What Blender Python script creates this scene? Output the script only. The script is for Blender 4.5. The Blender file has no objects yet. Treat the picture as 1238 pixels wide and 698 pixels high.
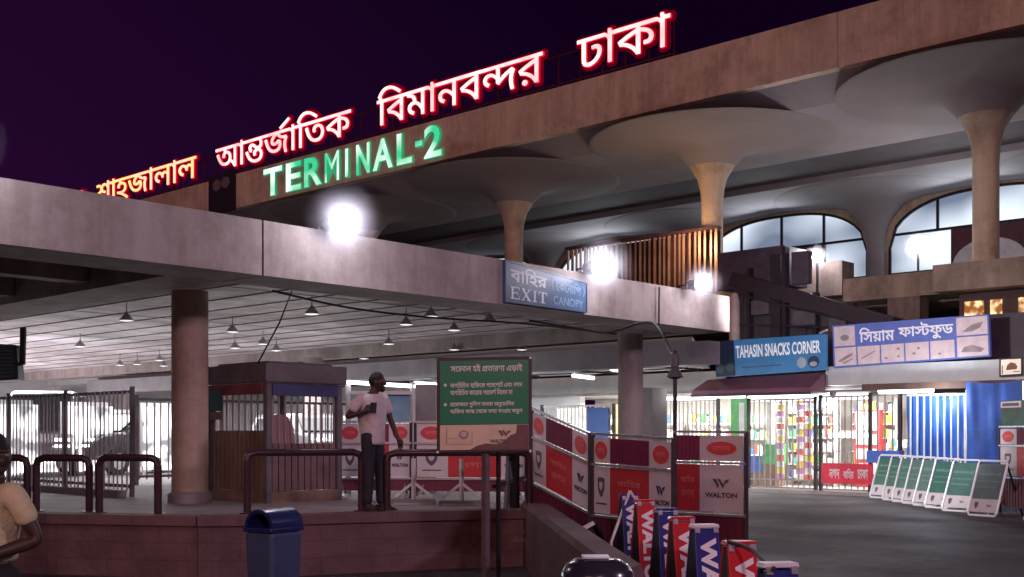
import bpy, math, random
from mathutils import Vector, Matrix
random.seed(7)
S = bpy.context.scene
COL = S.collection
R = math.radians

# ---------------------------------------------------------------- camera, sky, exposure
FPX, CX, HY, EYE = 1386.0, 619.0, 525.0, 1.65
YAW = math.atan(1281 / 1386)
FWD = Vector((math.cos(YAW), math.sin(YAW), 0))
RGT = Vector((math.sin(YAW), -math.cos(YAW), 0))
cd = bpy.data.cameras.new('camera')
cam = bpy.data.objects.new('camera', cd)
COL.objects.link(cam)
cam.location = (0, 0, EYE)
cam.rotation_euler = (R(90), 0, -(math.pi / 2 - YAW))
cd.sensor_width = 36
cd.lens = FPX / 1238 * 36
cd.shift_y = (HY - 349) / 1238
cd.clip_end = 600
cd.clip_start = .05
S.camera = cam

w = bpy.data.worlds.new('World')
S.world = w
w.use_nodes = True
nt = w.node_tree
nt.nodes.clear()
o_ = nt.nodes.new('ShaderNodeOutputWorld')
b_ = nt.nodes.new('ShaderNodeBackground')
tc = nt.nodes.new('ShaderNodeTexCoord')
sp = nt.nodes.new('ShaderNodeVectorMath')
sp.operation = 'DOT_PRODUCT'
sp.inputs[1].default_value = RGT * .55 + Vector((0, 0, .7))
ad = nt.nodes.new('ShaderNodeMath')
ad.inputs[1].default_value = .22
rp = nt.nodes.new('ShaderNodeValToRGB')
rp.color_ramp.elements[0].position = 0.0
rp.color_ramp.elements[0].color = (.019, .0026, .028, 1)
rp.color_ramp.elements[1].position = .50
rp.color_ramp.elements[1].color = (.0042, .0004, .0078, 1)
nt.links.new(tc.outputs['Generated'], sp.inputs[0])
nt.links.new(sp.outputs['Value'], ad.inputs[0])
nt.links.new(ad.outputs[0], rp.inputs[0])
nt.links.new(rp.outputs[0], b_.inputs[0])
b_.inputs[1].default_value = 1.0
nt.links.new(b_.outputs[0], o_.inputs[0])
S.view_settings.view_transform = 'Standard'
S.view_settings.look = 'None'
S.view_settings.exposure = .14
S.view_settings.gamma = 1


def lamp(name, kind, loc, power, col=(1, 1, 1), size=.3, target=None, spot=None, sy=None, spread=None):
    l = bpy.data.lights.new(name, kind)
    l.energy = power
    l.color = col
    if kind == 'AREA':
        l.size = size
        if sy:
            l.shape = 'RECTANGLE'
            l.size_y = sy
        if spread: l.spread = spread
    elif kind == 'SUN':
        l.angle = size
    else:
        l.shadow_soft_size = size
        if kind == 'SPOT':
            l.spot_size = spot or R(120)
            l.spot_blend = .5
    ob = bpy.data.objects.new(name, l)
    ob.location = loc
    if target is not None:
        ob.rotation_euler = (Vector(target) - Vector(loc)).to_track_quat('-Z', 'Y').to_euler()
    COL.objects.link(ob)
    return ob


# added fill, assumed unseen street lighting: warm sun from left, pinkish spots from front
lamp('assumed_street_glow', 'SUN', (-20, -6, 26), .34, (1.0, .46, .30), R(30), target=(30, 4, 8.5))
lamp('assumed_street_light', 'SPOT', (-7, -9, 9), 3500, (1.0, .57, .72), .5, target=(8, 9, -1), spot=R(84))
lamp('assumed_street_light', 'SPOT', (12, -9, 8), 2700, (.96, .67, .92), .5, target=(14, 9, -3), spot=R(92))


def at(px, py, U=None, V=None, Z=None, D=None):
    """a point on a wall, a floor or at a distance"""
    d = FWD + RGT * ((px - CX) / FPX) + Vector((0, 0, (HY - py) / FPX))
    if U is not None: t = U / d.x
    elif V is not None: t = V / d.y
    elif Z is not None: t = (Z - EYE) / d.z
    else: t = D
    return Vector((0, 0, EYE)) + d * t


# ---------------------------------------------------------------- materials
MATS = {}


def mat(name, col, rough=.6, metal=0., var=.18, scale=3., bump=0., emit=None, es=1., streak=False, spec=.5, coat=0., wet=0.):
    if name in MATS: return MATS[name]
    m = bpy.data.materials.new(name)
    m.use_nodes = True
    t = m.node_tree
    n = t.nodes
    p = n['Principled BSDF']
    p.inputs['Roughness'].default_value = rough
    p.inputs['Metallic'].default_value = metal
    p.inputs['Specular IOR Level'].default_value = spec
    p.inputs['Coat Weight'].default_value = coat
    c = n.new('ShaderNodeTexCoord')
    mp = n.new('ShaderNodeMapping')
    mp.inputs['Scale'].default_value = (1, 1, .25) if streak else (1, 1, 1)
    t.links.new(c.outputs['Object'], mp.inputs[0])
    ns = n.new('ShaderNodeTexNoise')
    ns.inputs['Scale'].default_value = scale
    ns.inputs['Detail'].default_value = 6
    ns.inputs['Roughness'].default_value = .62
    t.links.new(mp.outputs[0], ns.inputs[0])
    r = n.new('ShaderNodeValToRGB')
    r.color_ramp.elements[0].position = .3
    r.color_ramp.elements[1].position = .7
    r.color_ramp.elements[0].color = tuple(max(0, x * (1 - var)) for x in col) + (1,)
    r.color_ramp.elements[1].color = tuple(min(1, x * (1 + var)) for x in col) + (1,)
    t.links.new(ns.outputs[0], r.inputs[0])
    last = r.outputs[0]
    if streak:  # rain streaks and grime
        mp2 = n.new('ShaderNodeMapping')
        mp2.inputs['Scale'].default_value = (2.1, 2.1, .17)
        t.links.new(c.outputs['Object'], mp2.inputs[0])
        n3 = n.new('ShaderNodeTexNoise')
        n3.inputs['Scale'].default_value = 1.6
        n3.inputs['Detail'].default_value = 8
        n3.inputs['Roughness'].default_value = .7
        t.links.new(mp2.outputs[0], n3.inputs[0])
        r3 = n.new('ShaderNodeValToRGB')
        r3.color_ramp.elements[0].position = .30
        r3.color_ramp.elements[0].color = (.70, .66, .64, 1)
        r3.color_ramp.elements[1].position = .60
        r3.color_ramp.elements[1].color = (1, 1, 1, 1)
        t.links.new(n3.outputs[0], r3.inputs[0])
        n4 = n.new('ShaderNodeTexNoise')
        n4.inputs['Scale'].default_value = .8
        n4.inputs['Detail'].default_value = 9
        n4.inputs['Roughness'].default_value = .75
        t.links.new(c.outputs['Object'], n4.inputs[0])
        r4 = n.new('ShaderNodeValToRGB')
        r4.color_ramp.elements[0].position = .33
        r4.color_ramp.elements[0].color = (.50, .455, .44, 1)
        r4.color_ramp.elements[1].position = .55
        r4.color_ramp.elements[1].color = (1, 1, 1, 1)
        t.links.new(n4.outputs[0], r4.inputs[0])
        for q in (r3, r4):
            mx = n.new('ShaderNodeMix')
            mx.data_type = 'RGBA'
            mx.blend_type = 'MULTIPLY'
            mx.inputs[0].default_value = .8
            t.links.new(last, mx.inputs[6])
            t.links.new(q.outputs[0], mx.inputs[7])
            last = mx.outputs[2]
    t.links.new(last, p.inputs['Base Color'])
    if wet:  # patches of differing gloss
        n5 = n.new('ShaderNodeTexNoise')
        n5.inputs['Scale'].default_value = .5
        n5.inputs['Detail'].default_value = 7
        t.links.new(c.outputs['Object'], n5.inputs[0])
        r5 = n.new('ShaderNodeMapRange')
        r5.inputs['From Min'].default_value = .35
        r5.inputs['From Max'].default_value = .65
        r5.inputs['To Min'].default_value = wet
        r5.inputs['To Max'].default_value = rough
        t.links.new(n5.outputs[0], r5.inputs[0])
        t.links.new(r5.outputs[0], p.inputs['Roughness'])
    if bump:
        bn = n.new('ShaderNodeBump')
        bn.inputs['Strength'].default_value = bump
        bn.inputs['Distance'].default_value = .02
        n2 = n.new('ShaderNodeTexNoise')
        n2.inputs['Scale'].default_value = scale * 9
        n2.inputs['Detail'].default_value = 5
        t.links.new(c.outputs['Object'], n2.inputs[0])
        t.links.new(n2.outputs[0], bn.inputs['Height'])
        t.links.new(bn.outputs[0], p.inputs['Normal'])
    if emit:
        p.inputs['Emission Color'].default_value = tuple(emit) + (1,)
        p.inputs['Emission Strength'].default_value = es
    MATS[name] = m
    return m


def glow(name, c1, c2=None, es=1., scale=1.5, lo=.35, hi=.65, es2=None, vec=(1, 1, 1)):
    """something that gives off light, unevenly lit between two colours"""
    if name in MATS: return MATS[name]
    m = bpy.data.materials.new(name)
    m.use_nodes = True
    t = m.node_tree
    n = t.nodes
    n.clear()
    e = n.new('ShaderNodeEmission')
    o = n.new('ShaderNodeOutputMaterial')
    e.inputs[1].default_value = es
    e.inputs[0].default_value = tuple(c1) + (1,)
    if c2:
        c = n.new('ShaderNodeTexCoord')
        mp = n.new('ShaderNodeMapping')
        mp.inputs['Scale'].default_value = vec
        ns = n.new('ShaderNodeTexNoise')
        ns.inputs['Scale'].default_value = scale
        ns.inputs['Detail'].default_value = 1.5
        r = n.new('ShaderNodeValToRGB')
        r.color_ramp.elements[0].position = lo
        r.color_ramp.elements[1].position = hi
        r.color_ramp.elements[0].color = tuple(c1) + (1,)
        r.color_ramp.elements[1].color = tuple(c2) + (1,)
        t.links.new(c.outputs['Object'], mp.inputs[0])
        t.links.new(mp.outputs[0], ns.inputs[0])
        t.links.new(ns.outputs[0], r.inputs[0])
        t.links.new(r.outputs[0], e.inputs[0])
    t.links.new(e.outputs[0], o.inputs[0])
    MATS[name] = m
    return m


# ---------------------------------------------------------------- mesh helpers
class MB:
    def __init__(s):
        s.v, s.f, s.mi, s.cur = [], [], [], 0

    def add(s, vs, fs):
        o = len(s.v)
        s.v += [Vector(v) for v in vs]
        for f in fs:
            s.f.append([i + o for i in f])
            s.mi.append(s.cur)
        return s

    def use(s, i):
        s.cur = i
        return s

    def hexa(s, p):  # 4 bottom (ccw), 4 top
        return s.add(p, [(3, 2, 1, 0), (4, 5, 6, 7), (0, 1, 5, 4), (1, 2, 6, 5), (2, 3, 7, 6), (3, 0, 4, 7)])

    def box(s, a, b):
        x0, x1 = sorted((a[0], b[0])); y0, y1 = sorted((a[1], b[1])); z0, z1 = sorted((a[2], b[2]))
        return s.hexa([(x0, y0, z0), (x1, y0, z0), (x1, y1, z0), (x0, y1, z0), (x0, y0, z1), (x1, y0, z1), (x1, y1, z1), (x0, y1, z1)])

    def bar(s, a, b, wd, ht, up=(0, 0, 1)):  # square bar between two points
        a, b = Vector(a), Vector(b)
        d = (b - a).normalized()
        up = Vector(up)
        if abs(d.dot(up)) > .95: up = Vector((1, 0, 0))
        x = d.cross(up).normalized() * wd / 2
        y = x.cross(d).normalized() * ht / 2
        return s.hexa([a - x - y, a + x - y, a + x + y, a - x + y, b - x - y, b + x - y, b + x + y, b - x + y])

    def tube(s, pts, r, n=8, cap=True):
        pts = [Vector(p) for p in pts]
        rings = []
        m = len(pts)
        ref = None
        for i, p in enumerate(pts):
            d = (pts[min(i + 1, m - 1)] - pts[max(i - 1, 0)]).normalized()
            if ref is None:
                ref = Vector((0, 0, 1)) if abs(d.z) < .9 else Vector((1, 0, 0))
            x = d.cross(ref).normalized()
            y = x.cross(d).normalized()
            ref = y
            rr = r[i] if isinstance(r, (list, tuple)) else r
            rings.append([p + x * (math.cos(k * 2 * math.pi / n) * rr) + y * (math.sin(k * 2 * math.pi / n) * rr) for k in range(n)])
        vs = [v for q in rings for v in q]
        fs = [(i * n + k, i * n + (k + 1) % n, (i + 1) * n + (k + 1) % n, (i + 1) * n + k) for i in range(m - 1) for k in range(n)]
        if cap: fs += [tuple(range(n))[::-1], tuple((m - 1) * n + k for k in range(n))]
        return s.add(vs, fs)

    def lathe(s, prof, c, n=24, sx=1, sy=1):  # profile of (r, z) round a vertical axis
        vs = []
        for r, z in prof:
            for k in range(n):
                a = 2 * math.pi * k / n
                vs.append((c[0] + r * sx * math.cos(a), c[1] + r * sy * math.sin(a), c[2] + z))
        m = len(prof)
        fs = [(i * n + k, i * n + (k + 1) % n, (i + 1) * n + (k + 1) % n, (i + 1) * n + k) for i in range(m - 1) for k in range(n)]
        if prof[0][0] > 1e-4: fs.append(tuple(range(n))[::-1])
        if prof[-1][0] > 1e-4: fs.append(tuple((m - 1) * n + k for k in range(n)))
        return s.add(vs, fs)

    def prism(s, poly, z0, z1):
        n = len(poly)
        vs = [(x, y, z0) for x, y in poly] + [(x, y, z1) for x, y in poly]
        return s.add(vs, [tuple(range(n))[::-1], tuple(range(n, 2 * n))] + [(i, (i + 1) % n, n + (i + 1) % n, n + i) for i in range(n)])

    def slab(s, poly, off):  # a flat 3-D polygon given thickness along off
        poly = [Vector(p) for p in poly]
        n = len(poly)
        off = Vector(off)
        return s.add(poly + [p + off for p in poly], [tuple(range(n))[::-1], tuple(range(n, 2 * n))] + [(i, (i + 1) % n, n + (i + 1) % n, n + i) for i in range(n)])

    def geo(s, g, f):
        vs, fs = g
        return s.add([f(*v) for v in vs], fs)

    def build(s, name, m, parent=None, bevel=0, smooth=False, world=True):
        me = bpy.data.meshes.new(name)
        off = parent_world(parent) if (parent and world) else Vector()
        top = None
        if parent is None and s.v and world:
            xs = [v.x for v in s.v]; ys = [v.y for v in s.v]
            off = Vector(((min(xs) + max(xs)) / 2, (min(ys) + max(ys)) / 2, min(v.z for v in s.v)))
        me.from_pydata([v - off for v in s.v], [], s.f)
        ms = m if isinstance(m, (list, tuple)) else [m]
        for q in ms:
            if q: me.materials.append(q)
        me.polygons.foreach_set('material_index', s.mi)
        if smooth: me.polygons.foreach_set('use_smooth', [True] * len(me.polygons))
        me.validate()
        me.update()
        ob = bpy.data.objects.new(name, me)
        COL.objects.link(ob)
        if parent is not None: ob.parent = parent
        elif world: ob.location = off
        if bevel:
            b = ob.modifiers.new('bevel', 'BEVEL')
            b.width = bevel
            b.segments = 2
            b.limit_method = 'ANGLE'
            b.angle_limit = R(40)
        if smooth == 'auto':
            e = ob.modifiers.new('split', 'EDGE_SPLIT')
            e.split_angle = R(38)
        return ob


def parent_world(o):
    p = Vector()
    while o is not None:
        p = p + o.location
        o = o.parent
    return p


def thing(name, label, cat, loc=(0, 0, 0), group=None):
    o = bpy.data.objects.new(name, None)
    o.empty_display_size = .2
    o.location = loc
    COL.objects.link(o)
    return tag(o, label, cat, group)


def tag(o, label=None, cat=None, group=None, kind=None):
    if label: o['label'] = label
    if cat: o['category'] = cat
    if group: o['group'] = group
    if kind: o['kind'] = kind
    return o


def copy_tree(o, parent=None, loc=None):
    c = o.copy()
    COL.objects.link(c)
    if parent is not None: c.parent = parent
    if loc is not None: c.location = loc
    for ch in list(o.children): copy_tree(ch, c)
    return c


def quadmap(c00, c10, c11, c01):
    a, b, c, d = [Vector(p) for p in (c00, c10, c11, c01)]
    nr = (b - a).cross(d - a).normalized()

    def f(u, v, n=0.):
        return (a * (1 - u) + b * u) * (1 - v) + (d * (1 - u) + c * u) * v + nr * n
    return f


def plate(m, f, u0, v0, u1, v1, n0, n1):
    return m.hexa([f(u0, v0, n0), f(u1, v0, n0), f(u1, v1, n0), f(u0, v1, n0), f(u0, v0, n1), f(u1, v0, n1), f(u1, v1, n1), f(u0, v1, n1)])


def disc(m, f, u, v, ru, rv, n0, n1, k=20):
    p = [(u + ru * math.cos(i * 2 * math.pi / k), v + rv * math.sin(i * 2 * math.pi / k)) for i in range(k)]
    return shape(m, f, p, n0, n1)


def shape(m, f, p, n0, n1):
    k = len(p)
    return m.add([f(x, y, n0) for x, y in p] + [f(x, y, n1) for x, y in p], [tuple(range(k))[::-1], tuple(range(k, 2 * k))] + [(i, (i + 1) % k, k + (i + 1) % k, k + i) for i in range(k)])


# ---------------------------------------------------------------- lettering
BF={33:[[571,623,577,617,577,557,571,551,179,551,175,548,173,161,180,133,191,115,219,99,255,95,295,104,323,118,355,139,393,177,426,233,437,273,437,321,434,329,420,349,387,363,343,363,331,359,319,362,313,373,313,389,306,421,311,428,363,439,403,439,447,428,471,415,489,397,506,369,517,325,517,285,513,273,513,257,502,221,486,185,461,145,411,91,363,58,299,31,251,23,231,23,187,31,147,51,131,64,116,85,97,141,97,181,93,193,93,545,87,551,-8,553,-11,557,-9,620,-5,623]],35:[[711,621,717,615,717,555,711,549,-5,549,-11,555,-11,615,-5,621],[447,500,479,497,511,489,551,470,575,453,606,419,630,375,649,307,649,239,641,207,624,159,605,131,575,101,535,76,499,61,463,53,435,53,423,49,359,53,311,65,251,92,219,113,169,163,133,211,98,271,76,323,45,407,30,463,39,469,99,485,106,479,160,327,204,243,229,207,251,185,291,156,319,142,359,129,431,125,455,129,499,144,527,161,550,191,562,215,573,255,573,299,566,327,550,367,527,397,495,418,459,429,411,425,386,411,374,395,369,375,369,351,374,323,363,317,307,308,299,313,289,355,289,403,296,423,309,447,339,474,363,486,399,497]],131:[[71,914,106,865,103,855,-205,647,-213,650,-250,701,-251,705,-245,712,39,896]],357:[[723,620,729,614,729,558,726,554,620,550,618,546,634,518,649,470,649,410,645,390,634,366,607,332,587,319,553,306,553,302,587,284,617,258,636,230,653,182,657,162,657,122,653,98,642,62,630,38,613,14,575,-17,555,-29,523,-41,475,-52,411,-56,399,-52,363,-52,323,-44,267,-25,227,-5,167,40,129,82,84,150,48,222,26,278,31,287,95,305,106,290,116,262,144,202,193,126,243,76,283,51,319,35,395,20,475,24,511,35,547,56,561,74,570,90,581,134,581,158,565,206,553,222,535,237,495,252,451,252,435,247,419,236,405,210,405,174,410,154,408,150,371,140,347,136,338,138,333,146,325,182,325,226,332,246,345,270,355,280,379,297,419,312,422,318,375,348,299,409,283,416,263,416,237,398,229,374,240,346,265,314,268,306,223,260,215,257,199,269,168,310,156,334,149,358,149,402,156,422,169,446,195,469,243,488,283,488,303,484,323,477,359,456,415,408,451,383,479,372,519,372,552,386,566,406,573,430,573,462,569,478,554,514,531,547,523,552,-5,552,-11,558,-9,617,-5,620]],39:[[607,623,613,617,613,557,610,553,515,551,509,545,509,5,506,1,439,-1,435,2,433,201,430,209,401,245,367,279,311,320,271,340,235,351,199,351,171,342,155,331,141,317,132,301,129,261,136,241,150,221,183,198,207,187,212,181,176,117,167,118,135,134,99,159,85,173,64,205,49,245,49,261,45,273,49,309,64,349,85,377,111,396,143,412,187,423,227,423,267,415,311,400,371,363,427,311,432,313,433,545,427,551,-5,551,-11,557,-11,617,-8,621]],9:[[1035,687,1041,681,1060,629,1067,623,1163,623,1169,617,1169,557,1166,553,1067,551,1061,545,1061,5,1055,-1,991,-1,985,5,985,477,961,521,951,531,927,546,903,551,803,551,797,545,797,5,791,-1,727,-1,719,4,681,65,649,105,607,143,571,170,563,167,535,139,495,114,455,99,407,91,359,91,295,103,247,122,203,151,183,167,149,205,100,277,72,333,44,401,30,437,35,444,95,463,102,461,156,333,209,249,243,215,267,198,299,182,331,171,355,167,407,167,451,178,483,195,505,217,516,233,529,277,529,329,516,369,479,411,455,424,419,431,395,427,371,415,360,401,353,381,353,357,358,333,347,327,307,319,287,319,283,323,273,357,273,413,278,429,289,445,336,489,325,509,303,531,263,551,-5,551,-11,557,-11,617,-5,623,895,623,919,619,943,610,959,599,983,570,987,571,989,577,985,597,985,681,991,687],[718,549,395,551,389,549,388,545,419,500,443,499,503,480,535,459,561,433,582,401,597,361,605,325,605,265,598,237,643,203,693,153,719,116,723,116,721,545]],42:[[599,623,605,617,605,557,602,553,507,551,501,545,501,5,495,-1,431,-1,421,5,377,73,315,135,259,175,187,212,76,245,40,333,42,341,79,364,235,444,319,480,419,515,425,521,423,548,419,551,-5,551,-11,557,-11,617,-5,623],[421,437,351,412,239,364,163,324,138,309,137,305,141,301,183,288,243,264,287,240,331,211,375,175,419,122,423,123,425,129,425,433]],363:[[899,620,905,614,905,558,899,552,459,552,453,546,455,297,459,296,527,356,599,405,707,461,755,481,767,484,775,480,829,426,830,418,808,370,797,338,781,262,781,158,785,146,785,122,813,14,807,8,747,-5,738,-2,717,78,705,142,705,174,701,186,701,246,705,258,705,286,717,342,734,386,731,393,675,365,575,300,483,224,439,180,431,177,374,218,372,302,323,352,271,387,235,400,219,400,207,404,171,397,155,388,137,370,129,346,129,326,145,290,195,257,200,250,170,194,164,186,159,185,131,199,107,216,81,242,60,274,49,306,45,346,49,370,64,406,91,440,127,461,163,472,211,476,267,464,299,449,331,428,371,392,375,393,377,422,373,434,373,546,367,552,-5,552,-11,558,-11,614,-5,620]],44:[[627,623,633,617,633,557,630,553,531,551,525,545,523,2,519,-1,455,-1,451,2,449,105,433,133,397,181,363,219,335,243,303,264,263,279,211,279,191,272,161,249,149,221,149,197,153,181,169,153,199,130,240,109,241,105,220,41,211,36,187,46,131,79,97,113,73,161,65,201,73,257,93,293,115,315,159,340,195,351,214,353,217,365,213,381,202,413,189,433,171,451,151,464,103,483,43,494,40,501,46,549,-5,551,-11,557,-9,620,-5,623],[446,549,145,549,145,545,203,524,227,507,257,477,274,449,289,409,297,373,299,344,355,316,379,299,443,231,447,231,449,237,449,545]],46:[[599,621,605,615,605,555,602,551,507,549,501,543,501,7,498,3,427,1,420,7,393,51,365,87,331,121,291,153,247,182,191,210,123,233,83,241,75,246,38,335,43,342,119,386,239,446,335,486,419,516,425,523,425,543,419,549,-5,549,-11,555,-11,615,-8,619],[422,435,419,437,387,426,243,366,159,322,137,307,139,302,239,266,291,238,355,193,397,151,419,121,423,121,425,127,425,431],[187,112,211,106,230,91,240,75,245,59,245,47,240,27,227,9,211,0,183,-7,159,0,141,11,129,31,125,59,132,79,147,98,159,106]],47:[[735,623,741,617,741,557,738,553,643,551,637,545,637,5,631,-1,563,-1,557,5,557,317,535,347,495,372,471,379,451,379,423,367,406,349,401,333,397,309,398,273,371,267,339,267,333,273,333,285,314,333,297,357,267,380,239,391,223,391,211,395,171,386,155,375,136,353,129,333,129,297,138,273,163,243,187,226,235,204,240,197,218,137,211,130,183,138,123,171,89,201,68,233,49,281,49,297,45,309,49,353,56,373,73,405,107,436,127,448,155,459,215,467,267,459,295,448,343,415,355,399,362,401,373,417,391,434,419,446,443,451,467,451,507,440,555,410,561,417,561,437,557,449,557,545,551,551,-5,551,-11,557,-11,617,-5,623]],48:[[556,686,561,681,573,645,584,624,683,621,686,617,686,557,680,551,588,551,582,545,582,5,576,-1,512,-1,506,5,506,449,482,489,448,523,424,540,380,555,344,555,324,548,299,533,285,513,278,493,278,453,290,425,308,407,328,394,384,379,404,379,413,373,410,329,406,305,402,301,352,307,300,326,268,347,250,365,235,389,228,392,210,365,184,339,164,326,120,307,60,299,54,305,50,329,50,373,56,379,84,379,108,384,132,394,152,407,169,425,178,449,182,469,178,493,158,529,132,547,100,555,40,555,4,547,-2,553,-9,613,-4,620,28,627,108,627,124,623,156,612,184,595,210,569,224,548,228,548,246,577,268,599,308,620,336,627,388,627,416,620,452,604,476,587,500,563,506,569,506,681,512,687]],51:[[535,620,541,614,541,558,535,552,223,552,217,546,240,518,244,506,251,500,319,492,363,477,391,460,421,434,438,410,454,378,465,322,457,274,437,230,407,196,375,175,331,156,283,147,281,142,427,69,479,36,534,-6,537,-14,517,-38,491,-60,347,37,259,85,171,120,48,154,46,158,57,210,60,218,67,221,123,208,143,208,155,204,247,204,287,212,335,231,370,266,381,294,385,330,378,358,365,382,347,400,323,415,283,428,211,428,175,417,161,406,149,382,149,354,153,342,150,338,91,324,82,326,77,334,69,374,69,390,76,418,89,442,111,464,131,477,159,488,164,494,143,524,107,545,87,552,-8,554,-11,558,-11,614,-5,620]],20:[[811,623,817,617,817,557,811,551,499,551,493,545,493,517,499,511,555,499,623,474,679,439,701,421,725,393,746,357,757,325,761,273,748,225,738,209,719,187,699,174,683,166,655,159,579,159,571,162,565,169,569,181,569,217,573,229,579,235,603,232,635,235,659,243,681,277,681,313,677,329,661,357,635,383,603,404,523,431,503,435,496,433,493,429,493,5,487,-1,419,-1,412,5,389,45,337,109,267,167,227,192,167,220,119,235,91,239,79,243,73,249,44,321,40,333,42,341,111,380,223,436,331,480,407,507,413,513,413,545,407,551,-5,551,-11,557,-11,617,-5,623],[409,429,347,408,247,364,159,320,138,305,141,301,195,284,247,262,303,227,371,171,411,119,415,119,413,425]],54:[[143,687,150,681,168,629,175,623,274,621,277,617,277,557,271,551,175,551,169,545,169,5,163,-1,99,-1,93,5,93,469,86,489,59,527,31,544,-9,554,-11,617,-5,623,3,623,35,616,72,593,91,568,95,568,93,681,99,687]],55:[[367,914,419,903,463,888,507,868,607,807,691,743,702,729,667,682,659,679,599,727,503,792,447,820,403,835,359,843,291,843,247,832,227,824,187,799,153,765,108,697,108,689,133,653,159,624,274,621,277,617,277,557,271,551,175,551,169,545,169,5,163,-1,99,-1,93,5,93,545,87,551,-8,553,-11,557,-11,617,-5,623,76,625,77,629,41,673,21,705,42,741,93,813,151,867,203,896,267,915]],27:[[919,620,925,614,925,558,919,552,563,552,558,546,595,504,647,475,707,460,803,460,810,454,842,398,842,386,832,366,813,314,801,246,801,166,805,154,805,130,834,14,831,9,767,-5,759,0,737,82,725,150,725,210,721,222,725,234,725,282,729,306,753,382,750,386,715,392,691,392,651,400,607,415,575,431,535,460,486,522,479,527,439,505,395,476,357,438,340,406,337,362,349,342,359,335,379,328,407,328,455,345,523,395,603,367,612,358,625,314,625,298,629,286,629,222,614,174,593,138,567,112,535,91,487,72,447,64,363,64,339,68,291,83,243,107,207,132,161,178,120,238,84,306,56,378,30,462,39,468,99,484,106,478,136,386,176,294,200,254,229,214,263,184,315,155,351,144,375,140,435,140,471,148,491,155,511,168,538,198,553,246,553,294,547,313,543,315,503,287,479,275,411,256,383,256,323,271,303,284,285,302,272,322,261,354,257,374,261,414,284,466,315,504,363,537,381,546,381,550,-5,552,-11,558,-11,614,-5,620]]}
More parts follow.
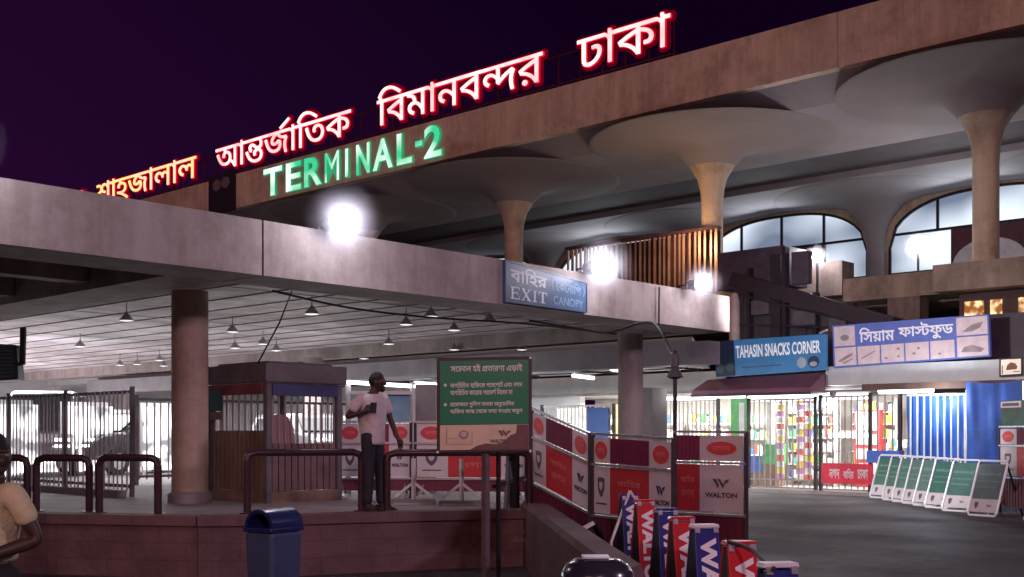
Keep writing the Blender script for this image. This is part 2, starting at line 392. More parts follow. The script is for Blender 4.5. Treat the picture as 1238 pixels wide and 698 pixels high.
BH={33:[[590,697,622,682,645,652,652,632,652,540,636,504,614,485,586,474,529,472,569,416,588,368,592,256,569,180,528,104,438,14,366,-27,310,-46,250,-54,190,-50,142,-35,98,-10,51,44,20,132,20,468,14,474,-22,474,-50,485,-72,504,-88,540,-88,632,-72,668,-50,687,-22,698],[256,312,250,314,248,308,248,184,258,174,290,189,328,220,349,252,359,280,354,286,306,282,278,293]],35:[[730,695,762,680,785,650,792,630,792,542,776,506,754,487,726,476,665,474,701,406,724,330,724,218,697,134,668,86,618,36,570,7,494,-20,418,-28,330,-20,258,3,214,23,158,64,96,130,59,182,-5,318,-48,450,-48,482,-77,514,-88,542,-88,630,-72,666,-50,685,-22,696],[231,474,198,476,191,470,210,419],[464,346,451,346,452,310,445,290,422,260,374,240,326,231,325,226,378,204,434,204,470,216,489,242,496,286,487,322]],131:[[90,989,114,979,136,960,177,896,184,848,168,812,146,790,-158,585,-194,570,-222,570,-258,586,-313,656,-328,692,-328,720,-312,756,-286,779,26,979,54,990]],357:[[746,698,778,683,801,653,808,633,808,541,797,513,778,491,727,473,724,389,705,333,685,301,713,245,732,185,732,93,717,41,676,-31,642,-65,582,-102,526,-121,434,-133,354,-129,294,-117,222,-90,142,-41,72,29,35,81,-9,161,-52,269,-45,313,-18,347,69,381,76,429,93,469,86,475,-22,475,-50,486,-72,505,-88,541,-88,633,-72,669,-50,688,-22,699],[485,473,470,475,464,469,490,451,495,457],[495,169,488,165,482,110,496,117,504,141]],39:[[626,697,658,682,681,652,688,632,688,540,677,512,658,490,622,474,590,474,584,468,584,-12,573,-40,554,-62,518,-78,422,-78,394,-67,372,-48,356,-12,355,180,310,226,246,267,222,274,217,268,250,251,272,232,288,196,288,168,253,92,214,49,186,38,138,45,78,78,16,136,-13,188,-28,232,-28,324,-13,368,8,404,42,442,80,472,-22,474,-58,490,-77,512,-88,540,-88,632,-77,660,-58,682,-22,698]],9:[[1054,761,1086,746,1122,698,1178,698,1214,682,1233,660,1244,632,1244,540,1233,512,1198,481,1178,474,1146,474,1140,468,1140,-12,1124,-48,1102,-67,1074,-78,974,-78,954,-71,924,-48,908,-12,908,460,898,473,878,474,872,468,872,-12,865,-32,842,-62,806,-78,710,-78,682,-67,660,-48,612,28,574,69,530,45,466,22,354,14,314,18,250,37,170,78,92,152,35,236,7,288,-48,428,-40,476,-72,504,-88,540,-88,632,-81,652,-58,682,-22,698,902,698,911,704,924,732,954,755,974,762],[211,472,190,474,183,468,194,438,201,440],[444,336,437,336,436,320,420,284,398,265,364,248,406,246,440,260,452,288,452,316]],42:[[618,697,650,682,673,652,680,632,680,540,669,512,650,490,614,474,582,474,576,468,576,-12,560,-48,530,-71,510,-78,414,-78,378,-62,300,44,234,98,150,143,46,173,12,200,-36,316,-36,352,-29,372,-2,406,112,472,-22,474,-58,490,-77,512,-88,540,-88,632,-72,668,-50,687,-22,698],[344,324,321,312,342,297,348,304]],363:[[918,698,950,683,973,653,980,633,980,541,969,513,950,491,892,469,908,433,908,405,872,317,856,237,860,145,888,37,888,-3,872,-39,842,-62,770,-81,730,-81,702,-70,676,-47,660,-11,636,85,622,234,558,187,482,115,446,99,422,99,386,114,316,165,300,201,299,269,270,294,276,237,269,217,228,137,206,118,178,107,130,114,70,147,24,189,-13,249,-28,293,-32,349,-17,417,11,473,-22,475,-58,491,-77,513,-88,541,-88,633,-72,669,-42,692,-22,699],[556,473,534,475,528,469,529,457,534,455]],44:[[646,697,678,682,701,652,708,632,708,540,697,512,678,490,642,474,610,474,604,468,604,-12,588,-48,566,-67,538,-78,438,-78,402,-62,383,-40,372,-12,369,88,302,170,250,202,240,196,286,175,305,152,316,124,316,84,280,-12,250,-35,202,-42,162,-27,82,18,44,56,11,108,-8,164,-12,220,-4,268,11,308,32,340,100,400,2,429,-20,448,-35,476,-58,490,-77,512,-88,540,-88,632,-72,668,-50,687,-22,698],[369,472,354,474,349,468,366,418,372,424]],46:[[618,695,650,680,673,650,680,630,680,542,669,514,650,492,614,476,582,476,576,470,576,-10,560,-46,538,-65,510,-76,414,-76,378,-60,322,16,292,-34,274,-52,218,-80,150,-80,94,-52,67,-18,48,34,48,70,59,106,91,158,42,175,12,202,-33,306,-40,350,-29,378,-10,400,115,474,-22,476,-50,487,-72,506,-88,542,-88,630,-72,666,-50,685,-22,696],[347,322,342,325,321,310,344,298]],47:[[754,697,786,682,809,652,816,632,816,540,805,512,786,490,750,474,718,474,712,468,712,-12,701,-40,682,-62,646,-78,550,-78,514,-62,495,-40,484,-12,482,289,477,288,476,260,465,232,438,205,410,194,318,189,281,88,262,66,226,50,202,50,114,85,70,114,20,164,-13,224,-24,256,-32,332,-13,408,8,448,28,468,22,474,-22,474,-42,481,-70,502,-81,520,-88,540,-88,632,-77,660,-58,682,-22,698],[228,312,214,314,212,304,248,284,240,304]],48:[[575,761,607,746,639,699,695,698,723,687,745,668,761,632,761,540,750,512,731,490,695,474,663,474,657,468,657,-12,650,-32,627,-62,591,-78,495,-78,459,-62,440,-40,429,-12,427,227,363,226,311,238,235,275,175,245,111,226,43,222,15,233,-7,252,-23,288,-27,328,-27,388,-20,408,11,443,39,454,83,458,100,472,91,478,55,478,23,470,-13,470,-49,486,-68,508,-79,536,-83,632,-67,668,-45,687,-17,698,99,706,143,698,227,665,259,683,315,702,383,706,427,699,459,746,495,762],[377,476,359,478,354,472,359,466,383,458,397,460]],51:[[554,698,586,683,609,653,616,633,616,541,600,505,578,486,550,475,493,473,532,389,540,353,540,297,536,265,521,225,500,185,463,141,558,75,600,37,616,1,616,-23,600,-59,542,-125,506,-141,482,-141,454,-130,298,-24,206,24,18,82,-12,105,-28,141,-28,181,-9,253,13,285,-4,337,-8,397,15,469,10,475,-22,475,-42,482,-77,513,-88,541,-88,633,-72,669,-50,688,-22,699],[276,349,231,349,221,309,205,281,270,287,298,299,308,321,304,333]],20:[[830,697,862,682,885,652,892,632,892,540,876,504,854,485,826,474,766,474,760,468,805,412,832,344,836,248,817,192,796,156,762,122,718,97,666,82,571,80,568,-12,552,-48,530,-67,502,-78,406,-78,378,-67,352,-44,296,40,230,98,142,147,46,173,7,208,-36,316,-36,352,-29,372,-6,402,116,472,-22,474,-50,485,-72,504,-88,540,-88,632,-72,668,-50,687,-22,698],[577,328,569,328,571,312,595,312]],54:[[162,761,194,746,230,698,286,698,314,687,336,668,352,632,352,540,341,512,322,490,286,474,254,474,248,468,248,-12,241,-32,218,-62,182,-78,82,-78,46,-62,27,-40,16,-12,16,452,2,471,-50,485,-77,512,-88,540,-88,632,-77,660,-58,682,-22,698,14,699,32,732,54,751,82,762]],55:[[354,993,406,986,482,963,614,895,764,780,780,744,780,716,764,680,710,618,674,602,650,602,614,617,454,731,390,758,350,766,302,766,262,755,220,724,204,704,206,699,286,698,314,687,336,668,352,632,352,540,341,512,322,490,286,474,254,474,248,468,248,-12,241,-32,218,-62,182,-78,82,-78,46,-62,27,-40,16,-12,16,468,10,474,-22,474,-42,481,-77,512,-88,540,-88,632,-77,660,-57,684,-51,732,-25,780,32,860,90,918,146,955,214,982,290,994]],27:[[942,698,974,683,997,653,1004,633,1004,541,988,505,966,486,938,475,898,475,891,469,920,405,920,377,884,277,876,193,888,109,912,25,912,1,901,-27,878,-53,842,-69,790,-81,742,-78,722,-70,700,-51,683,-15,654,87,610,47,562,18,514,-1,450,-13,350,-13,310,-5,254,14,174,59,92,141,39,225,-13,341,-48,453,-48,481,-77,513,-88,541,-88,633,-81,653,-58,683,-22,699]]}
BW={33:[[576,639,592,631,598,614,598,558,592,541,572,532,192,529,190,206,194,194,194,154,208,128,236,116,264,116,304,129,344,156,378,190,399,222,414,258,418,314,404,336,380,344,316,339,301,350,286,422,296,443,344,456,392,460,428,455,488,428,515,394,530,358,538,310,534,262,507,182,478,134,424,76,376,43,344,27,268,4,220,4,184,12,128,40,99,74,78,134,74,162,74,526,68,532,-4,532,-24,541,-30,558,-30,614,-24,631,-4,640]],35:[[716,641,732,633,738,616,738,556,732,539,712,530,-4,530,-21,536,-30,556,-30,616,-24,633,-4,642],[480,517,564,486,618,436,639,404,658,356,670,296,666,228,639,148,618,116,600,98,556,65,520,49,468,34,440,30,356,34,288,53,244,73,212,94,166,136,142,164,97,232,61,308,36,374,10,460,15,476,24,483,88,502,104,505,117,500,177,336,205,280,242,224,276,190,324,161,384,146,436,146,480,157,516,178,543,220,550,240,554,284,546,328,531,360,504,390,480,403,448,410,420,406,404,399,390,380,390,348,395,328,390,308,368,298,308,286,288,294,278,316,270,348,270,404,289,452,328,491,404,518]],131:[[72,935,90,926,125,874,127,858,122,846,-196,629,-212,627,-224,632,-269,694,-271,710,-266,722,56,931]],357:[[728,640,744,632,750,615,750,555,745,539,724,529,655,527,653,523,670,467,666,395,655,363,638,335,601,303,638,263,655,235,670,191,678,147,674,99,663,63,647,27,630,3,608,-19,576,-40,512,-64,452,-75,396,-75,316,-63,284,-52,220,-24,172,9,122,59,65,143,17,247,6,279,12,296,20,302,92,325,113,319,153,227,202,147,248,97,292,68,340,49,384,41,452,41,492,49,531,71,551,95,558,115,562,143,558,171,542,203,524,221,488,233,448,230,432,220,422,195,430,155,421,135,396,125,352,117,324,122,314,143,306,179,306,231,315,259,330,283,372,316,375,323,292,390,276,397,264,394,251,383,250,371,266,343,285,323,289,311,285,295,232,241,220,236,204,238,162,283,141,319,130,355,130,407,147,451,172,477,200,494,252,509,300,505,356,482,436,417,480,393,520,393,543,407,554,435,550,475,527,519,516,529,-4,529,-21,535,-30,555,-30,615,-24,632,-4,641]],39:[[612,639,628,631,634,614,634,558,628,541,608,532,536,532,530,526,530,6,521,-14,504,-20,436,-20,416,-11,410,6,407,206,340,276,276,317,244,328,212,332,176,321,153,298,150,258,162,238,200,211,224,200,231,186,227,166,189,98,172,95,128,115,96,136,62,170,45,198,30,242,26,294,39,346,70,390,100,413,124,425,172,440,212,444,248,440,320,417,408,361,410,526,404,532,-4,532,-21,538,-30,558,-30,614,-21,634,-4,640]],9:[[1036,707,1057,694,1074,646,1080,640,1160,640,1177,634,1186,614,1186,558,1177,538,1160,532,1088,532,1082,526,1082,6,1076,-11,1056,-20,992,-20,975,-14,966,6,966,474,950,502,924,525,896,532,824,532,818,526,818,6,812,-11,792,-20,724,-20,704,-11,691,14,642,82,604,120,572,143,500,95,420,72,348,72,292,84,236,105,200,128,142,182,77,278,45,346,10,438,19,458,96,484,116,476,181,330,222,266,244,240,284,211,344,188,412,188,432,192,452,199,490,230,510,282,510,318,501,354,482,382,464,397,440,408,400,408,384,400,374,382,379,330,372,316,312,300,288,297,276,301,267,310,258,338,250,394,265,446,306,490,307,498,300,508,256,532,-4,532,-21,538,-30,558,-30,614,-24,631,-4,640,916,640,960,623,966,630,966,682,972,699,992,708],[699,530,432,532,426,526,432,520,472,512,528,489,574,450,599,410,618,358,626,314,622,246,696,180,702,186]],42:[[604,639,620,631,626,614,626,558,620,541,600,532,528,532,522,526,522,6,516,-11,496,-20,428,-20,408,-11,350,74,280,136,208,181,172,197,64,228,45,266,19,334,28,356,120,409,216,457,390,526,390,530,-4,532,-21,538,-30,558,-30,614,-24,631,-4,640],[399,406,376,401,280,361,192,317,185,310,292,261,368,208,396,180,400,181]],363:[[904,640,920,632,926,615,926,555,920,538,900,529,476,529,470,523,470,343,476,337,516,373,596,426,688,474,764,504,784,497,842,439,850,419,810,311,802,267,799,207,806,115,834,15,824,-6,744,-27,723,-17,694,91,682,175,682,255,686,295,699,347,696,354,588,285,528,237,452,165,432,157,416,162,359,203,354,219,354,291,350,299,300,345,260,370,232,381,180,378,164,369,150,351,150,323,158,307,172,293,212,269,219,255,211,227,176,170,160,166,124,180,104,193,74,219,43,263,30,303,26,359,41,407,76,453,108,474,152,489,168,493,232,493,292,474,348,440,354,447,354,523,348,529,-4,529,-21,535,-30,555,-30,615,-20,636,-4,641]],44:[[628,639,644,631,650,614,650,558,644,541,624,532,552,532,546,526,546,6,540,-11,520,-20,456,-20,439,-14,430,6,427,106,374,178,332,220,296,245,260,260,216,260,200,255,178,238,170,222,170,190,182,170,216,143,253,126,262,106,234,26,212,16,192,23,164,35,112,68,73,114,50,170,46,222,54,258,78,306,104,332,140,353,188,368,194,378,170,426,144,445,100,464,44,472,24,481,18,498,21,530,-20,537,-30,558,-30,614,-24,631,-4,640],[427,530,240,532,234,526,266,498,283,474,310,406,320,357,380,324,424,284,430,290]],46:[[604,641,620,633,626,616,626,556,620,539,600,530,528,530,522,524,522,4,516,-13,496,-22,428,-22,408,-13,358,64,304,118,272,142,240,163,168,199,63,228,18,336,27,356,124,411,256,475,386,524,386,528,-4,530,-21,536,-30,556,-30,616,-24,633,-4,642],[398,408,276,359,188,315,185,308,288,263,340,230,396,182,400,183,402,404],[204,129,220,123,246,104,257,88,266,52,257,16,240,-6,200,-23,180,-26,144,-15,118,8,106,40,106,64,115,92,126,108,148,123,168,130]],47:[[740,639,756,631,762,614,762,558,756,541,736,532,660,532,654,526,654,6,644,-15,628,-20,564,-20,543,-10,538,6,538,306,530,322,512,340,488,353,460,360,440,355,426,342,418,318,418,278,409,258,384,248,332,247,319,254,309,298,295,326,272,352,232,372,192,372,168,360,150,334,150,298,155,282,188,248,249,218,258,198,233,122,212,109,168,123,116,152,66,198,53,218,26,294,26,342,41,390,58,418,84,444,112,463,176,484,244,484,304,465,356,431,404,461,452,472,484,468,532,449,538,454,538,526,532,532,-4,532,-21,538,-30,558,-30,614,-20,635,-4,640]],48:[[557,707,569,703,576,694,594,646,601,640,681,640,698,634,707,614,707,558,701,541,681,532,609,532,603,526,603,6,597,-11,577,-20,509,-20,492,-14,483,6,483,446,451,494,401,529,373,536,345,536,310,514,302,502,295,474,304,438,317,424,341,411,373,400,397,400,426,386,431,370,431,342,427,306,417,285,393,280,313,299,265,324,229,356,197,324,169,305,125,288,61,280,41,289,31,318,31,358,27,370,32,386,53,396,113,407,141,424,159,454,159,486,151,506,137,520,113,532,49,536,5,527,-12,530,-21,550,-29,614,-20,634,9,644,101,648,173,625,225,584,253,612,289,633,337,648,385,648,445,629,477,611,483,618,483,682,489,699,509,708]],51:[[536,640,552,632,558,615,558,555,548,534,532,529,264,529,258,523,264,517,292,517,332,509,380,490,414,467,442,439,463,407,482,351,482,299,471,255,450,215,416,177,348,142,343,135,444,82,550,7,557,-9,550,-29,508,-75,488,-80,340,18,236,74,32,142,26,159,43,227,52,236,68,241,144,225,252,225,292,233,320,244,350,271,362,299,366,323,355,363,340,381,320,394,276,409,216,409,184,398,173,387,173,339,164,322,96,305,67,311,54,343,50,367,50,403,57,423,74,455,100,481,128,496,133,503,116,518,92,529,-4,529,-21,535,-30,555,-30,615,-24,632,-4,641]],20:[[816,639,832,631,838,614,838,558,828,537,812,532,526,530,526,526,636,489,700,448,738,410,761,374,778,322,782,286,778,258,755,198,732,172,712,159,660,140,620,136,560,145,551,154,546,170,550,230,555,246,576,256,616,252,644,257,659,278,662,306,657,326,642,350,616,372,568,397,520,412,512,409,510,6,500,-15,484,-20,420,-20,404,-15,342,74,296,120,248,156,172,197,68,227,57,238,19,334,28,356,188,441,280,481,388,520,394,526,388,532,-4,532,-21,538,-30,558,-30,614,-20,635,-4,640],[390,402,252,345,190,314,188,308,288,261,336,228,388,180,392,181,394,398]],54:[[148,707,165,698,182,646,188,640,268,640,288,631,294,614,294,558,288,541,268,532,196,532,190,526,190,6,184,-11,164,-20,100,-20,83,-14,74,6,74,466,54,502,40,516,-24,541,-30,558,-30,614,-24,631,-4,640,24,640,72,621,74,682,80,699,100,708]],55:[[360,935,436,917,492,897,532,877,676,780,718,746,723,726,690,678,676,665,660,661,644,667,564,728,468,789,400,816,352,824,300,824,252,813,212,792,170,754,131,698,131,690,172,641,268,640,285,634,294,614,294,558,288,541,268,532,196,532,190,526,190,6,184,-11,164,-20,100,-20,83,-14,74,6,74,526,68,532,-4,532,-21,538,-30,558,-30,614,-20,635,-4,640,37,642,38,646,7,686,2,702,7,722,78,826,120,868,168,901,236,928,272,936]],27:[[924,640,940,632,946,615,946,555,936,534,920,529,612,529,606,523,624,508,680,485,752,477,800,481,816,476,835,451,863,395,859,375,830,303,822,259,822,155,826,123,854,15,844,-6,768,-26,752,-22,743,-13,726,43,706,143,702,251,723,367,648,381,568,412,536,433,476,500,460,494,404,457,374,427,361,407,354,379,368,353,376,349,408,349,432,356,520,414,616,382,627,371,646,307,650,227,623,147,610,127,580,97,556,80,508,58,452,45,356,45,336,49,276,68,204,109,158,151,130,187,101,231,53,331,10,459,16,476,44,489,100,504,120,496,177,335,213,271,238,235,264,209,316,176,364,161,400,160,444,161,480,172,500,185,521,207,534,255,532,278,528,280,484,256,452,245,416,237,372,237,320,252,274,283,257,307,242,347,238,399,255,455,274,487,307,523,304,528,-4,529,-21,535,-30,555,-30,615,-24,632,-4,641]]}
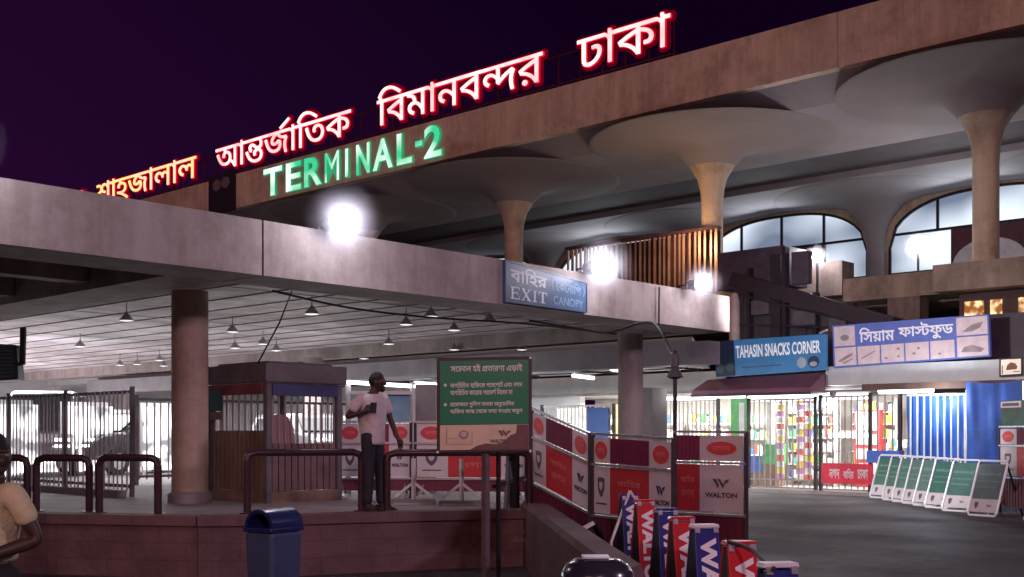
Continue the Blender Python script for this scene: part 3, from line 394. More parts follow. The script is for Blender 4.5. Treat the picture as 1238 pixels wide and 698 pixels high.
BG={35:[[722,639,736,622,736,550,732,542,718,532,-14,532,-22,536,-32,550,-32,622,-28,630,-14,640],[470,519,502,513,538,501,562,488,624,430,649,386,660,358,668,322,668,226,645,154,624,122,582,80,550,59,502,40,466,32,422,32,402,28,390,32,338,36,278,55,246,69,194,108,140,166,103,218,75,270,35,370,8,458,9,474,22,487,90,504,110,504,118,500,127,490,147,422,195,302,244,222,286,184,326,163,370,148,442,148,490,163,515,178,541,218,552,258,552,294,545,326,533,354,520,374,490,397,458,408,434,408,410,401,400,394,392,378,392,346,396,334,396,318,392,310,382,301,366,296,326,288,298,288,284,298,276,314,268,354,268,406,279,438,288,454,330,493,386,516,402,516,414,520]],48:[[567,705,580,692,592,656,603,642,687,642,701,632,705,624,705,548,701,540,687,530,607,530,601,524,601,-4,597,-12,583,-22,503,-22,495,-18,485,-4,485,440,478,456,449,496,415,521,391,531,347,534,315,518,306,508,297,484,297,464,304,444,314,428,339,413,359,406,419,397,432,384,433,356,429,344,429,312,424,296,411,283,371,282,311,297,283,311,235,350,227,353,191,318,155,297,103,282,71,282,51,278,43,282,33,296,33,324,29,336,30,384,43,397,91,402,119,411,135,421,150,436,161,468,150,504,131,523,99,534,47,534,15,526,-5,526,-13,530,-23,544,-27,624,-13,641,15,646,47,646,59,650,119,646,163,633,187,618,219,590,227,587,259,618,283,633,323,646,375,650,427,639,455,627,479,610,485,616,485,688,489,696,503,706]],54:[[154,705,171,688,184,648,190,642,278,642,292,632,296,624,296,548,292,540,278,530,198,530,192,524,191,-8,174,-22,90,-22,82,-18,72,-4,72,464,67,480,46,510,26,523,6,530,-18,531,-31,544,-32,624,-28,632,-14,642,18,642,68,624,72,628,72,688,82,702,90,706]],51:[[546,642,560,625,560,549,546,532,266,531,259,525,266,519,290,519,330,511,378,494,406,475,448,433,473,389,484,345,484,305,480,293,480,273,469,245,456,221,414,175,349,137,358,130,430,92,494,51,542,15,559,-3,559,-19,536,-47,506,-81,490,-85,366,0,270,56,174,96,86,123,46,131,32,141,28,149,28,173,36,213,41,229,54,242,70,243,134,227,166,227,178,223,218,223,230,227,278,231,326,250,344,265,360,297,364,329,349,369,334,384,278,407,242,410,198,403,182,396,175,389,168,373,172,357,172,337,168,329,154,316,94,303,78,303,70,307,59,321,52,345,52,369,48,381,52,413,68,449,102,483,126,498,131,505,110,520,82,531,-14,531,-22,535,-32,549,-32,625,-28,633,-14,643]],27:[[934,642,948,625,948,549,934,532,610,531,604,525,638,502,698,483,722,479,814,482,829,465,864,397,861,377,836,317,824,265,824,241,820,229,824,145,832,101,856,9,852,1,838,-12,782,-25,754,-24,739,-7,720,61,708,121,708,141,704,153,704,281,712,329,724,365,721,369,662,375,620,385,633,361,648,301,648,213,625,149,612,129,574,91,542,70,514,58,470,47,454,47,442,43,358,43,318,51,274,66,210,103,156,153,124,193,83,261,59,309,12,445,8,461,12,477,26,487,90,503,106,503,114,499,127,485,155,397,179,337,211,277,244,229,262,211,286,194,318,178,366,163,382,163,394,159,442,163,478,172,502,187,517,205,532,245,531,273,526,276,494,258,454,243,386,235,374,239,354,239,318,250,290,267,268,289,247,325,240,349,240,369,236,381,240,417,259,465,284,501,309,525,306,530,-14,531,-22,535,-32,549,-32,625,-28,633,-14,643],[475,497,470,498,446,484,402,455,376,429,363,405,356,385,356,377,365,357,378,351,394,350,430,358,454,370,518,415,534,415,574,400,580,401,579,405,538,431]],47:[[746,641,760,624,760,548,756,540,742,530,662,530,656,524,656,-4,642,-21,558,-22,541,-8,540,304,518,334,490,351,458,358,438,351,430,345,420,324,420,268,410,254,402,250,378,250,366,246,334,246,326,250,313,264,312,280,301,312,284,340,270,353,242,367,214,374,190,369,166,358,148,324,148,312,159,280,182,254,242,223,256,212,260,204,260,192,235,120,218,106,202,109,150,129,106,158,64,200,51,220,39,244,28,280,28,304,24,316,28,356,39,388,52,412,98,455,126,471,158,482,178,486,242,486,294,471,334,449,354,431,362,434,386,455,430,470,486,470,522,457,534,449,540,456,540,524,534,530,-14,530,-22,534,-32,548,-32,624,-18,641]],9:[[1046,705,1061,688,1076,648,1082,642,1170,642,1178,638,1188,624,1188,548,1178,534,1170,530,1090,530,1084,524,1084,-4,1080,-12,1066,-22,982,-22,974,-18,964,-4,964,472,948,504,930,519,902,530,822,530,816,524,816,-4,812,-12,798,-22,718,-22,704,-12,681,28,640,84,610,114,570,143,534,113,510,97,482,85,438,74,410,74,398,70,322,74,290,82,250,97,206,122,136,188,79,272,47,336,8,436,9,448,18,458,26,463,94,486,106,486,114,482,123,472,151,396,179,336,224,264,245,240,282,213,346,190,366,190,378,186,394,190,414,190,458,203,484,224,495,240,508,280,508,324,493,364,475,388,458,399,422,409,402,406,386,399,379,392,376,356,380,344,380,328,370,314,350,306,306,298,278,299,263,316,252,352,252,416,268,452,307,492,305,500,290,514,258,530,-14,530,-22,534,-32,548,-32,624,-28,632,-14,642,910,642,938,635,958,625,964,632,964,688,974,702,982,706],[697,528,434,530,429,524,438,518,458,518,486,510,518,497,550,474,576,448,603,408,624,340,625,244,694,182,700,188,700,524]],357:[[738,642,752,625,751,545,734,531,657,529,655,525,668,481,668,465,672,453,668,397,655,357,644,341,603,301,640,261,653,241,676,177,676,101,668,69,649,29,632,5,606,-21,558,-52,518,-65,478,-73,438,-73,426,-77,406,-73,362,-73,302,-61,242,-38,178,3,116,65,67,137,43,181,11,257,4,277,8,293,22,306,90,327,106,326,121,309,147,245,191,165,224,121,246,99,286,74,338,51,418,39,430,43,462,43,478,47,510,58,530,71,544,85,553,105,560,133,560,157,549,189,540,205,522,220,494,231,454,231,446,228,431,217,424,197,432,145,422,131,350,115,330,116,317,129,308,161,304,181,304,233,311,253,328,281,350,303,371,317,372,325,318,371,286,392,278,395,262,392,252,381,255,361,268,341,291,317,292,305,288,297,230,239,222,235,210,235,202,239,172,269,139,321,128,353,128,401,135,429,148,453,178,483,198,496,230,507,298,507,334,496,374,471,454,406,498,391,526,396,540,405,552,433,552,461,537,501,514,531,-14,531,-22,535,-32,549,-32,625,-28,633,-14,643]],131:[[82,933,92,924,128,868,127,852,110,834,-194,629,-214,626,-232,640,-267,688,-272,700,-271,716,-258,730,42,923,62,934]],55:[[346,937,398,930,430,922,482,903,546,871,610,830,710,754,723,740,724,724,692,680,670,659,658,658,642,666,570,722,490,775,430,803,398,814,358,822,294,822,242,807,194,778,176,760,139,708,132,692,133,688,160,652,174,642,278,642,286,638,296,624,296,548,292,540,278,530,198,530,192,524,191,-8,174,-22,90,-22,82,-18,72,-4,72,524,66,530,-14,530,-22,534,-32,548,-32,624,-28,632,-14,642,33,644,35,648,3,692,0,700,3,716,32,764,76,824,126,874,178,909,222,926,254,934,286,934,298,938]],20:[[822,641,836,624,836,548,822,531,544,528,544,524,598,507,650,483,698,450,740,408,761,376,776,336,780,316,780,256,765,212,752,192,726,166,706,153,658,138,578,138,558,143,544,160,548,180,548,216,553,240,570,254,622,254,646,261,653,268,660,284,660,308,645,344,634,358,594,385,534,406,518,410,515,408,512,404,512,-4,498,-21,410,-21,396,-8,367,40,340,76,302,114,266,142,198,183,142,206,70,223,53,240,20,324,20,344,30,358,86,391,222,459,310,495,390,523,391,528,-14,530,-22,534,-32,548,-32,624,-18,641],[392,400,306,367,195,312,198,306,266,275,330,234,390,178,396,184,396,396]],42:[[610,641,624,624,624,548,620,540,606,530,526,530,520,524,520,-4,516,-12,502,-22,422,-22,404,-8,372,44,344,80,326,98,270,142,230,167,190,187,126,210,86,218,66,226,53,240,20,324,21,348,42,367,182,443,278,487,376,524,376,528,-14,530,-22,534,-32,548,-32,624,-28,632,-14,642],[403,404,398,407,262,351,192,316,190,310,254,283,310,251,366,210,398,178,402,179]],44:[[638,641,652,624,652,548,648,540,634,530,554,530,548,524,548,-4,544,-12,530,-22,446,-22,438,-18,428,-4,427,104,372,180,338,214,290,247,258,258,218,258,190,247,177,236,168,208,173,184,194,158,246,133,259,120,260,92,236,24,226,15,210,14,150,41,118,62,76,108,55,148,44,204,48,244,57,276,76,304,106,334,158,363,186,370,192,376,177,412,162,431,138,447,110,459,34,475,20,492,21,524,19,528,-14,530,-28,540,-32,548,-32,624,-28,632,-14,642],[425,528,246,530,240,528,239,524,268,496,295,456,308,420,316,384,316,368,320,360,378,326,422,286,428,292,428,524]],39:[[618,641,632,624,632,548,628,540,614,530,534,530,528,524,528,-4,518,-18,510,-22,430,-22,416,-12,412,-4,411,200,400,216,346,270,298,303,266,319,230,330,206,330,174,319,155,300,148,276,155,252,166,235,222,202,232,188,229,168,209,128,186,98,178,94,166,94,134,109,98,134,60,172,37,212,28,240,24,280,28,292,28,316,39,348,64,384,78,398,114,423,154,438,174,442,246,442,270,437,334,413,386,378,406,358,410,359,412,524,406,530,-14,530,-22,534,-32,548,-32,624,-22,638,-14,642]],363:[[910,642,924,625,924,549,920,541,906,531,478,531,472,525,474,340,478,339,534,387,610,436,670,468,762,507,778,503,851,429,852,413,849,405,820,341,808,297,800,245,800,173,804,161,804,137,820,65,832,29,831,1,818,-12,762,-25,738,-25,730,-21,717,-7,700,57,684,141,684,201,680,213,680,229,684,241,684,285,696,341,694,347,690,348,674,340,598,291,522,231,446,159,438,155,422,158,366,195,357,205,356,289,352,297,302,343,274,360,230,379,206,383,178,376,160,365,152,349,149,337,152,321,164,301,206,275,220,257,217,237,189,181,174,164,158,163,150,166,126,178,90,203,68,225,39,269,28,301,28,321,24,333,28,373,43,413,56,433,82,459,118,480,150,491,170,495,230,495,298,474,350,439,356,445,356,525,350,531,-14,531,-22,535,-32,549,-32,625,-18,642]],46:[[610,639,624,622,624,550,620,542,606,532,526,532,520,526,520,-2,516,-10,502,-20,422,-20,404,-6,383,30,356,66,310,112,278,136,234,165,166,197,70,224,51,246,16,334,17,346,26,356,66,381,162,433,274,485,384,526,384,530,-14,532,-22,536,-32,550,-32,622,-28,630,-14,640],[400,406,382,401,258,349,194,317,189,314,189,310,258,281,294,261,354,220,398,180,402,181,404,402],[202,131,218,127,234,116,259,86,264,70,264,34,259,18,248,2,218,-21,210,-24,158,-24,130,-8,111,18,104,42,104,62,108,78,124,106,150,125,174,132]],33:[[582,641,596,624,596,548,592,540,578,530,198,530,194,527,192,176,196,152,206,130,230,118,266,118,290,125,326,145,350,162,372,184,393,216,412,260,416,276,416,316,402,335,386,342,346,342,334,338,314,338,297,352,288,400,288,432,302,449,346,458,418,458,458,447,486,430,504,412,523,384,532,360,536,340,536,264,517,200,484,140,418,70,370,37,346,25,302,10,286,6,254,6,242,2,198,6,170,14,134,34,108,60,95,80,76,140,76,524,70,530,-14,530,-28,540,-32,548,-32,624,-28,632,-14,642]],61:[[362,640,376,623,375,543,362,530,338,529,294,510,250,481,208,435,187,403,171,371,156,327,148,287,148,231,156,191,167,163,184,131,202,113,226,100,258,89,282,89,338,109,358,108,368,99,401,43,404,27,394,13,374,0,330,-19,310,-23,282,-23,270,-27,250,-23,222,-23,174,-8,150,4,100,47,75,79,55,115,40,155,32,195,28,283,32,295,32,323,40,359,63,423,79,451,104,487,140,523,139,527,-18,530,-32,547,-32,623,-28,631,-14,641]],40:[[606,705,619,692,633,648,638,643,726,642,740,632,744,624,744,548,740,540,726,530,646,530,640,524,640,-4,636,-12,622,-22,542,-22,534,-18,524,-4,524,352,486,406,478,406,238,178,222,174,174,214,152,236,148,244,149,260,176,288,189,308,196,328,196,352,190,365,182,371,154,378,130,371,102,358,90,359,8,436,4,444,4,460,40,508,110,578,162,615,206,635,246,646,266,646,278,650,342,646,402,627,466,586,518,534,522,535,525,692,542,706],[328,532,278,534,258,530,214,511,194,498,188,488,198,482,214,482,242,473,258,462,280,440,293,420,301,400,306,398,404,492,403,496,382,511,358,523]],50:[[698,641,712,624,712,548,708,540,694,530,614,530,608,524,608,-4,594,-21,506,-22,489,-8,488,308,476,328,450,349,434,354,418,346,408,336,333,208,296,156,274,134,254,121,226,110,174,106,122,121,72,160,17,232,17,252,30,266,78,295,102,298,116,288,150,238,166,227,186,226,202,233,216,244,241,280,245,296,236,348,221,396,212,412,194,430,170,445,130,458,34,475,20,492,21,528,-14,530,-28,540,-32,548,-32,624,-18,641],[485,528,262,530,256,524,270,514,300,480,311,464,325,424,330,422,358,450,386,466,422,470,454,463,482,449,486,451,488,524]],25:[[582,641,596,624,596,548,592,540,578,530,203,528,201,524,212,508,234,482,278,457,338,442,426,442,466,431,486,418,521,380,536,340,536,264,513,192,480,136,422,74,370,37,338,21,306,10,286,6,254,6,242,2,182,10,162,17,134,34,108,60,95,80,76,140,76,524,70,530,-14,530,-28,540,-32,548,-32,624,-28,632,-14,642],[199,376,192,372,192,176,201,136,214,125,230,118,266,118,290,125,350,162,372,184,393,216,405,240,416,276,413,312,406,321,390,326,374,326,362,330,306,330,286,334,234,353]],10:[[42,930,74,926,87,913,88,885,84,861,92,829,96,821,114,806,142,795,158,795,170,791,298,791,358,780,374,774,406,751,424,729,440,697,451,645,542,643,559,629,560,549,546,532,266,531,259,525,266,519,290,519,330,511,378,494,406,475,448,433,473,389,484,345,484,305,480,293,480,273,469,245,456,221,414,175,349,137,450,80,522,31,556,1,560,-7,559,-19,502,-84,486,-84,366,0,270,56,174,96,86,123,42,132,29,145,28,173,36,213,41,229,54,242,70,243,134,227,166,227,178,223,218,223,230,227,278,231,310,242,334,255,349,273,364,313,364,329,359,349,342,379,310,396,278,407,246,410,198,403,182,396,175,389,168,373,172,357,172,337,168,329,154,316,94,303,78,303,70,307,59,321,52,345,52,369,48,381,52,413,59,433,74,455,102,483,126,498,131,505,110,520,82,531,-14,531,-22,535,-32,549,-32,625,-28,633,-14,643,326,643,332,649,318,668,302,675,278,679,150,679,98,687,58,702,18,731,-9,765,-24,801,-28,817,-28,845,-32,857,-28,909,-24,917,-6,931]],224:[[641,706,660,685,672,649,677,644,765,643,773,639,783,625,783,549,773,535,765,531,685,531,679,525,679,-47,675,-55,661,-65,577,-64,564,-51,554,-23,533,3,517,12,485,23,445,23,433,19,409,19,333,7,217,7,173,15,141,26,117,36,85,59,63,81,44,109,27,161,27,197,23,209,27,229,27,265,32,289,45,303,53,307,133,299,147,289,151,281,151,265,143,233,143,197,154,165,163,149,197,130,241,119,309,119,413,135,489,135,541,120,557,111,562,113,563,353,525,404,521,407,513,403,277,179,261,175,225,203,191,237,187,245,188,257,211,281,228,309,235,329,232,361,213,375,181,375,141,359,129,360,47,437,43,445,43,461,87,517,165,591,197,612,237,632,289,647,377,647,437,628,461,616,497,591,521,571,557,532,561,532,564,693,581,707],[363,533,321,535,269,520,229,495,223,489,224,485,253,483,273,476,301,459,319,441,340,401,345,399,443,489,440,497,413,516]],34:[[508,705,523,688,538,648,544,642,632,642,646,632,650,624,650,548,646,540,632,530,552,530,546,524,545,-8,528,-22,444,-22,436,-18,426,-4,426,384,410,408,360,466,292,517,240,534,204,534,168,518,153,500,142,468,149,436,162,412,204,390,276,375,290,364,294,356,290,268,280,254,264,250,196,262,144,279,120,293,84,318,50,356,33,384,22,420,22,504,41,556,58,580,88,610,116,629,140,639,196,650,260,646,312,631,372,598,420,557,426,564,427,692,444,706]],16:[[566,645,590,639,614,629,634,614,665,580,675,564,684,536,684,516,688,504,688,-4,684,-12,670,-22,586,-21,571,-4,557,28,542,46,526,57,498,66,442,66,430,62,406,62,330,50,234,50,162,65,118,85,94,102,76,120,51,156,35,196,28,224,28,260,24,272,28,296,28,332,37,384,54,398,122,390,142,385,152,376,156,360,148,332,148,312,144,300,144,260,148,244,157,216,168,200,178,190,202,177,242,166,326,166,390,178,418,178,430,182,486,182,526,174,562,159,566,161,568,496,561,516,555,524,534,534,490,534,458,523,410,494,380,460,367,436,355,396,357,380,362,374,382,366,438,366,455,352,456,320,460,308,460,276,456,268,442,255,418,250,350,250,298,269,278,282,249,316,236,352,236,376,232,388,236,428,255,484,272,512,304,552,346,590,370,607,418,631,450,642,470,646]],68:[[726,640,740,623,740,547,736,539,722,529,382,529,376,523,376,359,383,343,390,337,406,340,438,357,472,391,508,439,526,453,570,461,598,460,608,451,633,411,657,355,672,303,676,279,676,219,661,151,628,95,586,53,554,32,518,17,470,5,370,5,326,13,282,28,214,69,160,123,132,159,107,199,75,263,43,343,8,459,9,471,18,481,34,489,94,505,110,504,124,491,175,335,195,287,219,243,248,199,282,165,334,136,390,121,438,121,490,136,518,153,541,179,556,215,560,263,551,303,543,303,514,273,482,248,430,225,378,221,354,225,326,236,284,275,271,299,264,319,260,339,258,526,254,529,-18,530,-32,547,-32,623,-28,631,-14,641],[378,-12,398,-18,424,-37,439,-61,444,-97,437,-125,410,-155,390,-167,358,-171,330,-164,300,-141,284,-113,284,-69,296,-45,330,-16,350,-11]],8:[[910,641,924,624,924,548,920,540,906,530,822,530,816,524,816,-4,812,-12,798,-22,718,-22,710,-18,676,36,640,84,610,114,570,143,534,113,510,97,482,85,438,74,410,74,398,70,322,74,290,82,250,97,206,122,136,188,79,272,47,336,8,436,9,448,18,458,26,463,94,486,106,486,114,482,123,472,151,396,179,336,224,264,245,240,282,213,346,190,366,190,378,186,394,190,414,190,458,203,484,224,495,240,508,280,508,324,493,364,475,388,458,399,422,409,402,406,386,399,379,392,376,356,380,344,380,328,370,314,350,306,306,298,278,299,263,316,252,352,252,416,268,452,307,492,305,500,290,514,258,530,-14,530,-22,534,-32,548,-32,624,-28,632,-14,642],[697,528,434,530,429,524,438,518,458,518,486,510,518,497,550,474,576,448,603,408,624,340,625,244,694,182,700,188,700,524]],202:[[269,641,283,624,282,544,269,531,237,529,211,504,190,468,179,424,179,368,211,204,211,132,196,68,180,36,155,4,109,-31,69,-51,25,-66,9,-70,-19,-69,-32,-56,-37,-40,-49,0,-48,24,-31,39,33,61,61,78,80,104,91,140,91,204,63,336,63,352,59,364,59,416,67,468,78,500,92,524,85,530,-11,530,-19,534,-29,548,-28,628,-11,642]],287:[[946,641,960,624,960,548,956,540,942,530,592,528,592,524,620,504,647,464,654,461,686,479,718,490,734,490,746,494,802,490,834,479,854,466,870,454,896,424,905,404,912,384,912,312,901,276,880,244,850,214,818,193,786,177,734,162,717,176,696,240,696,260,710,277,762,295,782,309,789,316,796,332,796,356,786,370,770,379,738,382,706,371,674,350,636,308,623,288,657,244,672,204,672,140,665,108,644,68,602,26,574,9,538,-7,490,-18,450,-18,426,-22,414,-18,374,-18,322,-6,290,5,250,25,182,74,128,136,83,208,55,268,31,332,12,392,8,420,22,437,74,454,90,458,106,458,114,454,127,440,163,328,183,280,236,192,270,154,302,133,342,113,394,98,462,98,482,102,522,117,536,128,545,144,552,164,552,180,543,204,534,214,526,217,470,194,450,195,431,216,408,272,409,288,422,302,490,329,518,346,528,356,540,376,541,396,536,416,522,427,506,434,454,434,406,419,366,398,344,376,336,360,346,347,362,345,374,338,384,324,384,312,367,248,354,234,346,230,306,234,274,249,250,266,225,296,216,320,216,376,225,404,248,440,290,482,326,507,360,524,360,528,-14,530,-22,534,-32,548,-32,624,-28,632,-14,642]],30:[[74,929,90,925,103,912,104,888,100,876,100,860,104,844,111,824,130,805,162,794,186,794,198,790,346,790,358,786,374,786,406,775,430,762,456,736,469,716,480,688,484,648,487,644,578,642,586,638,596,624,596,548,592,540,578,530,198,530,192,524,192,176,201,136,214,125,230,118,266,118,290,125,334,150,372,184,393,216,412,260,416,276,416,316,402,335,386,342,346,342,334,338,314,338,297,352,288,400,288,432,298,446,346,458,418,458,458,447,486,430,504,412,523,384,536,340,536,264,528,232,517,200,484,140,468,120,418,70,402,58,346,25,286,6,254,6,234,2,222,6,198,6,162,17,134,34,108,60,95,80,76,140,76,524,70,530,-14,530,-22,534,-32,548,-32,624,-28,632,-14,642,362,642,369,648,358,666,342,674,322,678,178,678,166,682,138,682,86,697,54,714,12,756,3,772,-12,820,-16,876,-11,912,6,929]],6:[[253,640,297,626,317,613,355,575,372,543,379,519,379,455,368,419,351,391,321,361,301,348,249,329,189,329,153,340,129,352,83,395,66,427,59,451,59,519,66,543,79,571,121,613,141,626,189,641],[223,535,205,533,189,526,181,520,171,503,168,483,172,463,185,448,205,437,241,440,260,455,267,467,270,487,266,507,257,520,241,532],[133,332,169,309,241,253,347,143,395,79,440,7,443,-13,433,-27,369,-59,353,-59,345,-55,287,27,239,87,177,149,121,193,73,225,59,239,55,247,56,263,103,323,117,333]],22:[[546,705,559,692,573,648,578,643,666,642,680,632,684,624,684,548,680,540,666,530,586,530,580,524,580,-4,576,-12,562,-22,482,-22,474,-18,464,-4,464,380,440,416,392,472,342,511,318,523,282,534,242,534,210,525,192,512,198,506,250,506,286,495,314,478,340,452,357,420,364,400,364,332,345,284,320,248,270,202,186,150,174,151,164,160,115,232,112,248,116,256,130,269,182,293,222,318,241,348,244,356,243,376,222,391,190,397,170,394,114,374,90,375,8,444,4,452,4,468,32,512,60,548,106,594,154,627,182,639,210,646,270,650,322,642,354,631,406,602,438,578,458,558,462,559,465,692,482,706]],37:[[618,642,632,625,632,549,628,541,614,531,186,531,180,525,182,344,186,343,258,399,338,448,386,472,470,507,486,503,559,429,557,409,543,381,524,329,508,257,508,165,512,153,512,133,524,77,540,25,540,5,530,-9,466,-25,438,-24,425,-11,396,109,392,133,392,165,388,177,388,253,392,265,396,317,404,345,400,349,394,348,354,324,278,271,206,211,150,156,130,156,64,205,60,213,60,525,54,531,-14,531,-28,541,-32,549,-32,625,-22,639,-14,643]],70:[[642,639,656,622,656,550,652,542,638,532,558,532,552,526,552,-2,542,-16,534,-20,446,-19,370,64,318,104,278,129,238,149,174,172,82,191,64,206,29,290,29,310,42,324,74,345,122,373,198,411,204,418,190,429,130,457,42,481,28,498,28,510,35,526,30,532,-14,532,-22,536,-32,550,-32,622,-22,636,-14,640],[429,530,245,530,245,526,314,480,352,442,360,410,360,374,356,366,338,351,207,286,210,280,258,265,318,237,386,192,426,156,432,162,432,526],[198,131,214,125,234,112,255,86,260,66,260,38,256,22,234,-8,210,-23,154,-24,126,-8,105,18,100,38,100,66,104,82,120,106,146,125,166,132]],57:[[-90,26,-76,9,-76,-71,-73,-75,46,-157,98,-197,107,-207,107,-227,58,-285,50,-289,30,-286,-26,-241,-102,-189,-110,-194,-124,-215,-162,-252,-202,-274,-246,-285,-318,-285,-350,-276,-386,-257,-420,-227,-440,-187,-440,-167,-444,-155,-440,-115,-424,-83,-394,-53,-358,-32,-322,-21,-226,-21,-198,-26,-192,-19,-191,13,-178,26],[-244,-127,-298,-125,-306,-128,-327,-143,-327,-167,-310,-178,-290,-182,-266,-181,-246,-174,-224,-159,-212,-139,-218,-133]],36:[[534,705,547,692,563,648,570,642,658,642,672,632,676,624,676,548,672,540,658,530,574,530,568,524,568,-4,564,-12,550,-22,470,-22,452,-8,420,36,380,80,318,130,234,179,174,202,114,217,93,236,72,320,72,332,76,340,86,349,102,354,130,354,218,375,274,406,293,440,297,460,296,484,284,508,262,525,226,534,190,534,150,518,141,508,137,488,144,476,167,456,168,440,132,384,110,366,98,366,90,370,44,412,24,448,16,500,27,548,40,572,78,610,106,627,126,634,158,642,182,642,194,646,266,642,326,623,362,598,392,564,412,524,420,492,420,448,416,436,416,420,409,400,388,360,346,318,280,280,282,275,326,255,378,222,410,198,446,162,450,163,452,688,456,696,470,706]],26:[[702,640,716,623,716,547,712,539,698,529,224,527,224,523,238,516,270,505,294,501,470,501,506,493,534,482,566,461,596,431,617,395,632,351,632,335,636,323,632,259,621,223,596,179,558,141,518,114,515,107,630,62,686,34,700,23,704,15,701,-1,681,-37,662,-63,654,-67,630,-64,562,-30,482,2,394,29,270,57,142,73,128,83,124,91,128,151,133,171,146,184,170,185,202,177,226,177,238,173,334,173,382,181,426,194,458,212,488,235,505,263,516,295,516,327,498,368,474,385,470,384,468,351,457,319,436,287,398,249,374,232,306,205,258,197,194,197,142,212,122,225,96,251,76,291,72,311,72,523,66,529,-14,529,-28,539,-32,547,-32,623,-22,637,-14,641],[200,419,194,422,188,415,188,343,195,323,214,309,234,306,262,309,286,316,310,328,332,343,352,379,349,387,334,393,278,393,238,402]],205:[[614,706,631,689,644,649,650,643,738,643,746,639,756,625,756,549,746,535,738,531,658,531,652,525,652,-47,648,-55,634,-65,550,-64,537,-51,525,-23,511,-3,486,14,446,23,418,23,314,7,210,7,198,11,182,11,134,26,110,38,86,55,47,105,28,161,28,197,24,209,28,273,33,293,50,307,130,299,148,285,152,277,144,233,144,197,148,181,160,153,174,139,190,130,230,119,294,119,394,135,458,135,482,131,514,120,530,110,535,113,536,377,528,393,500,429,442,491,418,508,386,524,350,535,318,535,302,531,282,524,263,513,264,509,270,507,314,507,334,503,354,496,378,483,412,449,425,429,436,397,436,341,432,321,417,285,396,253,366,223,330,195,286,166,270,159,254,160,244,169,193,241,192,253,196,261,210,272,266,302,298,323,309,341,316,361,313,373,302,387,282,395,246,395,178,371,166,372,82,439,73,449,72,461,116,529,178,595,214,620,266,643,286,647,370,647,418,635,450,620,482,599,530,555,534,556,537,693,554,707]],41:[[854,641,868,624,868,548,854,531,552,528,552,524,558,522,590,518,650,499,690,479,726,454,772,408,793,376,808,336,812,312,812,264,793,208,742,157,690,138,610,138,590,143,576,160,581,240,598,254,630,251,678,259,685,268,692,288,692,304,687,324,677,340,654,366,610,391,566,406,542,407,540,-4,526,-21,438,-21,370,55,342,82,302,111,214,155,142,178,78,191,63,208,28,296,28,308,32,316,98,359,204,416,203,420,186,431,154,447,78,474,46,481,32,492,28,500,35,524,30,530,-14,530,-28,540,-32,548,-32,624,-18,641],[431,528,248,528,248,524,326,470,352,444,360,408,360,372,356,364,342,353,214,291,205,284,208,280,294,245,338,219,374,194,418,155,424,160,424,512,432,524]],434:[[490,929,506,925,519,912,520,888,516,876,516,860,520,844,527,824,546,805,578,794,602,794,614,790,762,790,774,786,790,786,822,775,846,762,872,736,885,716,896,688,900,648,903,644,994,642,1002,638,1012,624,1012,548,1008,540,994,530,614,530,608,524,608,176,617,136,630,125,646,118,678,118,698,122,750,150,788,184,809,216,828,260,832,276,832,316,818,335,802,342,762,342,750,338,730,338,713,352,704,400,704,432,714,446,762,458,834,458,874,447,902,430,920,412,939,384,952,340,952,264,944,232,933,200,900,140,884,120,834,70,818,58,762,25,702,6,670,6,650,2,638,6,614,6,586,14,550,34,524,60,507,88,492,140,492,304,476,328,450,349,434,354,418,346,408,336,333,208,296,156,274,134,254,121,226,110,174,106,122,121,72,160,36,204,16,236,17,252,30,266,78,295,102,298,116,288,150,238,170,226,186,226,202,233,216,244,241,280,245,296,236,348,221,396,212,412,194,430,170,445,130,458,34,475,20,492,21,528,-14,530,-28,540,-32,548,-32,624,-18,641,783,644,785,648,776,664,758,674,738,678,594,678,582,682,554,682,502,697,470,714,428,756,419,772,404,820,400,876,405,912,422,929],[489,528,262,530,256,524,270,514,300,480,311,464,323,432,330,425,362,455,386,466,410,470,446,466,486,446,490,447,492,524]],32:[[726,641,740,624,740,548,736,540,722,530,382,530,376,524,376,360,383,344,390,338,410,341,450,366,480,400,508,440,522,453,574,462,594,462,608,452,625,424,649,376,668,320,676,276,676,216,661,152,645,120,618,82,562,37,506,14,474,6,434,6,422,2,402,6,366,6,306,21,250,45,214,70,152,132,119,180,83,244,47,332,8,460,9,472,22,485,98,506,110,505,124,492,179,324,223,236,248,200,286,162,330,137,378,122,450,122,498,139,523,156,543,180,556,216,560,264,551,300,542,302,506,266,470,241,434,226,414,222,370,222,326,235,292,264,271,296,264,320,260,340,258,527,254,530,-18,531,-32,548,-32,624,-22,638,-14,642]]}
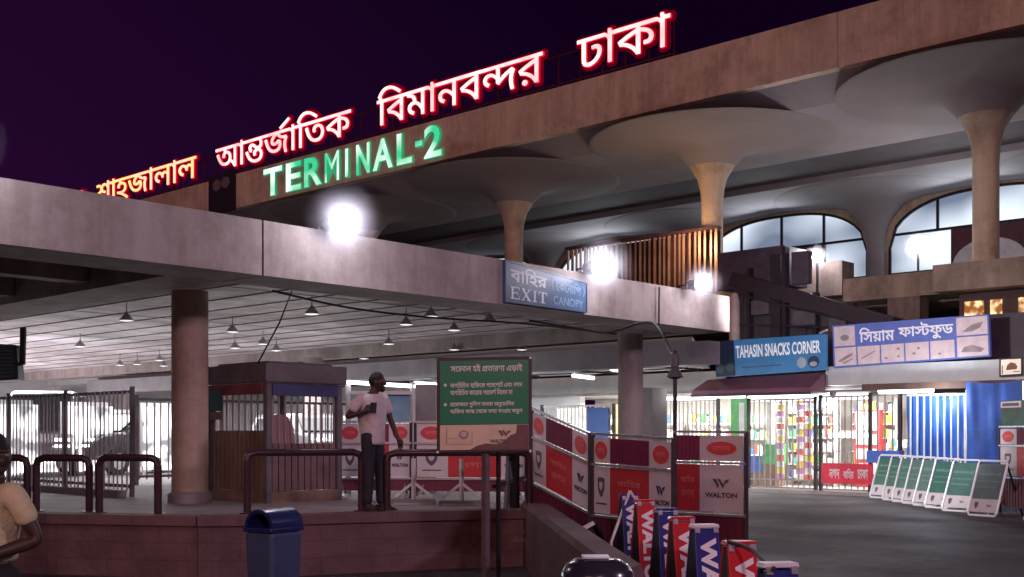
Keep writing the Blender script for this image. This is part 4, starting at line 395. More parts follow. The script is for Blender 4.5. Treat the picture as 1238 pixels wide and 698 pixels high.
BT={'ত': [(35,0,0)],'শাহজালাল': [(48,0,0),(54,677,0),(51,943,0),(27,1473,0),(54,2390,0),(47,2656,0),(54,3387,0),(47,3653,0)],'আন্তর্জাতিক': [(9,0,0),(357,1158,0),(27,1879,0),(131,2696,0),(54,2796,0),(55,3062,0),(35,3328,0),(20,4035,0)],'বিমানবন্দর': [(55,0,0),(42,266,0),(44,862,0),(54,1484,0),(39,1750,0),(42,2354,0),(363,2950,0),(46,3846,0)],'ঢাকা': [(33,0,0),(54,567,0),(20,833,0),(54,1640,0)],'বাহির': [(42,0,0),(54,596,0),(55,862,0),(51,1128,0),(46,1658,0)],'কেনোপি': [(61,0,0),(20,346,0),(61,1153,0),(39,1499,0),(54,2103,0),(55,2369,0),(40,2635,0)],'সচেতন হই প্রতারণা এড়াই': [(50,0,0),(61,682,0),(25,1028,0),(35,1595,0),(39,2302,0),(51,3166,0),(10,3696,0),(224,4486,0),(35,5241,0),(54,5948,0),(46,6214,0),(34,6810,0),(54,7430,0),(16,7956,0),(68,8714,0),(54,9426,0),(10,9692,0)],'অপরিচিত ব্যক্তিকে পাসপোর্ট এবং নগদ': [(8,0,0),(40,893,0),(55,1609,0),(46,1875,0),(55,2471,0),(25,2737,0),(35,3304,0),(42,4271,0),(202,4867,0),(55,5122,0),(287,5388,0),(61,6318,0),(20,6664,0),(40,7731,0),(54,8447,0),(50,8713,0),(61,9395,0),(40,9741,0),(54,10457,0),(30,10723,0),(131,11190,0),(16,11550,0),(42,12308,0),(6,12904,0),(39,13602,0),(22,14206,0),(37,14862,0)],'অপরিচিত কারোর পরামর্শ নিবেন না': [(8,0,0),(40,893,0),(55,1609,0),(46,1875,0),(55,2471,0),(25,2737,0),(35,3304,0),(20,4271,0),(54,5078,0),(61,5344,0),(46,5690,0),(54,6286,0),(46,6552,0),(40,7408,0),(46,8124,0),(54,8720,0),(44,8986,0),(48,9608,0),(131,10185,0),(55,10545,0),(39,10811,0),(61,11415,0),(42,11761,0),(39,12357,0),(39,13221,0),(54,13825,0)],'প্রয়োজনে পুলিশ অথবা অনুমোদিত': [(224,0,0),(61,755,0),(70,1101,0),(54,1727,0),(27,1993,0),(61,2910,0),(39,3256,0),(40,4120,0),(57,4720,0),(55,4836,0),(47,5102,0),(48,5833,0),(8,6770,0),(36,7663,0),(42,8308,0),(54,8904,0),(8,9430,0),(39,10323,0),(57,10851,0),(61,10927,0),(44,11273,0),(54,11895,0),(55,12161,0),(37,12427,0),(35,13030,0)],'ব্যক্তির কাছ থেকে তথ্য সংগ্রহ করুন': [(42,0,0),(202,596,0),(55,851,0),(287,1117,0),(46,2047,0),(20,2903,0),(54,3710,0),(26,3976,0),(61,4923,0),(36,5269,0),(61,5914,0),(20,6260,0),(35,7327,0),(36,8034,0),(202,8679,0),(50,9194,0),(6,9876,0),(205,10314,0),(51,11041,0),(20,11831,0),(46,12638,0),(57,13162,0),(39,13234,0)],'সিয়াম': [(55,0,0),(50,266,0),(70,948,0),(54,1574,0),(44,1840,0)],'ফাস্টফুড': [(41,0,0),(54,838,0),(434,1104,0),(41,2087,0),(57,2732,0),(32,2925,0)],'নগদ': [(39,0,0),(22,604,0),(37,1260,0)]}


def _mesh_of(cu):
    ob = bpy.data.objects.new('tmp', cu)
    COL.objects.link(ob)
    dg = bpy.context.evaluated_depsgraph_get()
    ev = ob.evaluated_get(dg)
    me = ev.to_mesh()
    g = ([tuple(v.co) for v in me.vertices], [tuple(p.vertices) for p in me.polygons])
    ev.to_mesh_clear()
    bpy.data.objects.remove(ob)
    bpy.data.curves.remove(cu)
    return g


def _norm(g):
    xs = [v[0] for v in g[0]]; ys = [v[1] for v in g[0]]
    x0, x1, y0, y1 = min(xs), max(xs), min(ys), max(ys)
    return ([((v[0] - x0) / (x1 - x0), (v[1] - y0) / (y1 - y0), v[2]) for v in g[0]], g[1], (x1 - x0) / (y1 - y0))


_tc = {}


def latin(txt, bold=.0, ext=0.):
    """geometry of a line of Latin lettering, scaled to a unit box, and its width / height"""
    k = (txt, bold, ext)
    if k not in _tc:
        cu = bpy.data.curves.new('t', 'FONT')
        cu.body = txt
        cu.offset = bold
        cu.extrude = ext
        cu.resolution_u = 3
        cu.fill_mode = 'BOTH' if ext else 'FRONT'
        _tc[k] = _norm(_mesh_of(cu))
    return _tc[k]


def _glyph(cs, ext):
    cu = bpy.data.curves.new('g', 'CURVE')
    cu.dimensions = '2D'
    cu.fill_mode = 'BOTH' if ext else 'FRONT'
    cu.extrude = ext
    for c in cs:
        q = cu.splines.new('POLY')
        q.points.add(len(c) // 2 - 1)
        q.use_cyclic_u = True
        for i in range(len(c) // 2): q.points[i].co = (c[2 * i] / 1000, c[2 * i + 1] / 1000, 0, 1)
    return _mesh_of(cu)


_gc = {}


def bengali(txt, ext=0., wide=False, raw=False):
    vs, fs = [], []
    for i, (g, x, dy) in enumerate(BT[txt]):
        k = (g, ext, wide)
        src = {0: BG, 1: BW, 2: BF, 3: BH}[int(wide)]
        if k not in _gc: _gc[k] = _glyph(src[g], ext)
        o = len(vs)
        vs += [(a + x / 1000, b + dy / 1000, c + (i % 3) * .004) for a, b, c in _gc[k][0]]
        fs += [tuple(j + o for j in f) for f in _gc[k][1]]
    return (vs, fs) if raw else _norm((vs, fs))


def write(m, f, g, u0, v0, u1, v1, n=.004, ez=0.):
    """lay lettering into the box u0..u1, v0..v1 of a surface"""
    return m.geo((g[0], g[1]), lambda x, y, z: f(u0 + (u1 - u0) * x, v0 + (v1 - v0) * y, n + z * ez))


# serif capitals for painted signs, as strokes in a unit box
def serif(m, f, ch, u0, v0, u1, v1, n, t=.2):
    W = {'E': [(.1, 0, .3, 1), (0, 0, .95, .09), (0, .91, .92, 1), (.3, .46, .7, .55), (.87, 0, .95, .28), (.84, .74, .92, 1), (.64, .34, .71, .67)],
         'I': [(.35, 0, .65, 1), (.1, 0, .9, .08), (.1, .92, .9, 1)],
         'T': [(.4, 0, .6, 1), (.22, 0, .78, .08), (0, .91, 1, 1), (0, .7, .08, 1), (.92, .7, 1, 1)]}
    su, sv = u1 - u0, v1 - v0
    if ch == 'X':
        shape(m, f, [(u0 + su * a, v0 + sv * b) for a, b in [(.06, .96), (.3, .96), (.92, .04), (.68, .04)]], n - .002, n)
        shape(m, f, [(u0 + su * a, v0 + sv * b) for a, b in [(.76, .96), (.86, .96), (.24, .04), (.12, .04)]], n - .002, n + .001)
        for q in [(0, 0, .36, .07), (.56, 0, 1, .07), (0, .93, .4, 1), (.62, .93, .98, 1)]: plate(m, f, u0 + su * q[0], v0 + sv * q[1], u0 + su * q[2], v0 + sv * q[3], n - .002, n + .002)
    else:
        for i, q in enumerate(W[ch]): plate(m, f, u0 + su * q[0], v0 + sv * q[1], u0 + su * q[2], v0 + sv * q[3], n - .002, n + .0006 * i)

# ================================================================ SETTING
asphalt = mat('asphalt', (.046, .039, .048), .72, var=.40, scale=4.5, bump=.8, wet=.50)
concrete = mat('concrete', (.37, .325, .31), .8, var=.16, scale=1.1, bump=.25, streak=True)
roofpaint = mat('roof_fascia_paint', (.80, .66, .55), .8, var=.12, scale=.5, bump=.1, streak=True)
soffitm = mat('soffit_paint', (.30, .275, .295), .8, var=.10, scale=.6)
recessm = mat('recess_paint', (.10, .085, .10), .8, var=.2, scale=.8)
columnm = mat('column_paint', (.56, .44, .33), .7, var=.12, scale=1.2, bump=.1, streak=True)
ceilm = mat('ceiling_board', (.47, .435, .43), .75, var=.48, scale=1.1, bump=.4)
darkmetal = mat('dark_metal', (.035, .030, .035), .45, .4, var=.3, scale=6)
deckm = mat('platform_paving', (.26, .22, .23), .6, var=.25, scale=2.2, bump=.3)
wallm = mat('platform_wall', (.14, .078, .085), .7, var=.35, scale=1.6, bump=.5)
_t = wallm.node_tree   # stone courses
_p = _t.nodes['Principled BSDF']
_c = _t.nodes.new('ShaderNodeTexCoord')
_d = _t.nodes.new('ShaderNodeVectorMath')
_d.operation = 'DOT_PRODUCT'
_d.inputs[1].default_value = RGT + FWD * .2
_t.links.new(_c.outputs['Object'], _d.inputs[0])
_s = _t.nodes.new('ShaderNodeSeparateXYZ')
_t.links.new(_c.outputs['Object'], _s.inputs[0])
_mp = _t.nodes.new('ShaderNodeCombineXYZ')
_t.links.new(_d.outputs['Value'], _mp.inputs[0])
_t.links.new(_s.outputs['Z'], _mp.inputs[1])
_b = _t.nodes.new('ShaderNodeTexBrick')
_b.inputs['Scale'].default_value = 1
_b.inputs['Brick Width'].default_value = .62
_b.inputs['Row Height'].default_value = .20
_b.inputs['Mortar Size'].default_value = .008
_b.inputs['Color1'].default_value = (1, 1, 1, 1)
_b.inputs['Color2'].default_value = (.88, .85, .86, 1)
_b.inputs['Mortar'].default_value = (.75, .72, .72, 1)
_t.links.new(_mp.outputs[0], _b.inputs[0])
_m = _t.nodes.new('ShaderNodeMix')
_m.data_type = 'RGBA'
_m.blend_type = 'MULTIPLY'
_m.inputs[0].default_value = 1
_l = _p.inputs['Base Color'].links[0].from_socket
_t.links.new(_l, _m.inputs[6])
_t.links.new(_b.outputs[0], _m.inputs[7])
_t.links.new(_m.outputs[2], _p.inputs['Base Color'])
steel = mat('steel', (.55, .54, .55), .35, .8, var=.2, scale=9)
whitesteel = mat('white_steel', (.72, .71, .72), .45, .1, var=.12, scale=7)
black = mat('black_paint', (.012, .011, .013), .5, var=.3, scale=5)
maroon = mat('maroon_panel', (.10, .028, .045), .6, var=.3, scale=2)

m = MB()
m.add([(-260, -200, 0), (300, -200, 0), (300, 300, 0), (-260, 300, 0)], [(0, 1, 2, 3)])
tag(m.build('road', asphalt), kind='structure')

# platform: a raised pavement with a curved front
edge = [(-160, 616), (-60, 619), (60, 622.5), (150, 624), (240, 625.5), (320, 625), (420, 622), (540, 619), (610, 617.5), (632, 617)]
front = [at(x, y, Z=.7) for x, y in edge]
poly = [(p.x, p.y) for p in front] + [(11.2, 10.3), (20.5, 13.2), (20.5, 62), (-30, 62), (-30, 22)]
m = MB()
m.prism(poly, 0, .70)
tag(m.build('platform', [deckm]), kind='structure')
m = MB()   # the wall under the platform edge with its coping
pts = front
for a, b in zip(pts[:-1], pts[1:]):
    d = (b - a); nrm = Vector((d.y, -d.x, 0)).normalized()
    if nrm.dot(FWD) > 0: nrm = -nrm
    a0, b0 = Vector((a.x, a.y, 0)), Vector((b.x, b.y, 0))
    m.hexa([a0 + nrm * .03, b0 + nrm * .03, b0 + nrm * .003, a0 + nrm * .003] + [q + Vector((0, 0, .60)) for q in (a0 + nrm * .03, b0 + nrm * .03, b0 + nrm * .003, a0 + nrm * .003)])
    u = Vector((0, 0, .60)); v_ = Vector((0, 0, .715))
    k0, k1, k2, k3 = a0 + nrm * .07, b0 + nrm * .07, b0 - nrm * .25, a0 - nrm * .25
    m.hexa([k0 + u, k1 + u, k2 + Vector((0, 0, .704)), k3 + Vector((0, 0, .704)), k0 + v_, k1 + v_, k2 + v_, k3 + v_])
tag(m.build('retaining_wall', wallm), 'long low maroon wall under the curved platform edge', 'wall')

# ramp beside the platform and its sloping parapet wall
m = MB()
A, B = Vector((11.0, 9.9, 0)), Vector((10.45, 8.3, 0))
m.add([A, B, B + Vector((1.5, -.2, 0)), A + Vector((1.5, -.2, 0)), A + Vector((0, 0, .32)), B + Vector((0, 0, .1)), B + Vector((1.5, -.2, .05)), A + Vector((1.5, -.2, .3))],
      [(0, 1, 2, 3), (4, 7, 6, 5), (0, 4, 5, 1), (1, 5, 6, 2), (2, 6, 7, 3), (3, 7, 4, 0)])
tag(m.build('ramp', deckm), kind='structure')
m = MB()
f0, f1 = at(630, 610, Z=.74), at(654, 606, Z=.74)
n0, n1 = at(746, 703, Z=.74), at(778, 690, Z=.74)
dn = lambda p: Vector((p.x, p.y, 0))
N = 6
prev = None
for i in range(N + 1):
    t = i / N
    l, r_ = f0.lerp(n0, t), f1.lerp(n1, t)
    cur = [dn(l), l, l.lerp(r_, .12) + Vector((0, 0, .05)), l.lerp(r_, .88) + Vector((0, 0, .05)), r_, dn(r_)]
    m.add(cur, [])
    if prev is not None:
        a = len(m.v) - 12
        for k in range(5):
            m.f.append([a + k, a + k + 1, a + k + 7, a + k + 6]); m.mi.append(0)
    else:
        m.f.append([0, 1, 2, 3, 4, 5]); m.mi.append(0)
    prev = cur
m.f.append([len(m.v) - 1 - k for k in range(6)]); m.mi.append(0)
tag(m.build('parapet_wall', wallm), 'brown flat topped parapet wall running towards the viewer beside the ramp', 'wall')

# ---------------------------------------------------------------- entrance canopy
CZ0, CZ1, CV, CE = 3.63, 4.32, 12.0, 19.2
canopy = thing('entrance_canopy', 'long low concrete canopy over the platform with deep pale fascia', 'canopy', (8.4, 14, .7))
m = MB()
m.box((-14, CV, CZ0), (8.385, CV + .3, CZ1)).box((8.415, CV, CZ0), (CE, CV + .3, CZ1))
m.box((-14, CV + .1, CZ0 + .05), (CE - .05, CV + .29, CZ1 - .05))
m.build('fascia', concrete, canopy)
m = MB()
m.box((8.385, CV + .02, CZ0 + .02), (8.415, CV + .09, CZ1 - .02))
m.build('expansion_joint', black, canopy)
m = MB()
m.box((CE - .3, CV + .31, CZ0 + .003), (CE, 45, CZ1 - .003))
m.build('end_beam', concrete, canopy)
m = MB()
m.box((-14, CV + .31, 4.10), (CE - .31, 48, CZ1 - .02))
m.build('roof_slab', concrete, canopy)
m = MB()   # board ceiling
m.box((8.9, CV + .95, 3.93), (CE - .32, 46, 4.09))
m.build('ceiling', ceilm, canopy)
m = MB()
for u in [9.0 + .92 * k for k in range(11)]: m.box((u, CV + 1., 3.912), (u + .022, 46, 3.929))
for v in [CV + 3.2 + 5.1 * k for k in range(6)]: m.box((8.92, v, 3.922), (CE - .33, v + .03, 3.928))
m.build('ceiling_seam', mat('seam_grey', (.16, .14, .15), .7, var=.3), canopy)
m = MB()   # beams
m.box((7.6, CV + .95, CZ0 + .002), (8.40, 46, 4.09)).box((8.43, CV + .95, CZ0 + .06), (8.85, 46, 4.09))
m.box((-14, CV + .31, CZ0 + .004), (8.40, CV + .94, 4.09)).box((8.43, CV + .31, CZ0 + .004), (CE - .31, CV + .94, 4.09))
for u in (5.0, 2.2, -.6, -3.4): m.box((u, CV + .95, CZ0 + .05), (u + .35, 46, 4.09))
for v in (14.9, 17.2, 19.5, 21.8, 24.1, 26.4, 29, 32, 35): m.box((-13, v, CZ0 + .1), (7.58, v + .3, 4.085))
m.build('beam', concrete, canopy)
for (u, v) in ((8.65, 14.08), (18.35, 13.75), (8.65, 30), (18.35, 24)):
    m = MB()
    m.lathe([(.25, 0), (.25, 2.93)], (u, v, .7), 28)
    c = m.build('column', columnm if u < 10 else concrete, canopy, smooth='auto')
    m = MB()
    m.lathe([(.30, 0), (.30, .12), (.252, .16)], (u, v, .702), 28)
    m.build('base', deckm, c, smooth='auto')
m = MB()   # duct along the far end and ceiling of the inner hall
m.box((20.3, 13.2, 3.12), (20.75, 40, 3.60))
m.build('duct', mat('duct_board', (.36, .35, .37), .6, var=.2, scale=1.5), canopy)
m = MB()
m.prism([(20.76, 13.9), (28.3, 18.35), (28.9, 44), (20.76, 44)], 3.55, 3.75)
m.build('inner_ceiling', mat('inner_ceiling_board', (.55, .58, .55), .6, var=.08), canopy)
m = MB()
for k in range(7): m.box((20.9, 18.6 + 3.1 * k, 3.50), (28.2, 18.64 + 3.1 * k, 3.549))
for k in range(4): m.box((22 + 1.8 * k, 18.5, 3.515), (22.04 + 1.8 * k, 43, 3.548))
m.build('inner_ceiling_seam', darkmetal, canopy)

# ---------------------------------------------------------------- terminal building
UR, RZ0, RZ1 = 30.0, 12.0, 13.57
term = thing('terminal_building', 'terminal building with overhanging flat roof on mushroom columns above the canopy', 'building', (36, 25, 0))
m = MB()
for a, b in ((-12, 15.2), (15.22, 40.1), (40.12, 62), (62.02, 85)): m.box((UR, a, RZ0), (UR + .35, b, RZ1))
m.build('roof_fascia', roofpaint, term)
m = MB()
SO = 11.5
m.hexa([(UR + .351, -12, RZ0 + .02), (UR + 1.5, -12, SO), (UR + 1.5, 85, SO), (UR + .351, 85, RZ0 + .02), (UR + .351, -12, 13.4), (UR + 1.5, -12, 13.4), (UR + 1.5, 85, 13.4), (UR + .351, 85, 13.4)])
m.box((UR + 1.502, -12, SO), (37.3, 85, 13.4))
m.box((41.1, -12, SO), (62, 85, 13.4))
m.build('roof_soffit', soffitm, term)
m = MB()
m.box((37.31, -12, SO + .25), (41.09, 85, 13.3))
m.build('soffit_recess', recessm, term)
capp = [(.36, 0), (.36, 3.1), (.40, 3.55), (.50, 3.95), (.74, 4.35), (1.15, 4.80), (1.9, 5.02), (2.9, 5.10), (4.0, 5.165), (4.10, 5.18), (4.14, 5.199)]
capm = mat('cap_paint', (.27, .235, .24), .8, var=.12, scale=.6)
for k in range(7):
    v = 3.1 + 9.1 * k
    m = MB()
    m.lathe(capp[:5], (33, v, 6.3), 56)
    c = m.build('mushroom_column', columnm, term, smooth='auto')
    m = MB()
    m.lathe(capp[4:], (33, v, 6.3), 64)
    m.build('column_cap', capm, c, smooth='auto')
    m = MB()
    m.lathe(capp, (45.35, v, 6.3), 56)
    m.build('mushroom_column', soffitm, term, smooth='auto')
m = MB()
m.box((31.0, -12, 5.55), (62, 12.9, 6.29)).box((33.4, 12.91, 5.55), (62, 85, 6.29)).box((31.9, 12.92, 5.6), (33.39, 16, 6.28)).box((31.9, 19, 5.6), (33.39, 85, 6.28))
m.build('upper_deck', mat('deck_concrete', (.34, .27, .21), .8, var=.3, scale=1.6, streak=True), term)
# arched window wall
UW = 45.6


def archz(t):
    return 9.3 + 2.08 * (1 - abs(t) ** 2.5) ** (1 / 2.2)


glassm = glow('lit_window', (.17, .21, .30), (.95, 1.05, 1.2), 1.0, .22, .40, .62, vec=(1, 1, 1.5))
m = MB()
for bay in range(5):
    v0, v1 = 3.1 + 9.1 * bay, 12.2 + 9.1 * bay
    m.box((UW, v0 + .002, 6.3), (UW + .3, v0 + .45, SO - .01)).box((UW, v1 - .45, 6.3), (UW + .3, v1 - .002, SO - .01))
    m.box((UW + .002, v0 + .451, 6.3), (UW + .298, v1 - .451, 8.2))
    K = 28
    for i in range(K):
        a = v0 + .45 + (8.2) * i / K; b = v0 + .45 + 8.2 * (i + 1) / K
        za, zb = archz(2 * i / K - 1), archz(2 * (i + 1) / K - 1)
        m.hexa([(UW, a, za), (UW + .3, a, za), (UW + .3, b, zb), (UW, b, zb), (UW, a, SO - .02), (UW + .3, a, SO - .02), (UW + .3, b, SO - .02), (UW, b, SO - .02)])
m.box((UW, 48.7, 6.3), (UW + .3, 85, SO - .01))
m.build('upper_wall', columnm, term)
for bay in range(5):
    v0 = 3.1 + 9.1 * bay + .45
    K = 28
    arch = [(v0 + 8.2 * i / K, archz(2 * i / K - 1)) for i in range(K + 1)]
    m = MB()
    m.slab([(UW + .2, a, z) for a, z in arch] + [(UW + .2, v0 + 8.2, 8.2), (UW + .2, v0, 8.2)], (.05, 0, 0))
    win = m.build('arched_window', glassm, term)
    m = MB()
    for (a, z), (b, z2) in zip(arch[:-1], arch[1:]): m.bar((UW + .05, a, z - .04), (UW + .05, b, z2 - .04), .12, .1)
    m.box((UW + .01, v0, 8.2), (UW + .1, v0 + .1, 9.3)).box((UW + .01, v0 + 8.1, 8.2), (UW + .1, v0 + 8.2, 9.3)).box((UW + .01, v0, 8.2), (UW + .1, v0 + 8.2, 8.32))
    for q in (.25, .5, .75): m.box((UW + .03, v0 + 8.2 * q - .05, 9.9), (UW + .12, v0 + 8.2 * q + .05, archz(2 * q - 1)))
    m.box((UW + .02, v0 + .05, 9.85), (UW + .13, v0 + 8.15, 9.95))
    m.build('frame', darkmetal, win)
    m = MB()
    lo, hi = (v0 + 2.0, v0 + 8.1) if bay >= 2 else (v0 + .1, v0 + 5.6)
    m.box((UW + .03, lo, 8.33), (UW + .18, hi, 9.84))
    m.build('spandrel_panel', maroon, win)
    if bay == 1:
        m = MB()
        cv = at(1195, 318, U=UW - .1)
        m.slab([(UW + .02, cv.y + 1.45 * math.cos(R(a)), 8.34 + 1.0 * math.sin(R(a))) for a in range(0, 181, 12)], (-.03, 0, 0))
        m.build('fanlight', mat('fanlight_board', (.62, .62, .66), .6), win)
# interior of the upper hall behind the windows lights the soffit
for v in (8, 17, 26, 35): lamp('hall_lamp', 'AREA', (44.6, v, 10.3), 75, (.86, .93, 1), 3, target=(38, v, 10.6), sy=1)

# dark lower storey in front of the deck, with the sloping stair parapet
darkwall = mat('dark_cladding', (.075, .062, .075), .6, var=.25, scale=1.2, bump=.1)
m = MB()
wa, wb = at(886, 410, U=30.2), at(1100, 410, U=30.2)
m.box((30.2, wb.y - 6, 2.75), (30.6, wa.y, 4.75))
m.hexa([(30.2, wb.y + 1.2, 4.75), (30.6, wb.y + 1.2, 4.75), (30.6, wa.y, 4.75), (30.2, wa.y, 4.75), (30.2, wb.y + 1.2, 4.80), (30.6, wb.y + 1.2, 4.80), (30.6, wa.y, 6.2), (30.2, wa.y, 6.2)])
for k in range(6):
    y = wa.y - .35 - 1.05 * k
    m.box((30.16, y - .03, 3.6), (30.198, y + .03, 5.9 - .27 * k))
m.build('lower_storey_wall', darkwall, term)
for px, pw_, zt in ((905, .10, 6.6), (938, .34, 6.9), (948, .12, 7.1), (985, .12, 5.7), (1030, .14, 5.3)):
    m = MB()
    y = at(px, 380, U=29.9).y
    m.box((29.86, y - pw_ / 2, 3.6), (30.1, y + pw_ / 2, zt)); m.build('post', mat('post_dark', (.03, .025, .035), .5, var=.3), term)
for px, py, s_ in ((916, 372, .42), (968, 385, .5), (1010, 392, .36)):
    m = MB()
    q = at(px, py, U=29.9); m.box((29.8, q.y - s_, q.z - .22), (30.15, q.y + s_ * .4, q.z + .2))
    m.build('cable_box', mat('box_dark', (.10, .09, .105), .5, var=.3), term)
m = MB()
m.tube([at(890, 356, U=29.8), at(960, 372, U=29.8), at(1075, 399, U=29.8)], .04, 6); m.tube([at(890, 392, U=29.8), at(1000, 396, U=29.8)], .03, 6)
m.build('conduit', mat('post_dark', (.03, .025, .035), .5, var=.3), term)
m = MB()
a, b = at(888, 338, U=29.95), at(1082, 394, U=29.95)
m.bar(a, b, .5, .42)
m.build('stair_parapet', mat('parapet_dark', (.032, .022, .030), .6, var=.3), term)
m = MB()
a, b = at(868, 330, U=30.4), at(948, 330, U=30.4)
m.box((30.4, b.y, 6.1), (31.8, a.y, 7.25))
m.box((30.38, b.y - .8, 6.05), (30.6, b.y - .25, 7.0))
m.build('stair_head', mat('stair_head_wall', (.085, .070, .105), .7, var=.3), term)
m = MB()
a, b = at(958, 340, U=32.5), at(1018, 340, U=32.5)
m.box((32.5, b.y, 5.9), (33.3, a.y, 6.95))
upm = mat('upstand_concrete', (.20, .15, .13), .8, var=.3, streak=True)
m.build('deck_upstand', upm, term)
m = MB()
a, b = at(1073, 360, U=31.5), at(1112, 360, U=31.5)
m.box((31.5, b.y, 4.6), (32.1, a.y, 5.55))
m.build('deck_upstand', upm, term)
m = MB()   # pale rounded pier end
a = at(887, 400, U=29.7)
m.lathe([(.16, 3.6), (.16, 5.6), (.10, 5.85), (.0, 5.9)], (29.75, a.y, 0), 16)
m.build('pier_end', mat('pier_paint', (.5, .42, .38), .5), term, smooth='auto')
# small lit shop windows under the deck at the far right
m = MB()
m.box((31.6, 2, 2.8), (32, 12.4, 5.5))
m.build('lower_storey_wall', mat('brown_wall', (.07, .04, .035), .7, var=.3), term)
m = MB()
for px0, px1 in ((1166, 1189), (1197, 1211), (1231, 1250)):
    m = MB()
    a, b = at(px0, 378, U=31.55), at(px1, 378, U=31.55)
    m.box((31.55, b.y, 4.72), (31.59, a.y, 5.28))
    m.build('lit_window', glow('gold_window', (.35, .12, .03), (1.5, 1.0, .55), 1.0, 5., .42, .62), term)
# deck railing
m = MB()
v = at(1148, 350, U=40).y
ve = at(1036, 350, U=40).y
while v < ve:
    m.box((40, v, 6.3), (40.06, v + .10, 7.0)); v += .21
m.box((39.98, at(1148, 350, U=40).y, 7.0), (40.08, ve, 7.09))
rl = m.build('deck_railing', mat('railing_paint', (.7, .6, .5), .6), None)
tag(rl, 'pale baluster railing on the upper deck below the arched windows', 'railing')
lamp('assumed_deck_lamp', 'POINT', (38.6, 17.0, 7.0), 60, (1, .72, .48), .2)  # unseen warm lamp assumed here to light the balusters

# brown louvre grille on the deck edge
va, vb = at(868, 275, U=32.3).y, at(686, 300, U=32.3).y
gr = thing('louvre_grille', 'tall brown slatted grille standing on the deck above the canopy', 'grille', (32.3, (va + vb) / 2, 6.3))
m = MB()
v = va; k = 0
while v < vb:
    wd = .075 if k % 3 else .1
    m.hexa([(32.25, v, 5.7), (32.42, v + .09, 5.7), (32.42, v + .09 + .03, 5.7), (32.25, v + wd, 5.7), (32.25, v, 8.4), (32.42, v + .09, 8.4), (32.42, v + .12, 8.4), (32.25, v + wd, 8.4)])
    v += .205 + .03 * math.sin(k * 1.7); k += 1
m.build('slat', mat('bronze_slat', (.50, .33, .24), .4, .5, var=.5, scale=.8), gr)
m = MB()
m.box((32.2, va - .05, 8.4), (32.44, vb + .05, 8.5)).box((32.44, va, 5.7), (32.46, vb - 1.7, 8.38))
m.build('backing', mat('grille_back', (.06, .022, .03), .6, var=.4), gr)
lamp('assumed_grille_lamp', 'POINT', (31.2, 21.5, 8.0), 130, (1, .62, .35), .25)  # unseen warm lamp assumed near the grille to light its slats

# ================================================================ LIT SIGNS ON THE ROOF
redbloom = glow('bloom_red', (.85, .008, .025), (.5, .0, .015), 1.0, .9)  # red bloom of the letters, built as a glowing rim round each
redbloom_outer = glow('bloom_red_outer', (.15, .0, .010), (.08, .0, .006), 1.0, .9)  # outer, dimmer part of the bloom, built as a wider glowing outline
redback = mat('sign_tray', (.10, .010, .014), .6, var=.2)
facew = glow('letter_face_white', (1.7, 1.10, 1.08), (1.35, .62, .62), 1.0, .8)
facey = glow('letter_face_yellow', (1.4, .85, .28), (1.5, .80, .5), 1.0, .5)
sign = thing('roof_sign', 'red glowing rooftop sign in tall bengali letters along the roof edge', 'sign', (29.9, 40, RZ1))
US = 29.92


def vx(px): return at(px, 200, U=US).y


for txt, a, b, fm in (('ত', 62, 100, facey), ('শাহজালাল', 118, 238, facey), ('আন্তর্জাতিক', 262, 425, facew), ('বিমানবন্দর', 457, 657, facew), ('ঢাকা', 699, 811, facew)):
    g = bengali(txt, .02, wide=2, raw=True)
    gw_ = bengali(txt, .03, wide=1, raw=True)
    gh_ = bengali(txt, .01, wide=3, raw=True)
    x0, x1 = min(v[0] for v in g[0]), max(v[0] for v in g[0])
    va, vb = vx(a), vx(b)
    zs = 1.60

    def fl(x, y, z, dn=0): return Vector((US - z - dn, va + (vb - va) * (x - x0) / (x1 - x0), RZ1 + .33 + y * zs))
    m = MB()
    m.geo(gw_, lambda x, y, z: fl(x, y, z, 0))
    rim = m.build('letter_bloom', redbloom, sign)  # glowing rim standing for the letter's red bloom
    m = MB()
    m.geo(g, lambda x, y, z: fl(x, y, z, .045))
    m.build('letter_face', fm, rim)
    m = MB()
    m.geo(gh_, lambda x, y, z: fl(x, y, z, -.07))
    m.build('letter_bloom_outer', redbloom_outer, rim)
m = MB()
m.bar((30.1, vx(50), RZ1 + .12), (30.1, vx(815), RZ1 + .12), .05, .05)
m.bar((30.1, vx(50), RZ1 + 1.1), (30.1, vx(815), RZ1 + 1.1), .05, .05)
for k in range(46):
    v = vx(55) + (vx(812) - vx(55)) * k / 45
    m.box((30.08, v, RZ1 - .01), (30.13, v + .05, RZ1 + 1.15))
m.build('mounting_frame', redback, sign)

